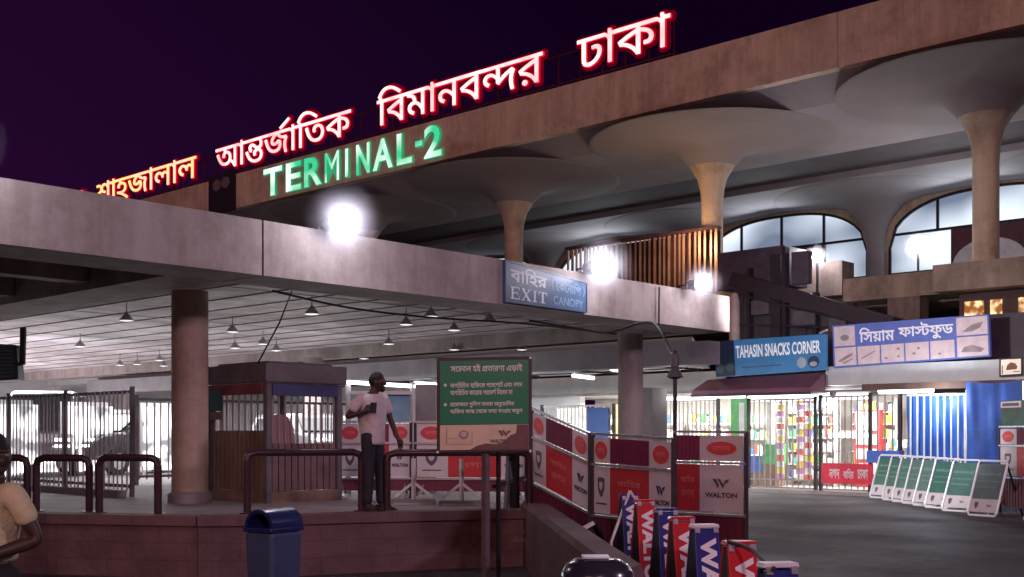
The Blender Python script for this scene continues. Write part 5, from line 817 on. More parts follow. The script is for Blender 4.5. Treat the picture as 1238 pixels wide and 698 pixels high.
greenf = glow('letter_face_green', (.90, 1.15, 1.0), (.05, .62, .30), 1.0, .55, .42, .60)
greenr = glow('letter_rim_green', (.02, .22, .09), (.04, .34, .16), 1.0, .8)
ts = thing('terminal_sign', 'green and white lit letters reading TERMINAL-2 on the roof fascia', 'sign', (29.9, 37, RZ0 + .15))
for ch, a, b in zip('TERMINAL-2', (319, 346, 368, 393, 416, 431, 451, 480, 502, 513), (341, 364, 389, 410, 423, 447, 475, 498, 511, 534)):
    va, vb = vx(a), vx(b)
    z0, z1 = (12.72, 12.90) if ch == '-' else (12.16, 13.38)
    fq = quadmap((UR - .01, va, z0), (UR - .01, vb, z0), (UR - .01, vb, z1), (UR - .01, va, z1))
    if ch == 'I':
        m = MB(); plate(m, fq, .18, 0, .82, 1, .0, .08); q = m.build('letter', greenr, ts)
        m = MB(); plate(m, fq, .27, .03, .73, .97, .082, .10); m.build('letter_face', greenf, q); continue
    if ch == '-':
        m = MB(); plate(m, fq, 0, -.2, 1, 1.2, .0, .08); q = m.build('letter', greenr, ts)
        m = MB(); plate(m, fq, .06, 0, .94, 1, .082, .10); m.build('letter_face', greenf, q); continue
    m = MB()
    g = latin(ch, .02 if ch == 'M' else .045, .05)
    write(m, fq, g, -.03, -.02, 1.03, 1.02, .04, .6)
    q = m.build('letter', greenr, ts)
    m = MB()
    write(m, fq, latin(ch, -.005 if ch == 'M' else .02, .02), .0, .0, 1, 1, .085, .3)
    m.build('letter_face', greenf, q)
# dark board hanging on the fascia between the words
db = thing('fascia_board', 'dark square board with two pale round marks on the roof fascia', 'board', (29.9, vx(268), 12.0))
va, vb = vx(253), vx(284)
fq = quadmap((UR - .02, va, 11.9), (UR - .02, vb, 11.9), (UR - .02, vb, 13.75), (UR - .02, va, 13.75))
m = MB(); plate(m, fq, 0, 0, 1, 1, 0, .10); m.build('panel', mat('board_dark', (.035, .025, .045), .5), db)
m = MB()
disc(m, fq, .33, .72, .16, .14, .10, .115); disc(m, fq, .67, .74, .16, .14, .10, .115)
m.build('mark', mat('mark_pale', (.22, .18, .20), .6), db)

# ================================================================ FLOODLIGHTS ON THE CANOPY
bulb = glow('flood_glass', (1, 1, 1.05), None, 30)

def _sphere(c, r, n=28, k=18):
    vs = [(c[0], c[1], c[2] + r)] + [(c[0] + r * math.sin(math.pi * j / k) * math.cos(2 * math.pi * i / n), c[1] + r * math.sin(math.pi * j / k) * math.sin(2 * math.pi * i / n), c[2] + r * math.cos(math.pi * j / k)) for j in range(1, k) for i in range(n)] + [(c[0], c[1], c[2] - r)]
    fs = [(0, 1 + i, 1 + (i + 1) % n) for i in range(n)]
    for j in range(k - 2):
        for i in range(n): fs.append((1 + j * n + i, 1 + (j + 1) * n + i, 1 + (j + 1) * n + (i + 1) % n, 1 + j * n + (i + 1) % n))
    b = len(vs) - 1
    fs += [(b, 1 + (k - 2) * n + (i + 1) % n, 1 + (k - 2) * n + i) for i in range(n)]
    return vs, fs


def halo_mat(rad):
    """lamp glare put in as a scattering volume, densest round the bulb"""
    fm = bpy.data.materials.new('glare_halo')
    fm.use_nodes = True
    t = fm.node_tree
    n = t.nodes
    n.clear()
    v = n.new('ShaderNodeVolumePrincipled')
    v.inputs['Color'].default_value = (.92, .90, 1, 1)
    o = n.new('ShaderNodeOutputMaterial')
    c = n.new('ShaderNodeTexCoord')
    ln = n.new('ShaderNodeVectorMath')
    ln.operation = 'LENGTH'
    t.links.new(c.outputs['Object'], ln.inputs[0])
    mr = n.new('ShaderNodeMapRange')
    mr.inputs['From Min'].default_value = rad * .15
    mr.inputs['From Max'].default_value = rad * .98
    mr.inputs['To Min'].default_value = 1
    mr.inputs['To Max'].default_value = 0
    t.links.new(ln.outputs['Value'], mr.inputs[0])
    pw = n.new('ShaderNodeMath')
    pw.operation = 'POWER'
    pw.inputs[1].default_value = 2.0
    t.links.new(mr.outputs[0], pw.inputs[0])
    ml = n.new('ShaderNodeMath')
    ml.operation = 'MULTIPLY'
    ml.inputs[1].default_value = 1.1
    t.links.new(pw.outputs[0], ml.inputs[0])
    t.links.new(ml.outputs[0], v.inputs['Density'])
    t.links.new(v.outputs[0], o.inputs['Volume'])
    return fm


floodm = glow('flood_lens', (.94, .93, 1.06), None, 48)
for px, py, pw, r, lab in ((415, 268, 190, .25, 'dazzling floodlight on the canopy edge below the green letters, largest glare'),
                           (728, 322, 240, .26, 'dazzling floodlight on the canopy edge right of the blue exit board'),
                           (849, 343, 560, .20, 'dazzling floodlight on the canopy edge at its far end'),
                           (-58, 168, 190, .24, 'floodlight on the near end of the canopy edge at the left border')):
    p = at(px, py, V=CV - .42)
    fl_ = thing('floodlight', lab, 'floodlight', (p.x, CV + .1, CZ1), 'floodlights on the canopy edge')
    m = MB()
    m.tube([p + Vector((0, r + .12, 0)), p + Vector((0, r + .06, 0)), p + Vector((0, r * .5, 0))], [r * .2, r * .42, r * .5], 24)
    m.build('housing', black, fl_, smooth='auto')
    m = MB()
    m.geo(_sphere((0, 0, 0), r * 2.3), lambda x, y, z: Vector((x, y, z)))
    gl_ = m.build('glare_halo', halo_mat(r * 2.3), fl_, smooth=True, world=False)  # volume added round the lamp to imitate its glare
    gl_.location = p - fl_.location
    m = MB()
    m.bar((p.x, CV + .1, CZ1 - .01), (p.x, CV + .1, p.z), .04, .04)
    m.bar((p.x, CV + .1, p.z), (p.x, p.y + r + .1, p.z), .03, .03)
    m.build('bracket', darkmetal, fl_)
    m = MB()
    m.tube([p + Vector((0, q * r, 0)) for q in (.60, .45, .2, 0, -.25, -.48, -.6, -.64)], [r * q for q in (.25, .47, .62, .65, .6, .43, .25, .05)], 28)
    m.build('lens', floodm, fl_, smooth=True)
    if px > 800: lamp('flood_throw', 'SPOT', p + Vector((.1, -.5, 0)), 1700, (.98, .9, .97), .2, target=(29, 12, 2.5), spot=R(70))
    lamp('flood_beam', 'POINT', p + Vector((0, -.75, .1)), pw * .17, (.98, .84, .90), .2)
for px, py, r, lab in ((988, 311, .16, 'small bright lamp on the dark stair block'), (1110, 299, .2, 'small bright lamp below the second arched window')):
    p = at(px, py, U=32.2 if px < 1000 else 38)
    fl_ = thing('wall_lamp', lab, 'lamp', p - Vector((0, 0, .3)))
    m = MB(); m.lathe([(0, -r), (r * .7, -r * .7), (r * .99, 0), (r * .7, r * .7), (0, r)], p, 20); m.build('globe', floodm, fl_, smooth=True)
    m = MB(); m.geo(_sphere((0, 0, 0), r * 3), lambda x, y, z: Vector((x, y, z))); gl_ = m.build('glare_halo', halo_mat(r * 3), fl_, smooth=True, world=False); gl_.location = p - fl_.location  # the small lamps get the same added glare volume
    m = MB(); m.bar(p - Vector((0, 0, 1.2)), p - Vector((0, 0, r * .8)), .06, .06); m.build('stem', darkmetal, fl_)
    lamp('globe_light', 'POINT', p + Vector((-.35, 0, .1)), 120, (.95, .93, 1), .2)

# ================================================================ LIGHT UNDER THE CANOPY
tubem = glow('tube_light', (1.0, 1.0, 1.0), None, 4)


def tube_lamp(a, b, label, group, r=.035):
    a, b = Vector(a), Vector(b)
    t = thing('tube_lamp', label, 'lamp', (a + b) / 2 + Vector((0, 0, .06)), group)
    m = MB(); m.tube([a, b], r, 10); m.build('tube', tubem, t, smooth='auto')
    m = MB(); m.bar(a + Vector((0, 0, r + .025)), b + Vector((0, 0, r + .025)), .09, .04); m.build('batten', whitesteel, t)
    return t


for i, (u, v) in enumerate(((22.0, 18.5), (22.5, 22.5), (24.5, 19), (24.5, 25), (26.5, 22), (26.5, 29))):
    tube_lamp((u, v, 3.40), (u + 1.6, v + .5, 3.40), 'white tube lamp on the greenish ceiling of the inner hall', 'tube lamps of the inner hall', .05)
for i, (u, v) in enumerate(((12, 40), (16, 42))):
    tube_lamp((u, v, 3.75), (u + 2.2, v, 3.75), 'assumed white tube lamp hanging deep under the canopy behind the fence', 'assumed tube lamps behind the fence', .06)  # these two tubes are unseen and assumed
for u, v, p in ((12, 29, 1500), (14, 38, 2600), (17, 24, 500), (24.5, 21, 500), (24.5, 30, 700)):
    lamp('hall_light', 'AREA', (u, v, 3.2), p, (.96, .97, 1), 5, target=(u, v, 0), sy=5)
for u, v, z, p in ((12.2, 17.0, 2.5, 24), (15.5, 20, 2.4, 20), (12, 24, 2.4, 18), (6, 20, 2.4, 10), (12.6, 22.8, 1.6, 26), (15.5, 25, 1.6, 22), (23.5, 21, 2.6, 55), (23, 16, 2.6, 40)):
    lamp('hall_light', 'POINT', (u, v, z), p, (1, .97, .96), .35)  # points added to light the ceiling; the low pair by the cars, their fronts

# cone lamps hung from the ceiling
conem = mat('cone_shade', (.30, .28, .29), .5, var=.2)
conew = mat('cone_inside', (.8, .8, .8), .5, emit=(1, .97, .95), es=.9)
cone = None
for px, py in ((153, 385), (145, 440), (166, 439), (193, 434), (198, 441), (281, 399), (318, 414), (334, 422), (284, 419), (377, 377), (491, 390), (549, 397), (592, 386), (549, 421), (631, 421), (72, 467), (157, 468), (97, 417), (521, 380), (440, 432), (470, 414), (412, 447)):
    z = 3.66
    p = at(px, py, Z=z)
    if cone is None:
        cone = thing('pendant_lamp', 'small cone shaped lamp hanging from the canopy ceiling', 'lamp', p, 'cone lamps hanging under the canopy')
        m = MB(); m.lathe([(.13, -.04), (.04, .07), (.025, .09), (.01, .11), (.01, .30)], p, 18); m.build('shade', conem, cone, smooth='auto')
        m = MB(); m.lathe([(0.0, -.015), (.08, -.024), (.118, -.042), (.02, -.055), (0, -.06)], p, 16); m.build('diffuser', conew, cone, smooth=True)
    else:
        copy_tree(cone, loc=p)

# hanging louvred speaker, top left
p = at(5, 432, D=21)
sb = thing('hanging_speaker', 'dark louvred box hanging from the canopy ceiling at the left border', 'speaker', p)
m = MB()
f = quadmap(at(-22, 462, D=21), at(22, 459, D=21), at(19, 417, D=21), at(-20, 415, D=21))
plate(m, f, 0, 0, 1, 1, -.3, 0); m.build('cabinet', mat('cabinet_dark', (.028, .027, .05), .5), sb, bevel=.03)
m = MB()
for k in range(8): plate(m, f, .08, .1 + .1 * k, .9, .14 + .1 * k, 0, .02)
m.build('louvre', mat('louvre_grey', (.07, .07, .11), .5), sb)
m = MB()
a = at(27, 440, D=21.05)
m.tube([at(18, 440, D=21.05), a, at(28, 405, D=21.05), at(28, 396, D=21.05)], .06, 8); m.build('bracket', black, sb)

# ================================================================ FENCES BEHIND THE PLATFORM
postm = mat('fence_post', (.17, .15, .16), .5, .2, var=.3)


def fence(a, b, z0, z1, label, gap, bw, mt, posts, cat='fence'):
    a, b = Vector(a), Vector(b)
    L = (b - a).length
    d = (b - a).normalized()
    t = thing('bar_fence', label, cat, (a + b) / 2 + Vector((0, 0, z0 - .1)))
    m = MB()
    n = int(L / gap)
    for k in range(n):
        p = a + d * (k + .5) * gap
        jx = random.uniform(-.012, .012)
        m.bar(p + Vector((jx, 0, z0)), p + Vector((jx, 0, z1 - .04 + random.uniform(-.01, .01))), bw * random.uniform(.8, 1.15), .014, up=d.cross(Vector((0, 0, 1))))
    m.build('bars', mt, t)
    m = MB()
    o = d.cross(Vector((0, 0, 1))) * .04
    for z in (z0 + .06, z1 - .05): m.bar(a + o + Vector((0, 0, z)), b + o + Vector((0, 0, z)), .03, .05)
    m.build('rail', postm, t)
    for k in range(posts + 1):
        p = a + d * L * k / posts + o
        m = MB(); m.bar(p + Vector((0, 0, z0 - .1)), p + Vector((0, 0, z1 + .03)), .055, .055); m.build('post', postm, t)
    return t


barm = mat('fence_bar', (.66, .62, .64), .4, .1, var=.45, scale=1.3)
fence((8.8, 16.0, 0), (8.8, 31, 0), .80, 2.34, 'steel bar fence behind the three low rails at the left', .14, .028, barm, 7)
fence((10.9, 19.6, 0), (20, 19.6, 0), .80, 2.35, 'steel bar fence behind the guard booth and the standing man', .15, .032, barm, 5)
m = MB()
m.box((8.6, 16, .70), (8.75, 31, .80))
tag(m.build('kerb', deckm), kind='structure')

# bright hall behind the fences: far wall, tubes and parked cars
wh = mat('white_wall', (.72, .72, .74), .6, var=.1, scale=.4)
m = MB()
m.box((-14, 46, 0), (30, 46.3, 4.2)).box((29.61, 24.3, 0), (29.9, 45.99, 3.54))
for k in range(11): m.box((-5 + 3 * k, 45.6, .7), (-4.6 + 3 * k, 46, 4.0))
tag(m.build('hall_wall', wh), 'white hall wall far behind the fence under the canopy', 'wall')
glowp = glow('added_glow_panel', (.42, .40, .44), (3, 2.9, 3), 1.0, 2.2, .38, .60)  # glowing panels added behind the fence to fill it with glare
lpan = None
for k in range(11):
    p = Vector((9.2 + 1.28 * k, 31.6 + 1.1 * (k % 2), .7)) if k < 8 else Vector(((10.1, 24.3, .7), (12.05, 24.7, .7), (13.7, 24.2, .7))[k - 8])
    if lpan is None:
        lpan = thing('glow_panel', 'added glowing white panel standing behind the parked cars and the fence', 'light box', p, 'added glowing panels behind the fence')
        m = MB(); m.box(p + Vector((0, 0, .12)), p + Vector((1.12, .1, 1.58))); m.build('face', glowp, lpan)
        m = MB(); m.box(p + Vector((-.04, .101, .2)), p + Vector((1.06, .2, 1.68))); m.box(p + Vector((0, .1, 0)), p + Vector((.06, .16, .199))); m.box(p + Vector((.96, .1, 0)), p + Vector((1.02, .16, .199))); m.build('case', whitesteel, lpan)
    else:
        c_ = copy_tree(lpan, loc=p)
        if k >= 8: c_['label'] = ('leftmost added glowing white panel just behind the bar fence', 'middle added glowing white panel just behind the bar fence', 'added glowing white panel just behind the bar fence, nearest the pillar')[k - 8]

carw = mat('car_white', (.16, .15, .17), .25, var=.04, coat=.6)
card = mat('car_dark', (.05, .045, .055), .25, var=.1, coat=.6)
carglass = mat('car_glass', (.02, .022, .028), .08, var=.1)
headm = mat('headlight_glass', (.8, .8, .8), .2, emit=(1, .98, .95), es=4)


def car(c, ang, body, label, van=False):
    t = thing('parked_car', label, 'car', c, 'cars parked behind the fence')
    ca, sa = math.cos(ang), math.sin(ang)

    def L(x, y, z): return Vector((c[0] + x * ca - y * sa, c[1] + x * sa + y * ca, c[2] + z))
    h = 1.95 if van else 1.46
    prof = [(-2.1, .35), (2.1, .35), (2.15, .75), (1.75, .95), (1.1, 1.0), (.55, h - .05), (.3, h), (-1.7, h), (-2.1, 1.0 if not van else h - .2)] if True else 0
    m = MB()
    n = len(prof)
    st = [(-.86, .0), (-.80, .0), (.80, .0), (.86, .0)]
    vs = []
    for y, _ in ((-.84, 0), (.84, 0)):
        for x, z in prof: vs.append(L(x, y * (1 - .12 * max(0, (z - .95) / .6)), z))
    m.add(vs, [tuple(range(n))[::-1], tuple(range(n, 2 * n))] + [(i, (i + 1) % n, n + (i + 1) % n, n + i) for i in range(n)])
    m.build('body', body, t, bevel=.06)
    m = MB()
    wz = lambda q: 1.03 + (h - .1 - 1.03) * q
    m.hexa([L(1.10, -.68, 1.04), L(1.10, .68, 1.04), L(.60, .62, h - .10), L(.60, -.62, h - .10), L(1.14, -.68, 1.04), L(1.14, .68, 1.04), L(.64, .62, h - .10), L(.64, -.62, h - .10)])
    m.build('windscreen', carglass, t)
    for s in (-1, 1):
        m = MB()
        m.hexa([L(.9, s * .84, 1.02), L(-1.6, s * .84, 1.02), L(-1.5, s * .775, h - .12), L(.5, s * .775, h - .12)] + [L(.9, s * .86, 1.02), L(-1.6, s * .86, 1.02), L(-1.5, s * .795, h - .12), L(.5, s * .795, h - .12)])
        m.build('side_window', carglass, t)
        for x in (-1.35, 1.35):
            m = MB(); m.tube([L(x, s * .70, .32), L(x, s * .87, .32)], .32, 20); q = m.build('wheel', black, t, smooth='auto')
            m = MB(); m.tube([L(x, s * .865, .32), L(x, s * .885, .32)], .19, 14); m.build('rim', steel, q, smooth='auto')
        m = MB(); m.hexa([L(2.10, s * .45, .66), L(2.10, s * .8, .66), L(1.95, s * .8, .84), L(1.95, s * .45, .84)] + [L(2.19, s * .45, .66), L(2.19, s * .8, .66), L(2.0, s * .8, .86), L(2.0, s * .45, .86)])
        m.build('headlight', headm, t)
    return t


def dpos(px, D, z): q = at(px, 525, D=D); return (q.x, q.y, z)


toward = math.atan2(-FWD.y, -FWD.x)
car(dpos(55, 27, .7), toward + .25, carw, 'white parked van behind the left end of the bar fence', True)
car(dpos(165, 28, .7), toward - .5, card, 'dark parked car behind the third low rail')
car(dpos(375, 29, .7), toward + .6, carw, 'white parked car seen through the booth window bars')

# ================================================================ GUARD BOOTH
bU, bV = 9.2, 13.05
bth = thing('guard_booth', 'boxy wooden guard booth with barred windows beside the round pillar', 'booth', (bU + .65, bV + .75, .7))
bw_, bd_ = 1.30, 1.45
wood = mat('booth_wood', (.27, .17, .12), .45, var=.45, scale=2, streak=True)
bdark = mat('booth_dark', (.13, .11, .12), .6, var=.3)
bblue = mat('booth_blue', (.05, .055, .14), .5, var=.3)
x0, x1, y0, y1 = bU, bU + bw_, bV, bV + bd_
m = MB()
for (x, y) in ((x0, y0), (x1 - .08, y0), (x0, y1 - .08), (x1 - .08, y1 - .08)):
    m = MB(); m.box((x, y, .7), (x + .08, y + .08, 2.35)); m.build('post', bdark, bth)
m = MB()   # ribbed lower panels
for k in range(12):
    y = y0 + .10 + (bd_ - .2) * k / 12
    m.box((x0 + .01, y, .86), (x0 + .05, y + .085, 1.70))
m.box((x0 + .05, y0 + .085, .86), (x0 + .07, y1 - .085, 1.70))
m.build('side_panel', wood, bth)
m = MB()
for k in range(10):
    x = x0 + .10 + (bw_ - .2) * k / 10
    m.box((x, y0 + .01, .86), (x + .09, y0 + .05, 1.52))
m.box((x0 + .085, y0 + .05, .86), (x1 - .085, y0 + .07, 1.52))
m.build('front_panel', mat('booth_maroon', (.17, .10, .10), .6, var=.35, scale=3), bth)
m = MB()
for k in range(9):
    y = y0 + .12 + (bd_ - .24) * k / 8
    m.bar((x0 + .04, y, 1.70), (x0 + .04, y, 2.2), .018, .018)
for k in range(11):
    x = x0 + .12 + (bw_ - .24) * k / 10
    m.bar((x, y0 + .04, 1.52), (x, y0 + .04, 2.2), .02, .02)
m.build('window_bars', mat('booth_bar', (.4, .33, .33), .4, .4), bth)
m = MB()
m.box((x0 - .05, y0 - .06, 2.36), (x1 + .05, y1 + .05, 2.62)).box((x0 + .1, y0 + .1, 2.621), (x1 - .1, y1 - .1, 2.66))
m.build('roof', bdark, bth, bevel=.02)
m = MB(); m.box((x0 + .085, y0 - .02, 2.18), (x1 - .085, y0 + .05, 2.35)); m.build('front_header', bblue, bth)
m = MB(); m.box((x0 - .02, y0 + .085, 2.2), (x0 + .05, y1 - .085, 2.35)); m.build('side_header', mat('booth_red', (.20, .05, .06), .6, var=.3), bth)
m = MB()
fq = quadmap((x0 - .03, y1 + .12, 1.98), (x0 - .03, y1 - .42, 1.98), (x0 - .03, y1 - .42, 2.28), (x0 - .03, y1 + .12, 2.28))
plate(m, fq, 0, 0, 1, 1, 0, .03); sg = m.build('name_board', mat('board_green', (.03, .09, .085), .5, var=.2), bth)
m = MB(); plate(m, fq, 0, -.42, 1, -.05, 0, .025); m.build('notice', mat('notice_pale', (.22, .13, .12), .6, var=.2), bth)
m = MB(); m.box((x0 + .005, y0 + .005, .7), (x1 - .005, y1 - .005, .855)); m.build('plinth', wood, bth)
m = MB(); m.box((x0 + .4, y1 - .05, .86), (x1 - .1, y1 - .02, 1.5)); m.build('back_panel', bdark, bth)
# plastic chair back inside the booth
ch = thing('plastic_chair', 'pinkish round backed plastic chair inside the guard booth', 'chair', (x0 + .75, y0 + .55, .7))
m = MB()
fq = quadmap((x0 + .50, y0 + .7, 1.15), (x0 + 1.0, y0 + .7, 1.15), (x0 + 1.0, y0 + .78, 1.95), (x0 + .5, y0 + .78, 1.95))
shape(m, fq, [(0, 0), (1, 0), (1, .6), (.93, .8), (.78, .94), (.5, 1), (.22, .94), (.07, .8), (0, .6)], 0, .03)
cpk = mat('chair_pink', (.42, .22, .22), .45)
m.build('backrest', cpk, ch, bevel=.01)
m = MB(); m.box((x0 + .5, y0 + .28, 1.12), (x0 + 1.0, y0 + .72, 1.15)); m.build('seat', cpk, ch, bevel=.01)
for (x, y) in ((.52, .3), (.95, .3), (.52, .66), (.95, .66)):
    m = MB(); m.bar((x0 + x, y0 + y, .857), (x0 + x, y0 + y, 1.12), .04, .04); m.build('leg', cpk, ch)

# white framed display stand with a blue screen behind the man
ds = thing('display_stand', 'white framed stand with blue screen and tube lamp behind the standing man', 'display stand', at(460, 600, D=18))
D_ = 18.0
q = lambda px, z, dd=0.: at(px, 525, D=D_ + dd) + Vector((0, 0, z - EYE))
m = MB()
for px in (421, 499): m.bar(q(px, .7), q(px, 2.46), .06, .06)
m.bar(q(419, 2.30), q(501, 2.30), .05, .05)
m.build('frame', whitesteel, ds)
m = MB(); m.tube([q(352, 2.50, -.3), q(424, 2.46, -.05), q(502, 2.40, 0)], .03, 8); m.build('tube', tubem, ds)
m = MB()
f = quadmap(q(437, 1.86, .1), q(497, 1.86, .1), q(497, 2.25, .1), q(437, 2.25, .1)); plate(m, f, 0, 0, 1, 1, -.05, .0)
m.build('screen', glow('screen_blue', (.012, .022, .05), (.10, .12, .17), 1., 2.), ds)
m = MB(); plate(m, f, -.04, -.06, 1.04, 1.06, -.08, -.051); m.build('bezel', black, ds)
m = MB()
f2 = quadmap(q(501, .7, .5), q(527, .7, .5), q(527, 2.45, .5), q(501, 2.45, .5)); plate(m, f2, 0, 0, 1, 1, -.3, 0)
ub = m.build('service_box', mat('box_grey', (.28, .26, .26), .7), None); tag(ub, 'plain grey upright box between the blue screen and the green board', 'cabinet')

# ================================================================ RAILS ON THE PLATFORM EDGE
railm = mat('rail_paint', (.050, .022, .030), .35, .2, var=.3, scale=5)


def rail(pa, pb, ztop, label, D=None, r=.045):
    a, b = at(pa[0], pa[1], Z=.70), at(pb[0], pb[1], Z=.70)
    ta, tb = Vector((a.x, a.y, ztop)), Vector((b.x, b.y, ztop))
    t = thing('guard_rail', label, 'railing', (a + b) / 2)
    d = (tb - ta).normalized()
    z = Vector((0, 0, 1))
    m = MB()
    m.tube([ta - z * .10, ta - z * .03 + d * .02, ta + d * .10, tb - d * .10, tb - z * .03 - d * .02, tb - z * .10], r, 12)
    m.build('top_rail', railm, t, smooth='auto')
    for s in ((a, ta), (b, tb)):
        m = MB(); m.tube([s[0] + z * .002, s[1] - z * .09], r, 12); m.tube([s[0] + z * .001, s[0] + z * .02], r * 2, 12); m.build('post', railm, t, smooth='auto')


rail((-30, 618), (33, 619), 1.36, 'short dark tube rail leftmost on the platform edge, behind the man in yellow')
rail((44, 619), (108, 620), 1.36, 'short dark tube rail in the middle of the three left ones')
rail((120, 621), (191, 623), 1.37, 'short dark tube rail nearest to the round pillar')
rail((299, 622), (437, 619), 1.43, 'long dark tube rail between the blue litter bin and the standing man')
rail((468, 618.5), (640, 617), 1.42, 'long dark tube rail behind the green notice board')

# ================================================================ PRINTED BARRIER PANELS
vwhite = mat('vinyl_white', (.60, .56, .58), .45, var=.10, scale=3)
vred = mat('vinyl_red', (.50, .035, .045), .45, var=.15, scale=2)
vmag = mat('vinyl_magenta', (.24, .028, .10), .45, var=.2, scale=3)
vmagd = mat('vinyl_magenta_dark', (.15, .018, .06), .5, var=.2)
vskirt = mat('vinyl_maroon', (.14, .022, .050), .5, var=.25, scale=2)
redisc = mat('emblem_red', (.62, .06, .07), .5, var=.1)
navy = mat('print_navy', (.02, .025, .10), .5)
greyp = mat('print_grey', (.10, .09, .10), .5)
pinkp = mat('print_pink', (.68, .20, .20), .5)


def w_mark(m, f, u0, v0, u1, v1, n):
    su, sv = u1 - u0, v1 - v0
    P = lambda L: [(u0 + su * a, v0 + sv * b) for a, b in L]
    shape(m, f, P([(0, 1), (.2, 1), (.40, .30), (.31, 0)]), n - .003, n)
    shape(m, f, P([(.27, 1), (.44, 1), (.70, .30), (.62, 0)]), n - .003, n)
    shape(m, f, P([(.62, .0), (.70, .30), (.78, .55), (.90, .62), (1, 1), (.72, .85)]), n - .003, n + .001)


def shield(m, f, u, v, su, sv, n):
    P = lambda s: [(u + su * s * a, v + sv * s * b) for a, b in [(-1, .9), (-.3, 1), (.3, 1), (1, .9), (.85, -.2), (.4, -.8), (0, -1.05), (-.4, -.8), (-.85, -.2)]]
    shape(m, f, P(1), n - .003, n)


def barrier(c00, c10, c11, c01, label, cells=(0, .26, .72, 1), kind='full', group='printed barrier panels', vs=.44, feet=True):
    """c00 c10 bottom corners, c11 c01 top corners"""
    f = quadmap(c00, c10, c11, c01)
    t = thing('barrier_panel', label, 'barrier', (Vector(c00) + Vector(c10)) / 2, group)
    W = (Vector(c10) - Vector(c00)).length
    vm = vs + (1 - vs) * .62
    m = MB(); plate(m, f, .01, .10, .99, vs - .015, -.02, .0)
    k = int(W / .09)
    for i in range(k): plate(m, f, (i + .2) / k, .11, (i + .55) / k, vs - .03, .0, .012)
    m.build('skirt', vskirt, t)
    for (a, b) in ((f(0, 0), f(0, 1)), (f(1, 0), f(1, 1))):
        m = MB(); m.bar(a, b, .045, .045, up=FWD); m.build('side_frame', darkmetal, t)
    for v in (vs - .01, vm, 1.0):
        m = MB(); m.bar(f(-.005, v, .012), f(1.005, v, .012), .035, .028); m.build('cross_rail', steel, t)
    a, b, c, d = cells
    lo0, lo1, up0, up1 = vs + .012, vm - .012, vm + .014, .975
    n0, n1 = -.012, .006
    for nm, r0, r1, mats in (('upper_print', up0, up1, (vwhite, vmag, vwhite)), ('lower_print', lo0, lo1, (vwhite, vred, vwhite))):
        m = MB()
        plate(m, f, a + .012, r0, b, r1, n0, n1)
        m.use(1); plate(m, f, b, r0, c, r1, n0, n1 - .001)
        m.use(0); plate(m, f, c, r0, d - .012, r1, n0, n1)
        m.build(nm, [mats[0], mats[1]], t)
    m = MB()
    k = max(6, int((c - b) * W / .045))
    for i in range(k): plate(m, f, b + (c - b) * (i + .2) / k, up0 + .006, b + (c - b) * (i + .6) / k, up1 - .006, n1, n1 + .006)
    m.build('ribbing', vmagd, t)
    n = n1 + .005
    hv = (up1 - up0)
    asp = hv / 1.0
    for (q0, q1) in ((a, b), (c, d)):
        if q1 - q0 < .12: continue
        cu = (q0 + q1) / 2
        ru = (q1 - q0) * .34
        m = MB(); disc(m, f, cu, (up0 + up1) / 2, ru, hv * (.36 if kind == 'full' else .27), n1 - .002, n); e_ = m.build('emblem', redisc, t)
        m = MB(); g = bengali('নগদ'); write(m, f, g, cu - ru * .6, (up0 + up1) / 2 - hv * .09, cu + ru * .6, (up0 + up1) / 2 + hv * .10, n + .002); m.build('lettering', pinkp, e_)
    hl = lo1 - lo0
    if b - a > .12:
        m = MB(); shield(m, f, (a + b) / 2, lo0 + hl * .56, (b - a) * .2, hl * .21, n); m.use(1); shield(m, f, (a + b) / 2, lo0 + hl * .58, (b - a) * .10, hl * .09, n + .002)
        m.use(0); plate(m, f, a + (b - a) * .22, lo0 + hl * .19, a + (b - a) * .80, lo0 + hl * .225, n1 - .002, n)
        m.build('shield_mark', [greyp, vwhite], t)
    if c - b > .1:
        m = MB()
        write(m, f, bengali('বাহির'), b + (c - b) * .20, lo0 + hl * .60, b + (c - b) * .80, lo0 + hl * .76, n)
        write(m, f, bengali('নগদ'), b + (c - b) * .22, lo0 + hl * .28, b + (c - b) * .78, lo0 + hl * .46, n)
        m.build('slogan', mat('print_faded', (.62, .16, .16), .5), t)
    if d - c > .12:
        m = MB(); w_mark(m, f, c + (d - c) * .30, lo0 + hl * .50, c + (d - c) * .68, lo0 + hl * .70, n)
        write(m, f, latin('WALTON', .045), c + (d - c) * .12, lo0 + hl * .30, c + (d - c) * .86, lo0 + hl * .41, n)
        m.build('maker_mark', greyp if kind == 'right' else navy, t)
    if feet:
        for u in (.08, .92):
            p = f(u, 0)
            nr = (f(u, .5, .35) - f(u, .5, 0)); nr.z = 0
            m = MB(); z = Vector((0, 0, .03))
            m.bar(p + z - nr, p + z + nr, .05, .05); m.bar(p + z + nr * .9, f(u, .18), .03, .03); m.bar(p + z - nr * .9, f(u, .18), .03, .03)
            m.build('foot', steel, t)
    return t, f


def vert(px, D, z0, z1):
    q = at(px, 525, D=D)
    return Vector((q.x, q.y, z0)), Vector((q.x, q.y, z1))


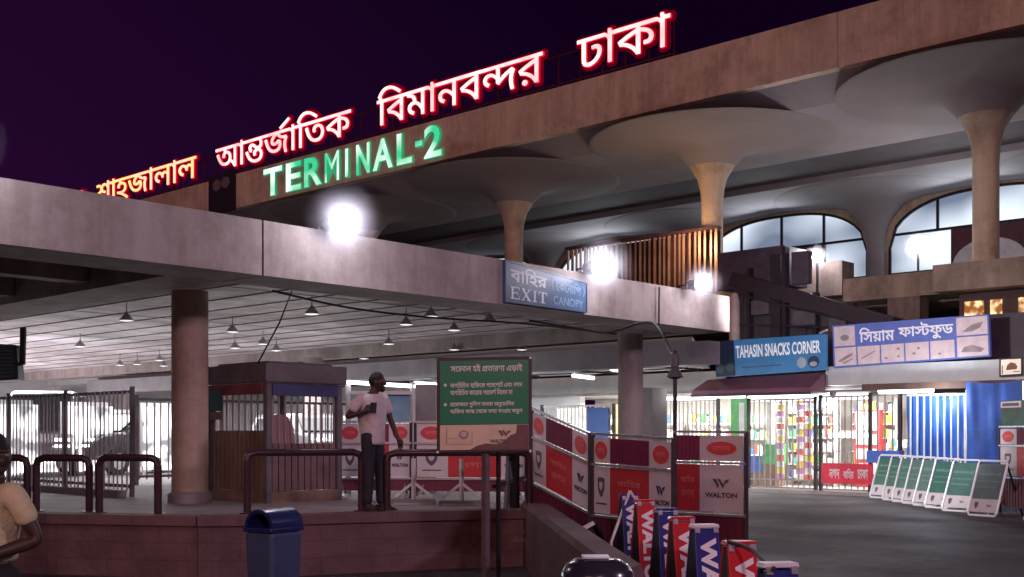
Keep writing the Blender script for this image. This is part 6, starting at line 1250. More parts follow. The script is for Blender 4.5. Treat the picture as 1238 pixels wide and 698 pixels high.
b0, t0 = vert(643.5, 14.5, .32, 1.975); b1, t1 = vert(713, 13.35, .03, 1.66)
barrier(b0, b1, t1, t0, 'printed barrier panel sloping down the ramp, next to the green notice board', (0, .26, .72, 1))
b0, t0 = vert(717, 13.25, .0, 1.655); b1, t1 = vert(814, 12.2, .0, 1.60)
barrier(b0, b1, t1, t0, 'printed barrier panel in the middle behind the leaning blue and red boards', (0, .23, .72, 1))
b0, t0 = vert(816, 13.5, .0, 1.68); b1, t1 = vert(902, 13.0, .0, 1.67)
barrier(b0, b1, t1, t0, 'dark maroon barrier panel with red oval emblem, next to the open road', (0, .02, .36, .97), 'right')
b0, t0 = vert(1209, 23.4, .0, 1.80); b1, t1 = vert(1262, 22.0, .0, 1.80)
barrier(b0, b1, t1, t0, 'printed barrier panel at the right border behind the row of green boards', (0, .40, .98, 1))
for (xa, xb, Da, Db, z0, lab) in ((408, 497, 17.0, 17.0, .7, 'printed barrier panel behind the standing man'), (502, 636, 16.9, 16.6, .7, 'printed barrier panel on the platform behind the green notice board')):
    b0, t0 = vert(xa, Da, z0, 1.83); b1, t1 = vert(xb, Db, z0, 1.83)
    barrier(b0, b1, t1, t0, lab, (0, .30, .78, 1) if xa > 450 else (0, .34, .70, 1), vs=.27)
# angled metal feet standing on the platform
for px, D, lab in ((500, 15.5, 'angled metal foot stand beside the white post'), (558, 15.2, 'angled metal foot stand with white strip below the green board')):
    p = at(px, 525, D=D); p.z = .7
    t = thing('foot_stand', lab, 'stand', p)
    r_ = RGT
    m = MB(); m.bar(p - r_ * .26 + Vector((0, 0, .01)), p + r_ * .26 + Vector((0, 0, .01)), .12, .02)
    m.build('base', steel, t)
    m = MB(); m.bar(p, p + Vector((0, 0, .62)), .045, .045)
    m.bar(p - r_ * .25 + Vector((0, 0, .10)), p + Vector((0, 0, .30)), .035, .035); m.bar(p + r_ * .25 + Vector((0, 0, .10)), p + Vector((0, 0, .30)), .035, .035)
    m.build('strut', whitesteel, t)
    m = MB(); m.box(p + Vector((-.2, -.2, .021)), p + Vector((.2, -.14, .03))) if False else m.bar(p - r_ * .30 + Vector((0, 0, .02)) - FWD * .02, p + r_ * .30 + Vector((0, 0, .02)) - FWD * .02, .03, .1)
    m.build('foot_board', mat('foot_board_grey', (.25, .22, .22), .6), t)

# ================================================================ GREEN NOTICE BOARD
gD = 10.4
p = at(587, 698, Z=0)
gb = thing('notice_board', 'green bengali notice board on a steel post in front of the platform wall', 'notice board', (at(587, 525, D=gD).x, at(587, 525, D=gD).y, 0))
gq = lambda px, py: at(px, py, D=gD)
f = quadmap(gq(528, 548), gq(643, 546.5), gq(643, 431), gq(528, 433))
m = MB(); plate(m, f, 0, 0, 1, 1, -.06, 0); m.build('backing', mat('board_back', (.05, .028, .03), .5), gb, bevel=.008)
m = MB()
gf = quadmap(f(.035, .03, .001), f(.965, .03, .001), f(.965, .965, .001), f(.035, .965, .001))
plate(m, gf, 0, .285, 1, 1, 0, .006); m.build('green_sheet', mat('sheet_green', (.010, .125, .062), .35, var=.12, scale=2, emit=(.01, .2, .1), es=.10), gb)  # green sheet given a faint glow of its own to brighten it
m = MB(); plate(m, gf, 0, 0, 1, .28, 0, .005); lw = m.build('lower_sheet', mat('sheet_cream', (.72, .60, .42), .4, var=.12, scale=4), gb)
m = MB()
shape(m, gf, [(.34, .002), (.42, .045), (.52, .07), (.62, .06), (.70, .075), (.80, .16), (.86, .18), (.87, .276), (.998, .276), (.998, .002)], .005, .007)
m.build('torn_patch', mat('torn_brown', (.17, .10, .085), .7, var=.2), lw)
m = MB()
plate(m, gf, .07, .06, .08, .26, .005, .0075); plate(m, gf, .10, .06, .37, .066, .005, .0075); plate(m, gf, .10, .13, .2, .135, .005, .0075); plate(m, gf, .36, .07, .366, .2, .005, .0075)
disc(m, gf, .27, .17, .055, .05, .005, .0075); m.use(1); disc(m, gf, .27, .175, .035, .03, .0076, .009)
w_mark(m.use(2), gf, .66, .145, .80, .215, .011); write(m, gf, latin('WALTON', .04), .57, .075, .78, .115, .011)
m.build('print', [mat('print_tan', (.38, .28, .2), .5), vwhite, greyp], lw)
m = MB()
write(m, gf, bengali('সচেতন হই প্রতারণা এড়াই'), .12, .865, .93, .965, .009)
for txt, u0, u1, v0, v1 in (('অপরিচিত ব্যক্তিকে পাসপোর্ট এবং নগদ', .115, .93, .695, .765), ('অপরিচিত কারোর পরামর্শ নিবেন না', .115, .82, .615, .685), ('প্রয়োজনে পুলিশ অথবা অনুমোদিত', .115, .84, .475, .548), ('ব্যক্তির কাছ থেকে তথ্য সংগ্রহ করুন', .115, .93, .395, .468)):
    write(m, gf, bengali(txt), u0, v0, u1, v1, .009)
disc(m, gf, .06, .73, .018, .018, .006, .009); disc(m, gf, .06, .51, .018, .018, .006, .009)
m.build('lettering', mat('print_pale', (.78, .80, .66), .5, var=.05), gb)
m = MB()
b_ = gq(587, 546) + FWD * .05; m.bar(Vector((b_.x, b_.y, 0)), b_, .055, .055)
m.build('post', mat('post_grey', (.20, .15, .16), .4, .4, var=.3), gb)
m = MB(); b2 = gq(602, 546) + FWD * .30; m.bar(Vector((b2.x, b2.y, 0)), b2, .03, .03); m.build('rear_post', darkmetal, gb)
m = MB()
for (u, v) in ((.01, .01), (.985, .012), (.985, .985)): disc(m, f, u, v, .014, .014, 0, .01, 10)
m.build('bolt', whitesteel, gb)
# spare posts and dark bar stand behind the notice board
st = thing('folded_stand', 'folded dark stand with pale struts behind the notice board posts', 'stand', at(622, 604, D=14.4))
q = lambda px, z: at(px, 525, D=14.5) + Vector((0, 0, z - EYE))
m = MB(); m.bar(q(612, .7), q(616, 1.5), .05, .05); m.bar(q(628, .7), q(612, 1.45), .03, .03); m.build('strut', mat('strut_blue', (.25, .3, .36), .4, .4), st)
m = MB(); m.bar(q(622, .7), q(622, 1.5), .12, .06); m.bar(q(595, .98), q(634, 1.10), .05, .05); m.build('upright', black, st)

# ================================================================ EXIT BOARD ON THE CANOPY
V_ = CV - .03
c = [at(609, 365.5, V=V_), at(708, 378.5, V=V_), at(708, 343, V=V_), at(609, 314, V=V_)]
ex = thing('exit_sign', 'blue painted board lettered EXIT fixed to the canopy fascia', 'sign', (c[0] + c[1]) / 2)
f = quadmap(*c)
m = MB(); plate(m, f, 0, 0, 1, 1, -.02, .03); m.build('board', mat('exit_blue', (.030, .075, .16), .4, var=.25, scale=2), ex)
m = MB()
for q in ((0, 0, 1, .03), (0, .97, 1, 1), (0, .03, .012, .97), (.988, .03, 1, .97)): plate(m, f, *q, .03, .04)
m.build('frame', mat('exit_frame', (.03, .05, .10), .4), ex)
n = .034
m = MB()
write(m, f, bengali('বাহির'), .055, .50, .49, .93, n)
serif(m, f, 'E', .06, .10, .17, .40, n); serif(m, f, 'X', .18, .10, .30, .40, n); serif(m, f, 'I', .31, .10, .375, .40, n); serif(m, f, 'T', .385, .10, .49, .40, n)
m.build('lettering', mat('exit_white', (.50, .56, .62), .5), ex)
m = MB()
write(m, f, bengali('কেনোপি'), .60, .53, .92, .90, n); write(m, f, latin('(', .0), .55, .50, .58, .88, n); write(m, f, latin(')', .0), .94, .50, .97, .88, n)
write(m, f, latin('CANOPY', .02), .57, .12, .95, .38, n)
m.build('faded_lettering', mat('exit_faded', (.14, .22, .32), .5), ex)

# ================================================================ SHOP FRONT ON THE RIGHT
SU = 29.0


def sq(px, py, u=SU): return at(px, py, U=u)


shop = thing('snack_shop', 'row of lit snack shops under a white concrete band', 'shop', (30.5, 14.5, 0))
m = MB()
a, b = sq(998, 449), sq(1275, 432)
m.box((29.02, b.y, 2.98), (30.19, a.y, 3.50))
m.build('band', mat('band_white', (.55, .60, .60), .6, var=.08), shop)
m = MB()
a, b = sq(1050, 470), sq(1275, 470)
m.box((28.6, b.y, 2.80), (30.18, a.y, 2.97)); m.build('awning_edge', mat('awning_brown', (.10, .055, .045), .7, var=.3), shop)
m = MB()
m.box((29.3, 3, 0), (36, 26.5, .10)); m.build('floor', mat('shop_floor', (.5, .47, .45), .5), shop)
m = MB()
m.box((33.2, 3, .11), (33.4, 26.5, 3.4)).box((29.6, 12.75, .11), (33.19, 12.85, 3.4)).box((30.4, 17.6, .11), (33.19, 17.7, 3.4))
m.build('wall', mat('shop_wall', (.70, .67, .62), .6), shop)
m = MB(); m.box((29.4, 12.9, 2.9), (33.19, 26.4, 2.97)).box((29.7, 3, 3.3), (33.2, 12.7, 3.4)); m.build('ceiling', ceilm, shop)
for v in (14.0, 15.5, 16.7, 19.4, 21.5, 23.8): lamp('shop_light', 'AREA', (30.6, v, 2.8), 190, (1, .98, .94), 1.2, target=(30.9, v, 0), sy=.3)
# goods
cols = [(.6, .08, .06), (.7, .55, .08), (.08, .35, .12), (.06, .14, .5), (.75, .72, .7), (.5, .2, .45), (.7, .3, .06), (.1, .4, .45), (.04, .04, .05)]
gm = [mat('packet_%s' % n_, c_, .35, var=.2, scale=8) for n_, c_ in zip(('red', 'yellow', 'green', 'blue', 'white', 'violet', 'orange', 'teal', 'black'), cols)]


def shelf(v0, v1, u, zs, label, nper, hh):
    t = thing('goods_shelf', label, 'shelf', (u, (v0 + v1) / 2, .1), 'shelves of packets in the snack shops')
    m = MB()
    for z in zs: m.box((u, v0, z - .03), (u + .35, v1, z))
    for v in (v0, v1 - .03): m.box((u - .002, v, .101), (u + .352, v + .03, zs[-1] + hh + .05))
    m.build('rack', whitesteel, t)
    m = MB()
    for z in zs:
        v = v0 + .04
        while v < v1 - .16:
            wd = random.uniform(.05, .14); h = hh * random.uniform(.55, 1)
            m.use(random.choice([0, 1, 2, 3, 4, 4, 4, 4, 4, 4, 4, 2, 1, 7, 8, 4])).box((u + .03, v, z + .001), (u + .28, v + wd * .92, z + h)); v += wd
    tag(m.build('packets', gm, t), kind='stuff')


shelf(15.9, 17.5, 31.2, [.35, .75, 1.15, 1.55, 1.95, 2.3], 'shelf of bright packets behind the left gate leaf', 10, .33)
shelf(14.3, 15.7, 31.8, [.35, .75, 1.15, 1.55, 1.95, 2.3], 'shelf of bright packets behind the gate post', 10, .33)
shelf(12.95, 14.2, 31.0, [.9, 1.3], 'low white counter shelf behind the right gate leaf', 10, .2)
shelf(18.0, 21.5, 32, [.5, 1.0, 1.5, 2.0], 'shelf of packets left of the tall dark gate post', 10, .33)
shelf(22.0, 25.5, 32, [.5, 1.0, 1.5, 2.0], 'shelf of packets far left behind the shop fence', 10, .33)
# hanging strings of packets
for i, (px, lab) in enumerate(((943, 'left'), (966, 'middle'), (977, 'right'))):
    a = sq(px, 490, 30.0)
    t = thing('packet_string', 'hanging string of shiny snack packets, %s one behind the left gate leaf' % lab, 'snack packets', (a.x, a.y, 2.88))
    m = MB(); m.bar((a.x, a.y, .35), (a.x, a.y, 2.88), .012, .012); m.build('cord', black, t)
    m = MB()
    z = 2.7; k = 0
    while z > .4:
        m.use([4, 1, 5, 4, 0][(k + i) % 5]).hexa([(a.x, a.y - .1, z - .17), (a.x + .07, a.y - .1, z - .17), (a.x + .07, a.y + .1, z - .17), (a.x, a.y + .1, z - .17), (a.x + .02, a.y - .11, z), (a.x + .04, a.y - .11, z), (a.x + .04, a.y + .11, z), (a.x + .02, a.y + .11, z)])
        z -= .185; k += 1
    m.build('packets', gm, t)
fr = thing('drinks_fridge', 'red drinks fridge standing inside the right shop', 'fridge', (31.6, 12.95, .1))
m = MB(); a = sq(1052, 500, 31.6)
m.box((31.6, a.y - .3, .1), (32.2, a.y + .5, 2.35)); m.build('cabinet', mat('fridge_red', (.5, .04, .05), .4, var=.1), fr, bevel=.02)
m = MB()
for k in range(4): m.box((31.57, a.y - .22, .5 + .42 * k), (31.599, a.y + .42, .8 + .42 * k))
m.build('bottles', gm[4], fr)
m = MB(); m.box((31.57, a.y - .25, 2.05), (31.598, a.y + .45, 2.3)); m.build('header', vwhite, fr)
for px, z0, z1, cm_, lab in ((906, .5, 1.0, 3, 'blue crate on the shop floor behind the left gate leaf'), (932, .75, 1.35, 2, 'green bin of goods behind the left gate leaf'), (893, 1.0, 2.75, 2, 'green and white banner hung at the left edge of the snack shop')):
    a = sq(px, 500, 30.2)
    t = thing('goods_crate' if z1 < 2 else 'hanging_banner', lab, 'crate' if z1 < 2 else 'banner', (30.4, a.y, .1))
    m = MB(); m.box((30.2, a.y - .28, z0), (30.6 if z1 < 2 else 30.23, a.y + .28, z1)); m.build('body', gm[cm_], t)
    if z1 < 2:
        m = MB(); m.box((30.18, a.y - .3, z1 - .05), (30.62, a.y + .3, z1 + .001)); m.build('rim', gm[cm_], t)
        m = MB(); m.box((30.22, a.y - .26, .11), (30.58, a.y + .26, z0)); m.build('stand', wood, t)
    else:
        m = MB(); m.box((30.19, a.y - .2, 1.3), (30.199, a.y - .02, 2.6)); m.build('white_strip', vwhite, t)

# gate and fence along the shop front
gatem = mat('gate_steel', (.30, .27, .26), .35, .6, var=.25, scale=4)


def gate(name, pa, pb, z0, z1, gap, label, u=SU, posts=True, bw=.042):
    va, vb = sq(pa, 540, u).y, sq(pb, 540, u).y
    t = thing(name, label, 'gate' if 'gate' in name else 'fence', (u, (va + vb) / 2, .1))
    m = MB()
    n = max(2, int(abs(va - vb) / gap))
    for k in range(1, n):
        v = va + (vb - va) * k / n
        m.box((u, v - bw / 2, z0 + .05), (u + .02, v + bw / 2, z1 - .04))
    m.build('bars', gatem, t)
    m = MB()
    for z in (z0 + .02, z1 - .03): m.box((u - .012, min(va, vb), z - .025), (u + .032, max(va, vb), z + .025))
    m.box((u - .01, min(va, vb), z0 + .22), (u + .03, max(va, vb), z0 + .26))
    m.build('rail', gatem, t)
    if posts:
        for v in (va, vb):
            m = MB(); m.box((u - .03, v - .045, .1), (u + .05, v + .045, z1 + .03)); m.build('post', darkmetal, t)
    return t


gate('shop_fence', 655, 742, .12, 2.6, .16, 'bar fence with dark frame beside the round white pillar, far left of the shops', 29.0)
gate('shop_fence', 786, 868, .12, 2.68, .15, 'bar fence in front of the lit shop, left of the tall dark gate post')
tube_lamp((30.9, sq(1006, 530, 30.9).y, 1.62), (30.9, sq(1052, 530, 30.9).y, 1.62), 'added tube lamp brightening the white counter behind the right gate leaf', None, .08)  # tube added to brighten the counter
gate('sliding_gate', 905, 986, .12, 2.66, .17, 'left leaf of the tall bar gate before the snack shop', 28.95)
gate('sliding_gate', 992, 1052, .12, 2.70, .17, 'right leaf of the tall bar gate carrying a red banner', 28.9)
gate('shop_fence', 1052, 1088, .12, 2.72, .2, 'narrow bar fence between the red bannered gate leaf and the blue tarpaulin', 28.95)
a, b = sq(993, 574, 28.86), sq(1056, 574, 28.86)
rb = thing('red_banner', 'red banner with white writing tied low on the right gate leaf', 'banner', (28.86, (a.y + b.y) / 2, .3))
f = quadmap((28.87, a.y, .30), (28.87, b.y, .30), (28.87, b.y, .86), (28.87, a.y, .86))
m = MB(); plate(m, f, 0, 0, 1, 1, 0, .015); m.build('cloth', mat('banner_red', (.62, .03, .06), .6, var=.2), rb)
m = MB()
for i, q in enumerate(('নগদ', 'বাহির', 'ঢাকা')): write(m, f, bengali(q), .16 + .27 * i, .25, .36 + .27 * i, .75, .019)
m.build('writing', vwhite, rb)
m = MB(); m.box((28.65, 3, 0), (29.3, 26.5, .097)); tag(m.build('shop_step', mat('kerb_stone', (.28, .25, .24), .8, var=.2)), kind='structure')
# bright tubes above the gates
for i, (p0, p1, py, u, lab) in enumerate(((905, 1002, 480, 29.4, 'glaring tube lamp over the left gate leaf'), (1012, 1052, 479, 29.4, 'tube lamp over the right gate leaf'), (870, 900, 478, 29.6, 'short tube lamp left of the tall dark gate post'), (1063, 1128, 471, 28.7, 'tube lamp under the brown awning edge by the blue tarpaulin'), (790, 866, 482, 29.5, 'tube lamp over the fence left of the awning'))):
    a, b = sq(p0, py, u), sq(p1, py, u)
    z = min(a.z, b.z)
    tube_lamp((u, a.y, z), (u, b.y, z), lab, None, .085)
for px, py, lab in ((1005, 489, 'round glaring bulb beside the gate post'),):
    a = sq(px, py, 29.3)
    t = thing('bulb_lamp', lab, 'lamp', a)
    m = MB(); m.lathe([(0, -.16), (.12, -.1), (.16, 0), (.12, .1), (0.03, .16)], a, 18); m.build('bulb', bulb, t, smooth=True)
    m = MB(); m.bar(a + Vector((0, 0, .15)), a + Vector((0, 0, .35)), .04, .04); m.build('holder', darkmetal, t)
a, b = sq(1229, 485, 28.5), sq(1250, 485, 28.5)
m = MB(); m.box((28.5, b.y, a.z), (28.6, a.y, a.z + .48)); t = m.build('glow_panel', glow('light_box_face', (1.6, 1.55, 1.4)), None); tag(t, 'glaring white light box at the right border above the printed barrier', 'light box')
# blue tarpaulins
tarp = mat('tarpaulin', (.02, .12, .50), .55, var=.25, scale=1.6, bump=.3)


def drape(px0, px1, py0, py1, u, label, mt, amp=.06):
    va, vb = sq(px0, 520, u).y, sq(px1, 520, u).y
    z0, z1 = sq(px0, py1, u).z, sq(px0, py0, u).z
    m = MB(); nx, nz = 40, 24
    vs = []
    for side in (0, .012):
        for i in range(nx + 1):
            for j in range(nz + 1):
                s_, r_ = i / nx, j / nz
                d = amp * (math.sin(s_ * 19 + 3 * r_) * .5 + math.sin(s_ * 7 - r_ * 9) * .6 + math.sin(s_ * 31 + r_ * 2) * .25) * (1.1 - r_ * .6)
                vs.append((u + d + side, va + (vb - va) * s_, z0 + (z1 - z0) * r_ - .05 * math.sin(s_ * math.pi) * r_))
    fs = []
    K = (nx + 1) * (nz + 1)
    for i in range(nx):
        for j in range(nz):
            q = i * (nz + 1) + j
            fs.append((q, q + 1, q + nz + 2, q + nz + 1)); fs.append((K + q, K + q + nz + 1, K + q + nz + 2, K + q + 1))
    m.add(vs, fs)
    return tag(m.build('tarpaulin', mt, None, smooth=True), label, 'tarpaulin')


drape(1096, 1166, 478, 575, 28.75, 'bright blue tarpaulin behind white bars', tarp)
drape(1168, 1236, 462, 600, 28.45, 'darker blue tarpaulin hanging right of the white bars', mat('tarpaulin_dark', (.015, .085, .40), .6, var=.35, scale=1.0, bump=.3), .045)
wb = thing('white_bar_screen', 'white bar screen in front of the bright blue tarpaulin', 'screen', (28.55, sq(1130, 560, 28.55).y, .0))
m = MB()
for k in range(9):
    v = sq(1101 + 8.2 * k, 520, 28.55).y
    m.box((28.53, v - .018, .05), (28.56, v + .018, 2.62))
m.build('bars', mat('bar_white', (.75, .8, .85), .3, .2), wb)
m = MB(); va, vb = sq(1097, 500, 28.55).y, sq(1168, 500, 28.55).y
m.box((28.52, vb, 2.62), (28.57, va, 2.67)).box((28.515, vb - .06, 0), (28.575, vb, 2.75)); m.build('frame', whitesteel, wb)
lamp('shop_light', 'POINT', (28.1, sq(1130, 500, 28.1).y, 2.5), 80, (.9, .95, 1), .15)  # local point added to brighten the blue tarpaulin
cr = MB(); a = sq(1056, 545, 28.6); cr.box((28.6, a.y - .7, .9), (28.9, a.y + .2, 1.22)); tag(cr.build('blue_crate', gm[3]), 'blue crate stacked behind the first green board', 'crate')

# ---- shop signs
s1 = thing('shop_sign', 'blue sign lettered TAHASIN SNACKS CORNER above the purple awning', 'sign', sq(930, 450, 28.6))
U1 = 28.6
f = quadmap(sq(866, 456, U1), sq(997, 447, U1), sq(997, 404, U1), sq(863, 413, U1))
m = MB(); plate(m, f, 0, 0, 1, 1, -.18, 0); m.build('box', mat('sign_blue', (.05, .20, .42), .35, var=.25, scale=.7, emit=(.03, .14, .32), es=.22), s1)
m = MB(); plate(m, f, 0, 0, .19, 1, 0, .006); m.build('navy_panel', mat('sign_navy', (.02, .04, .09), .4, var=.3), s1)  # navy panel over the left end of the sign
m = MB()
write(m, f, latin('TAHASIN SNACKS CORNER', .03), .205, .48, .965, .84, .010)
m.build('lettering', mat('sign_white', (.75, .80, .82), .5, emit=(.5, .6, .65), es=.35), s1)
m = MB(); disc(m, f, .80, .24, .04, .16, 0, .008); m.use(1); disc(m, f, .905, .24, .05, .17, 0, .008); m.use(0); disc(m, f, .905, .18, .032, .07, .009, .012)
m.use(2); plate(m, f, .25, .20, .62, .23, 0, .006); disc(m, f, .05, .22, .035, .13, .006, .01); disc(m, f, .14, .24, .04, .12, .006, .01)
m.build('picture', [mat('plate_pale', (.35, .48, .55), .5), mat('hat_dark', (.03, .05, .10), .5), mat('leaf_dim', (.05, .12, .14), .5)], s1)
m = MB(); m.bar(sq(991, 403, U1), sq(1000, 399, 28.2), .04, .04); m.build('strut', whitesteel, s1)
aw = thing('awning', 'sloping purple cloth awning under the blue shop sign', 'awning', sq(930, 470, 28.2))
m = MB()
A0, A1 = sq(864, 458, 28.55), sq(998, 449, 28.55)
zlo = 2.78
m.hexa([(27.7, A0.y + .25, zlo), (27.7, A1.y, zlo), (28.55, A1.y, zlo), (28.55, A0.y + .25, zlo), (27.72, A0.y + .25, zlo + .12), (27.72, A1.y, zlo + .12), (28.55, A1.y, A1.z - .02), (28.55, A0.y + .25, A0.z - .02)])
m.build('cloth', mat('awning_purple', (.14, .052, .085), .7, var=.2, bump=.2), aw, bevel=.02)
m = MB(); m.box((27.68, A1.y - .01, zlo - .07), (27.72, A0.y + .26, zlo - .003)); m.build('valance', mat('awning_dark', (.05, .02, .035), .7), aw)

s2 = thing('shop_sign', 'white and violet fast food sign in bengali with picture squares', 'sign', sq(1100, 440, 28.9))
U2 = 28.9
f = quadmap(sq(1008, 445, U2), sq(1197, 431, U2), sq(1195, 380, U2), sq(1006, 394, U2))
m = MB(); plate(m, f, 0, 0, 1, 1, -.12, 0); m.build('box', mat('sign_violet', (.10, .15, .42), .4, var=.15, emit=(.10, .12, .45), es=.22), s2)
m = MB()
for i in range(5): plate(m, f, .012 + .158 * i, .035, .012 + .158 * i + .148, .46, 0, .008)
plate(m, f, .808, .035, .992, .50, 0, .008); plate(m, f, .808, .54, .992, .965, 0, .008); plate(m, f, .012, .50, .155, .965, 0, .007)
m.build('picture_square', mat('square_white', (.62, .52, .55), .5, var=.15, scale=5, emit=(.6, .5, .54), es=.16), s2)
m = MB()
write(m, f, bengali('সিয়াম'), .185, .55, .42, .90, .010); write(m, f, bengali('ফাস্টফুড'), .445, .52, .79, .93, .010)
m.build('lettering', mat('sign2_white', (.72, .72, .80), .5, emit=(.7, .7, .8), es=.25), s2)
m = MB()
disc(m, f, .075, .80, .052, .13, .007, .010); plate(m, f, .04, .56, .12, .75, .007, .0095); m.use(1); disc(m, f, .085, .69, .03, .07, .010, .013)
m.use(1); shape(m, f, [(.03, .15), (.05, .12), (.13, .25), (.14, .33), (.11, .30)], .008, .011); shape(m, f, [(.06, .1), (.08, .08), (.14, .18), (.13, .2)], .008, .011)
shape(m, f, [(.19, .18), (.20, .16), (.29, .32), (.285, .34)], .008, .011)
for u, v in ((.36, .14), (.44, .16), (.44, .34), (.54, .2), (.57, .32), (.70, .15)): disc(m, f, u, v, .010, .03, .008, .011, 10)
shape(m, f, [(.83, .15), (.95, .12), (.97, .2), (.90, .3), (.85, .26)], .008, .011); shape(m, f, [(.84, .62), (.90, .78), (.97, .84), (.95, .7), (.90, .62)], .008, .011)
m.build('picture', [mat('hat_white', (.65, .65, .68), .5), mat('food_grey', (.34, .28, .30), .5, var=.3)], s2)

s3 = thing('small_sign', 'small framed white sign with brown food picture at the end of the white band', 'sign', sq(1220, 450, 28.9))
f = quadmap(sq(1208, 456, 28.9), sq(1236, 454, 28.9), sq(1236, 432, 28.9), sq(1208, 433.5, 28.9))
m = MB(); plate(m, f, 0, 0, 1, 1, -.05, 0); m.build('frame', black, s3)
m = MB(); plate(m, f, .08, .1, .94, .92, 0, .006); m.build('face', mat('sign_cream', (.8, .74, .62), .5, emit=(.9, .8, .62), es=.35), s3)
m = MB(); shape(m, f, [(.3, .35), (.75, .35), (.8, .5), (.7, .68), (.5, .75), (.35, .6)], .006, .009); m.build('picture', mat('food_brown', (.25, .09, .05), .5), s3)
m = MB(); plate(m, f, .6, .2, .9, .25, .006, .009); plate(m, f, .12, .15, .16, .6, .006, .009); m.build('print', greyp, s3)
gs_ = thing('menu_board', 'white and green menu board above the printed barrier at the right border', 'menu board', sq(1225, 513, 27.5))
f = quadmap(sq(1210, 515, 27.5), sq(1250, 515, 27.5), sq(1250, 483, 27.5), sq(1210, 485, 27.5))
m = MB(); plate(m, f, 0, 0, 1, 1, -.04, 0); m.build('board', mat('menu_green', (.03, .09, .06), .5, var=.5, scale=4), gs_)
m = MB(); plate(m, f, .0, .72, .62, .97, 0, .008); m.use(1); plate(m, f, .05, .78, .55, .90, .008, .011); m.build('header', [vwhite, greyp], gs_)
m = MB(); p = f(.5, 0); m.bar((p.x + .03, p.y, 0), (p.x + .03, p.y, p.z), .06, .06); m.build('post', darkmetal, gs_)
m = MB(); m.box((29.35, 18.6, 2.98), (29.6, 46, 3.54)); m.build('header', mat('header_white', (.55, .56, .54), .6, var=.1), shop)
# dark pillar left of the gate, grey pillar block by the second column
m = MB(); p = at(785, 525, D=27.5)
m.box((p.x - .3, p.y - .3, 0), (p.x + .3, p.y + .3, 2.75)); tag(m.build('pillar_block', mat('block_grey', (.30, .28, .27), .7)), 'plain grey square block behind the round white pillar', 'pillar')
bc = sq(723, 500, 28.9)
m = MB(); yy = sq(756, 500, 29.3).y; m.box((29.3, yy - .5, .9), (29.36, yy + .5, 2.6)); tag(m.build('glow_panel', glow('light_box_amber', (1.2, .75, .25), (1.6, 1.4, .9), 1., 3)), 'amber lit box behind the far shop fence beside the round white pillar', 'light box')
m = MB(); yy = sq(690, 500, 29.3).y; m.box((29.3, yy - 1.0, .9), (29.36, yy + .6, 2.5)); tag(m.build('glow_panel', glow('light_box_white', (.9, .9, .85), (1.8, 1.8, 1.7), 1., 2)), 'white lit box behind the far shop fence, left of the dark blue cloth', 'light box')
m = MB(); m.box((28.85, bc.y - .45, 1.1), (28.9, bc.y + .42, 2.5)); tag(m.build('blue_cloth', mat('cloth_blue', (.03, .07, .22), .6)), 'dark blue cloth hung on the far shop fence', 'cloth')

# ================================================================ LAMP POST WITH CABLE
p = at(816, 525, D=16.5)
lp = thing('speaker_post', 'thin pole with a small dark horn and looped cable before the fence', 'pole', (p.x, p.y, 0))
m = MB(); m.tube([(p.x, p.y, 0), (p.x, p.y, 2.85)], .03, 10); m.build('pole', darkmetal, lp)
m = MB(); m.lathe([(.04, 2.62), (.10, 2.52), (.12, 2.47), (.04, 2.44)], p - Vector((0, 0, EYE)), 14); m.tube([(p.x, p.y, 2.62), (p.x, p.y, 2.80)], .065, 12); m.build('horn', mat('horn_grey', (.09, .09, .10), .5), lp, smooth='auto')
cpts = [at(797, 347, V=CV - .05), at(796.5, 395, V=CV - .05)]
m = MB(); m.tube(cpts, .018, 6)
loop = [at(640, 388, D=18.5), at(690, 396, D=18.3), at(728, 402, D=18.0), at(748, 399, D=17.8), at(772, 391, D=17.6), at(790, 391, D=17.4), at(800, 402, D=17.1), at(808, 420, D=16.8), at(816, 434, D=16.5)]


def smoothp(P, k=4):
    out = []
    for i in range(len(P) - 1):
        p0, p1, p2, p3 = P[max(i - 1, 0)], P[i], P[i + 1], P[min(i + 2, len(P) - 1)]
        for j in range(k):
            t = j / k
            out.append(.5 * ((2 * p1) + (p2 - p0) * t + (2 * p0 - 5 * p1 + 4 * p2 - p3) * t * t + (3 * p1 - p0 - 3 * p2 + p3) * t ** 3))
    return out + [P[-1]]


m.tube(smoothp(loop), .02, 6)
m.tube(smoothp([at(330, 352, V=13), at(420, 372, V=13.4), at(520, 384, V=13.6), at(640, 392, V=13.6), at(745, 404, V=13.4)]), .018, 6)
m.tube([at(353, 352, Z=3.9), at(338, 390, D=15.6), at(311, 441, D=15.8)], .012, 5)
tag(m.build('cable', black), 'black cable looping under the canopy edge to the thin pole', 'cable')

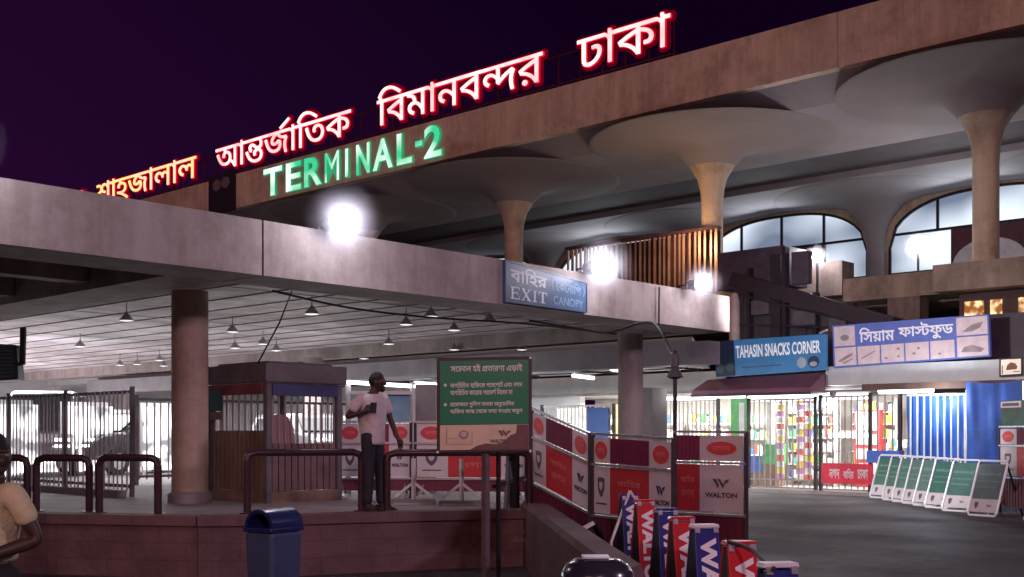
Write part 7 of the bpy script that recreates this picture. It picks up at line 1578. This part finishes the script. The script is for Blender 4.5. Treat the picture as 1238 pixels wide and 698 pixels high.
# ================================================================ ROW OF A-FRAME BOARDS ON THE ROAD
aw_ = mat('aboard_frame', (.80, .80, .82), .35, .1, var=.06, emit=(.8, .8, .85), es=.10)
A, B = at(1051, 602.5, Z=0), at(1169, 624, Z=0)
e = (RGT * .52 - FWD * .855).normalized()
back = (RGT * .855 + FWD * .52).normalized()
ordn = ('first and farthest', 'second', 'third', 'fourth', 'fifth', 'sixth', 'seventh', 'eighth and nearest')
tint = [(.02, .13, .08), (.03, .14, .10), (.06, .17, .14), (.09, .18, .16), (.10, .19, .17), (.04, .15, .12), (.06, .16, .14), (.12, .17, .18)]
for i in range(8):
    t_ = [0, .155, .27, .385, .50, .62, .78, 1][i]
    o = A.lerp(B, t_)
    t = thing('pavement_board', 'green and white folding pavement board, %s in the row of eight leaning before the blue tarpaulin' % ordn[i], 'board', o + e * .33, 'folding pavement boards in a row')
    W, H, tilt = .66, 1.15, R(21 + random.uniform(-1.5, 1.5))
    up = Vector((0, 0, math.cos(tilt))) + back * math.sin(tilt)
    o = o + Vector((0, 0, .03))
    f = quadmap(o, o + e * W, o + e * W + up * H, o + up * H)
    m = MB()
    loop_ = [f(.0, .06), f(.06, 0), f(.94, 0), f(1, .06), f(1, .95), f(.94, 1), f(.06, 1), f(0, .95), f(0, .06)]
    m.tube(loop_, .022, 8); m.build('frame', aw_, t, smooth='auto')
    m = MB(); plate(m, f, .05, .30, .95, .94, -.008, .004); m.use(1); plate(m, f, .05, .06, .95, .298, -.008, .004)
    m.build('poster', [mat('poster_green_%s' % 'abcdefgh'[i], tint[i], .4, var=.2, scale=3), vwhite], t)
    m = MB(); write(m, f, bengali('সচেতন হই প্রতারণা এড়াই'), .12, .72, .88, .79, .007)
    write(m, f, bengali('প্রয়োজনে পুলিশ অথবা অনুমোদিত'), .12, .60, .86, .64, .007); write(m, f, bengali('অপরিচিত কারোর পরামর্শ নিবেন না'), .12, .50, .80, .54, .007)
    m.build('writing', mat('poster_text', (.20, .36, .28), .5), t)
    m = MB(); shield(m, f, .25, .18, .07, .06, .007); w_mark(m, f, .6, .15, .78, .2, .007); m.build('marks', greyp, t)
    m = MB(); top = o + up * H
    for u in (.04, .96):
        b_ = o + back * (2 * math.sin(tilt) * H + .1) + e * W * u
        m.bar(f(u, .97) - Vector((0, 0, .0)), Vector((b_.x, b_.y, .02)), .03, .03)
    m.build('rear_leg', darkmetal, t)

# ================================================================ BLUE AND RED A-FRAME BOARDS IN FRONT
blue = mat('board_blue', (.018, .022, .20), .35, var=.15, scale=3, coat=.3)
red = mat('board_red', (.52, .012, .022), .35, var=.15, scale=3, coat=.3)
wtx = mat('board_white', (.80, .80, .82), .4, var=.03)
specs = [(760, 12.0, 1.0, 0, 'leftmost blue board, with white vertical lettering and an open silver A frame'),
         (779, 11.0, 1.0, 1, 'red board with white vertical lettering, second from the left of the blue and red boards'),
         (805, 9.75, 1.0, 0, 'blue board with white vertical lettering, between two red boards at the left'),
         (827, 8.75, 1.0, 1, 'red board with white vertical lettering, between two blue boards in the middle'),
         (851, 8.0, 1.0, 0, 'blue board with white cap and white vertical lettering, tallest in the middle right'),
         (893, 6.75, 1.0, 1, 'red board with white vertical lettering, nearest red one cut off by the bottom edge'),
         (940, 5.8, .98, 0, 'blue and white board at the bottom edge, rightmost and nearest of the row')]
for i, (px, D, H, c_, lab) in enumerate(specs):
    p = at(px, 525, D=D); p.z = 0
    t = thing('folding_barrier', lab, 'barrier', p, 'blue and red lettered folding barriers')
    wt, wb_ = .175, .205
    r_ = (RGT + FWD * .18).normalized()
    k_ = (FWD - RGT * .18).normalized()
    tl = Vector((0, 0, H))
    lean = r_ * [0, .0, .0, .02, .0, .0, .0][i]
    dt, db = .05, .26
    bl, br = p - r_ * wb_ / 2 - k_ * db, p + r_ * wb_ / 2 - k_ * db
    tr, tl_ = p + r_ * wt / 2 - k_ * dt + tl - lean, p - r_ * wt / 2 - k_ * dt + tl - lean
    f = quadmap(bl + Vector((0, 0, .01)), br + Vector((0, 0, .01)), tr, tl_)
    fb = quadmap(br + k_ * 2 * db + Vector((0, 0, .01)), bl + k_ * 2 * db + Vector((0, 0, .01)), tl_ + k_ * 2 * dt, tr + k_ * 2 * dt)
    bm_ = (blue, red)[c_]
    for nm, ff in (('front_board', f), ('rear_board', fb)):
        m = MB(); plate(m, ff, 0, .02, 1, .99, -.03, 0); m.build(nm, bm_, t, bevel=.006)
    for s in (0, 1):
        m = MB(); m.add([f(s, .05, -.02), fb(1 - s, .05, -.02), fb(1 - s, .97, -.02), f(s, .97, -.02)], [(0, 1, 2, 3)]); 
        m.slab([f(s * .96 + .02, .05, -.02), fb(1 - (s * .96 + .02), .05, -.02), fb(1 - (s * .96 + .02), .97, -.02), f(s * .96 + .02, .97, -.02)], r_ * .006); m.v = m.v[4:]; m.f = [[j - 4 for j in q] for q in m.f[1:]]; m.mi = m.mi[1:]
        m.build('side_cloth', black, t)
    m = MB()
    g = latin('WALTON', .05)
    m.geo((g[0], g[1]), lambda x, y, z: f(.20 + .66 * y, .93 - .80 * x, .004))
    m.build('lettering', wtx, t)
    m = MB()
    cmid = (tl_ + tr) / 2 + k_ * dt
    m.hexa([tl_ + Vector((0, 0, .001)) - r_ * .008, tr + Vector((0, 0, .001)) + r_ * .008, tr + k_ * 2 * dt + r_ * .008, tl_ + k_ * 2 * dt - r_ * .008, tl_ + Vector((0, 0, .022)) - r_ * .004, tr + Vector((0, 0, .022)) + r_ * .004, tr + k_ * 2 * dt + Vector((0, 0, .022)), tl_ + k_ * 2 * dt + Vector((0, 0, .022))])
    m.build('cap', mat('cap_white', (.78, .78, .82), .3, .1) if i in (4, 6) else bm_, t)
    m = MB()
    for u in (.12, .88): plate(m, f, u - .10, .965, u + .10, 1.005, 0, .01)
    m.build('clip', steel, t)
    if i == 0:
        m = MB(); ap = (tl_ + tr) / 2 + Vector((0, 0, .06))
        fl_ = at(738, 525, D=D - .2); fl_.z = .0
        m.tube([Vector((fl_.x, fl_.y, .02)), at(739, 655, D=D - .1), ap], .016, 8); m.tube([ap, ap + r_ * .10 - Vector((0, 0, .16)), ap + r_ * .35 - Vector((0, 0, .9))], .014, 8)
        m.build('side_frame', whitesteel, t, smooth=True)
m = MB()
m.tube(smoothp([at(880, 655, D=6.7), at(905, 663, D=6.5), at(922, 676, D=6.2), at(936, 688, D=5.7)]), .012, 6)
tag(m.build('strap', black), 'black strap linking the two nearest folding barriers', 'strap')
# small pale metal ends lying behind the parapet
pm = thing('metal_stub', 'short pale metal stub sticking out behind the parapet wall', 'metal stub', at(711, 637, D=11.8))
m = MB(); m.bar(at(702, 641, D=11.8), at(718, 632, D=11.8), .05, .04); m.build('tip', whitesteel, pm)
m = MB(); m.bar(at(718, 632, D=11.8), at(727, 650, D=12.2), .05, .05); p = at(727, 650, D=12.2); m.bar(p, Vector((p.x, p.y, 0.0)), .05, .05); m.build('arm', darkmetal, pm)

# ================================================================ LITTER BINS
def bin_(c, ang, W, H, body, hoodm, label, s=1.):
    t = thing('litter_bin', label, 'litter bin', c)
    ca, sa = math.cos(ang), math.sin(ang)
    L = lambda x, y, z: Vector((c[0] + x * ca - y * sa, c[1] + x * sa + y * ca, z))
    w2, d2 = W / 2, W * .62
    hb = H - w2 - .02
    m = MB()
    m.hexa([L(-w2 * .86, -d2 * .86, .06), L(w2 * .86, -d2 * .86, .06), L(w2 * .86, d2 * .86, .06), L(-w2 * .86, d2 * .86, .06), L(-w2, -d2, hb), L(w2, -d2, hb), L(w2, d2, hb), L(-w2, d2, hb)])
    m.build('body', body, t, bevel=.03)
    m = MB()
    m.hexa([L(-w2 * 1.05, -d2 * 1.05, hb + .001), L(w2 * 1.05, -d2 * 1.05, hb + .001), L(w2 * 1.05, d2 * 1.05, hb + .001), L(-w2 * 1.05, d2 * 1.05, hb + .001), L(-w2 * 1.05, -d2 * 1.05, hb + .04), L(w2 * 1.05, -d2 * 1.05, hb + .04), L(w2 * 1.05, d2 * 1.05, hb + .04), L(-w2 * 1.05, d2 * 1.05, hb + .04)])
    m.build('rim', hoodm, t, bevel=.01)
    m = MB()   # arched hood, open towards the front
    K = 18
    for rr0, rr1, y0_, y1_ in ((w2 * .80, w2 * 1.02, -d2 * .95, d2),):
        vs = []
        for y in (y0_, y1_):
            for rr in (rr0, rr1):
                for k in range(K + 1):
                    a = math.pi * k / K
                    vs.append(L(rr * math.cos(a), y, hb + .041 + rr * math.sin(a) * .98))
        n = K + 1
        fs = []
        for k in range(K):
            fs += [(k, k + 1, n + k + 1, n + k), (2 * n + k, 3 * n + k, 3 * n + k + 1, 2 * n + k + 1), (n + k, n + k + 1, 3 * n + k + 1, 3 * n + k), (k, 2 * n + k, 2 * n + k + 1, k + 1)]
        m.add(vs, fs)
    pl = [L(w2 * .79 * math.cos(math.pi * k / K), d2 * .9, hb + .041 + w2 * .78 * math.sin(math.pi * k / K)) for k in range(K + 1)]
    m.slab(pl, (L(0, -.02, 0) - L(0, 0, 0)))
    m.build('hood', hoodm, t, smooth='auto')
    m = MB(); m.hexa([L(-w2 * .7, -d2 * .7, 0.0), L(w2 * .7, -d2 * .7, 0), L(w2 * .7, d2 * .7, 0), L(-w2 * .7, d2 * .7, 0), L(-w2 * .75, -d2 * .75, .059), L(w2 * .75, -d2 * .75, .059), L(w2 * .75, d2 * .75, .059), L(-w2 * .75, d2 * .75, .059)])
    m.build('base', black, t)
    m = MB(); fq = quadmap(L(-w2 * .35, -d2 * .945, .30), L(w2 * .30, -d2 * .945, .30), L(w2 * .30, -d2 * .962, .345), L(-w2 * .35, -d2 * .962, .345))
    plate(m, fq, 0, 0, 1, 1, 0, .012); m.build('label_strip', mat('bin_label', (.22, .24, .34), .5), t)
    return t


angF = math.atan2(RGT.y, RGT.x)
c = dpos(331, 9.9, 0)
bin_(c, angF - .55, .315, .99, mat('bin_blue', (.050, .075, .16), .55, var=.2, scale=3), mat('bin_navy', (.015, .025, .12), .3, var=.2, coat=.4), 'blue plastic litter bin with arched hood below the platform wall')
c = dpos(722, 6.0, 0)
bd = thing('litter_bin', 'dark domed litter bin cut off by the bottom edge beside the parapet wall', 'litter bin', c)
m = MB(); m.lathe([(.15, .0), (.17, .05), (.185, .86), (.19, .90)], c, 32); m.build('body', mat('bin_dark', (.015, .016, .03), .35, var=.3), bd, smooth='auto')
m = MB(); m.lathe([(.195, .901), (.19, .93), (.16, .975), (.11, 1.0), (.10, 1.002), (0, 1.005)], c, 32); m.build('lid', mat('bin_lid', (.03, .03, .05), .22, var=.2, coat=.5), bd, smooth='auto')
m = MB(); cc = Vector(c); m.hexa([cc + RGT * a_ + FWD * b_ + Vector((0, 0, 1.006)) for a_, b_ in ((-.08, -.08), (.06, -.08), (.06, .06), (-.08, .06))] + [cc + RGT * a_ + FWD * b_ + Vector((0, 0, 1.014)) for a_, b_ in ((-.08, -.08), (.06, -.08), (.06, .06), (-.08, .06))])
m.build('plate', mat('lid_highlight', (.6, .62, .72), .3), bd)  # pale square laid on the lid as its highlight

# ================================================================ PEOPLE
def skin_mesh(joints, edges, sub=2):
    """grow one surface round a skeleton; joints: name -> (x, y, z, r or (rx, ry))"""
    names = list(joints)
    me = bpy.data.meshes.new('sk')
    me.from_pydata([joints[n][:3] for n in names], [(names.index(a), names.index(b)) for a, b in edges], [])
    ob = bpy.data.objects.new('sk', me)
    COL.objects.link(ob)
    ob.modifiers.new('skin', 'SKIN')
    sv = me.skin_vertices[0].data
    for i, n in enumerate(names):
        r = joints[n][3]
        sv[i].radius = r if isinstance(r, tuple) else (r, r)
        sv[i].use_root = (i == 0)
    s = ob.modifiers.new('sub', 'SUBSURF')
    s.levels = s.render_levels = sub
    dg = bpy.context.evaluated_depsgraph_get()
    ev = ob.evaluated_get(dg)
    q = ev.to_mesh()
    g = ([tuple(v.co) for v in q.vertices], [tuple(p.vertices) for p in q.polygons])
    ev.to_mesh_clear()
    bpy.data.objects.remove(ob)
    return g


def ball(c, r, n=20, k=14, f=None):
    vs, fs = [], []
    for j in range(1, k):
        a = math.pi * j / k
        for i in range(n):
            b = 2 * math.pi * i / n
            p = Vector((math.sin(a) * math.cos(b), math.sin(a) * math.sin(b), math.cos(a)))
            if f: p = f(p)
            vs.append((c[0] + p.x * r[0], c[1] + p.y * r[1], c[2] + p.z * r[2]))
    for j in range(k - 2):
        for i in range(n): fs.append((j * n + i, (j + 1) * n + i, (j + 1) * n + (i + 1) % n, j * n + (i + 1) % n))
    fs.append(tuple(range(n))); fs.append(tuple((k - 2) * n + i for i in range(n))[::-1])
    return vs, fs


skin = mat('skin', (.055, .029, .020), .5, var=.12, scale=6)
hairm = mat('hair', (.010, .008, .008), .6, var=.2, scale=30, bump=.5)


def person(pos, yaw, J, label, shirt, trousers, shoes, hem, head_yaw=0., sleeve='short', stubble=False, extra=None, fit=1.):
    """J: joints in the body's frame (x forwards, y to its left)"""
    t = thing('person', label, 'person', pos)
    ca, sa = math.cos(yaw), math.sin(yaw)

    def T(p): return Vector((pos[0] + p[0] * ca - p[1] * sa, pos[1] + p[0] * sa + p[1] * ca, pos[2] + p[2]))
    lerp = lambda a, b, q: tuple(x + (y - x) * q for x, y in zip(J[a], J[b]))
    j, e = {}, []

    def chain(ns):
        for a, b in zip(ns[:-1], ns[1:]): e.append((a, b))
    j['pel'] = J['pel'] + ((.085, .105),)
    j['waist'] = lerp('pel', 'chest', .45) + ((.075, .10),)
    j['chest'] = J['chest'] + ((.080, .115),)
    j['neck0'] = J['neck'] + (.062,)
    j['neck1'] = lerp('neck', 'head', .45) + (.055,)
    j['skull'] = lerp('neck', 'head', .8) + (.06,)
    chain(['pel', 'waist', 'chest', 'neck0', 'neck1', 'skull'])
    for s in 'LR':
        j['sh' + s] = J['sh' + s] + (.046,)
        j['el' + s] = J['el' + s] + (.040,)
        j['fa' + s] = lerp('el' + s, 'wr' + s, .35) + (.038,)
        j['wr' + s] = J['wr' + s] + ((.024, .028),)
        hd = Vector(J['hd' + s]); wr = Vector(J['wr' + s])
        d = (hd - wr).normalized()
        palm = wr + d * .075
        j['pm' + s] = tuple(wr + d * .04) + ((.020, .036),)
        j['pk' + s] = tuple(palm) + ((.016, .038),)
        chain(['chest', 'sh' + s, 'el' + s, 'fa' + s, 'wr' + s, 'pm' + s, 'pk' + s])
        side = d.cross(Vector((0, 1, 0)) if abs(d.y) < .8 else Vector((0, 0, 1))).normalized()
        curl = side.cross(d).normalized() * (1 if s == 'R' else -1)
        for k in range(4):
            ln = (.068, .078, .074, .058)[k]
            o = palm + side * (.030 - .020 * k)
            a_ = o + d * ln * .55 + curl * .012
            b_ = a_ + d * ln * .42 + curl * .030
            j['f%d%sa' % (k, s)] = tuple(o + d * .012) + (.010,)
            j['f%d%sb' % (k, s)] = tuple(a_) + (.0095,)
            j['f%d%sc' % (k, s)] = tuple(b_) + (.008,)
            chain(['pk' + s, 'f%d%sa' % (k, s), 'f%d%sb' % (k, s), 'f%d%sc' % (k, s)])
        th = wr + d * .03 + side * .036
        j['t' + s + 'a'] = tuple(th) + (.012,)
        j['t' + s + 'b'] = tuple(th + d * .035 + side * .018 + curl * .014) + (.011,)
        j['t' + s + 'c'] = tuple(th + d * .062 + side * .016 + curl * .026) + (.009,)
        chain(['pm' + s, 't' + s + 'a', 't' + s + 'b', 't' + s + 'c'])
        j['hip' + s] = J['hip' + s] + (.070,)
        j['kn' + s] = J['kn' + s] + (.046,)
        j['ca' + s] = lerp('kn' + s, 'an' + s, .3) + (.054,)
        j['an' + s] = J['an' + s] + (.038,)
        chain(['pel', 'hip' + s, 'kn' + s, 'ca' + s, 'an' + s])
        ft = Vector(J['an' + s]) + Vector(J.get('toe' + s, (.15, 0, -.05)))
        j['ft' + s] = tuple(ft) + ((.03, .038),)
        chain(['an' + s, 'ft' + s])
    g = skin_mesh(j, e, 2)
    m = MB()
    m.geo(g, lambda x, y, z: T((x, y, z)))
    # head with face, on the neck
    hc = Vector(J['head'])
    hy = head_yaw
    ch, sh_ = math.cos(hy), math.sin(hy)

    def H(p): return T((hc.x + p[0] * ch - p[1] * sh_, hc.y + p[0] * sh_ + p[1] * ch, hc.z + p[2]))

    def skull(p):
        x, y, z = p
        if z < -.1:
            q = min(1, (-.1 - z) / .9)
            y *= 1 - .38 * q
            x = x * (1 - .25 * q) + .10 * q
        if x > 0: x *= .95
        else: x *= 1.06
        return Vector((x, y, z))
    m.geo(ball((0, 0, 0), (.098, .076, .122), 28, 20, skull), lambda x, y, z: H((x, y, z)))
    # nose, brow, lips, chin, ears, eyes
    m.geo(ball((.093, 0, -.018), (.022, .016, .026), 10, 8, lambda p: Vector((p.x, p.y * (1 - .4 * max(0, p.z)), p.z))), lambda x, y, z: H((x, y, z)))
    m.geo(ball((.083, 0, .030), (.018, .050, .012), 12, 8), lambda x, y, z: H((x, y, z)))
    m.geo(ball((.086, 0, -.054), (.014, .025, .008), 12, 8), lambda x, y, z: H((x, y, z)))
    m.geo(ball((.083, 0, -.066), (.014, .022, .008), 12, 8), lambda x, y, z: H((x, y, z)))
    m.geo(ball((.070, 0, -.100), (.024, .028, .020), 12, 8), lambda x, y, z: H((x, y, z)))
    for s in (-1, 1): m.geo(ball((-.010, s * .078, -.005), (.020, .010, .032), 12, 8), lambda x, y, z: H((x, y, z)))
    m.use(1)
    for s in (-1, 1): m.geo(ball((.080, s * .032, .010), (.012, .014, .009), 10, 8), lambda x, y, z: H((x, y, z)))
    m.build('body', [skin, mat('eye_white', (.22, .20, .19), .3)], t, smooth=True)
    # hair cap
    def cap(p):
        x, y, z = skull(p)
        lim = .22 if x > .55 else (.05 if x > .1 else -.35)
        if p.z < lim: return Vector((x * .86, y * .86, max(z, lim - .15)))
        return Vector((x, y, z))
    m = MB()
    m.geo(ball((-.002, 0, .004), (.101, .079, .125), 28, 20, cap), lambda x, y, z: H((x, y, z)))
    if stubble: m.geo(ball((.062, 0, -.092), (.034, .046, .032), 14, 10), lambda x, y, z: H((x, y, z)))
    m.build('hair', hairm, t, smooth=True)
    # shirt
    j, e = {}, []
    hz = hem
    j['c'] = J['chest'] + ((.125, .170),)
    j['w'] = lerp('pel', 'chest', .5) + ((.140, .170),)
    j['h'] = (J['pel'][0], J['pel'][1], hz + .06) + ((.150, .172),)
    j['h2'] = (J['pel'][0], J['pel'][1], hz) + ((.155, .178),)
    j['n'] = (J['neck'][0], J['neck'][1], J['neck'][2] - .03) + ((.075, .085),)
    chain(['h2', 'h', 'w', 'c', 'n'])
    for s in 'LR':
        j['s' + s] = J['sh' + s] + (.086,)
        q = .70 if sleeve == 'short' else .9
        j['m' + s] = lerp('sh' + s, 'el' + s, .45) + (.074,)
        j['e' + s] = lerp('sh' + s, 'el' + s, q) + (.070,)
        chain(['c', 's' + s, 'm' + s, 'e' + s])
    j = {k_: v_[:3] + ((v_[3][0] * fit, v_[3][1] * fit) if isinstance(v_[3], tuple) else v_[3] * fit,) for k_, v_ in j.items()}
    g = skin_mesh(j, e, 2)
    m = MB(); m.geo(g, lambda x, y, z: T((x, y, z)))
    sh = m.build('shirt', shirt, t, smooth=True)
    if extra: extra(T, sh, t)
    # trousers
    j, e = {}, []
    j['p'] = J['pel'] + ((.118, .145),)
    j['b'] = (J['pel'][0], J['pel'][1], J['pel'][2] + .10) + ((.112, .138),)
    chain(['b', 'p'])
    for s in 'LR':
        j['h' + s] = J['hip' + s] + (.100,)
        j['k' + s] = J['kn' + s] + (.072,)
        j['c' + s] = lerp('kn' + s, 'an' + s, .5) + (.066,)
        j['a' + s] = (J['an' + s][0], J['an' + s][1], J['an' + s][2] - .01) + (.062,)
        chain(['p', 'h' + s, 'k' + s, 'c' + s, 'a' + s])
    g = skin_mesh(j, e, 2)
    m = MB(); m.geo(g, lambda x, y, z: T((x, y, z))); m.build('trousers', trousers, t, smooth=True)
    for s in 'LR':
        an = Vector(J['an' + s]); d = Vector(J.get('toe' + s, (.15, 0, -.05))); d.z = 0; d.normalize()
        sd = Vector((-d.y, d.x, 0))
        m = MB()
        pr = [(-.08, .034, .0), (-.06, .040, .085), (.02, .044, .085), (.10, .048, .058), (.17, .046, .045), (.205, .030, .030)]
        vs = []
        for x, hw, hh in pr:
            c0 = an + d * x
            hh = max(hh, .03)
            vs += [T((c0.x + sd.x * y, c0.y + sd.y * y, z)) for y, z in ((-hw, .002), (hw, .002), (hw * .95, hh * .6), (hw * .5, hh), (-hw * .5, hh), (-hw * .95, hh * .6))]
        fs = [(i * 6 + k, i * 6 + (k + 1) % 6, (i + 1) * 6 + (k + 1) % 6, (i + 1) * 6 + k) for i in range(len(pr) - 1) for k in range(6)] + [(5, 4, 3, 2, 1, 0), tuple((len(pr) - 1) * 6 + k for k in range(6))]
        m.add(vs, fs); m.build('shoe', shoes, t, smooth='auto')
    return t


# man on the platform, side on, one forearm raised with a phone
faceR = math.atan2(RGT.y, RGT.x)
J = dict(pel=(0, 0, .90), chest=(-.01, 0, 1.27), neck=(.015, 0, 1.44), head=(.065, 0, 1.585),
         shL=(.07, .17, 1.385), elL=(.15, .21, 1.11), wrL=(.255, .19, .89), hdL=(.30, .18, .79),
         shR=(-.07, -.17, 1.385), elR=(-.235, -.23, 1.155), wrR=(.01, -.24, 1.22), hdR=(.095, -.22, 1.265),
         hipL=(.02, .085, .85), knL=(.06, .09, .49), anL=(.07, .09, .085), hipR=(-.02, -.085, .85), knR=(.0, -.09, .48), anR=(-.03, -.09, .085),
         toeL=(.15, .02, -.05), toeR=(.15, -.03, -.05))
pm_ = at(449, 619.5, Z=.70) + FWD * .12


def phone(T, sh, t):
    m = MB()
    a = Vector((.10, -.215, 1.20)); 
    m.hexa([T(a + Vector(q)) for q in ((-.02, -.02, 0), (.02, -.02, 0), (.05, .015, .0), (.01, .015, 0), (-.01, -.02, .13), (.03, -.02, .13), (.06, .015, .13), (.02, .015, .13))])
    ph = m.build('phone', black, None); tag(ph, 'dark phone held to the chest by the man on the platform', 'phone')


person(pm_, faceR - .35, J, 'man in white shirt and dark trousers standing between the long rails holding a phone',
       mat('shirt_white', (.64, .58, .58), .8, var=.10, scale=1.6, bump=.9), mat('trousers_dark', (.022, .022, .035), .8, var=.3, scale=1.8, bump=.9), black, .80, .30, stubble=True, extra=phone)

# man at the left border, facing the viewer with head turned right
J2 = dict(pel=(0, 0, .93), chest=(0, 0, 1.24), neck=(.0, .01, 1.43), head=(.03, .075, 1.535),
          shL=(.0, .185, 1.37), elL=(-.10, .25, 1.12), wrL=(.13, .17, 1.05), hdL=(.20, .10, 1.04),
          shR=(.0, -.185, 1.37), elR=(-.03, -.26, 1.10), wrR=(.05, -.25, .86), hdR=(.08, -.25, .77),
          hipL=(.0, .09, .87), knL=(.03, .10, .49), anL=(.0, .11, .085), hipR=(.0, -.09, .87), knR=(.03, -.10, .49), anR=(-.02, -.11, .085),
          toeL=(.15, .03, -.05), toeR=(.15, -.03, -.05))
p2 = at(-10, 525, D=5.8); p2.z = 0


def print_(T, sh, t):
    m = MB()
    g = [(-.05, .0), (.10, .03), (.09, .08), (-.01, .09), (-.05, .06)]
    def ff(u, v, n): return T((.128 + n, .02 + u, 1.16 + v))
    shape(m, ff, g, -.01, .004)
    m.build('shirt_print', mat('print_dark', (.06, .03, .03), .7), sh)


person(p2, toward - .62, J2, 'man in a pale yellow t-shirt cut off by the left border, head turned right',
       mat('shirt_yellow', (.60, .56, .33), .85, var=.10, scale=1.6, bump=.9), mat('trousers_black', (.012, .011, .014), .8, var=.2), black, .99, 1.35, extra=print_, fit=.86)
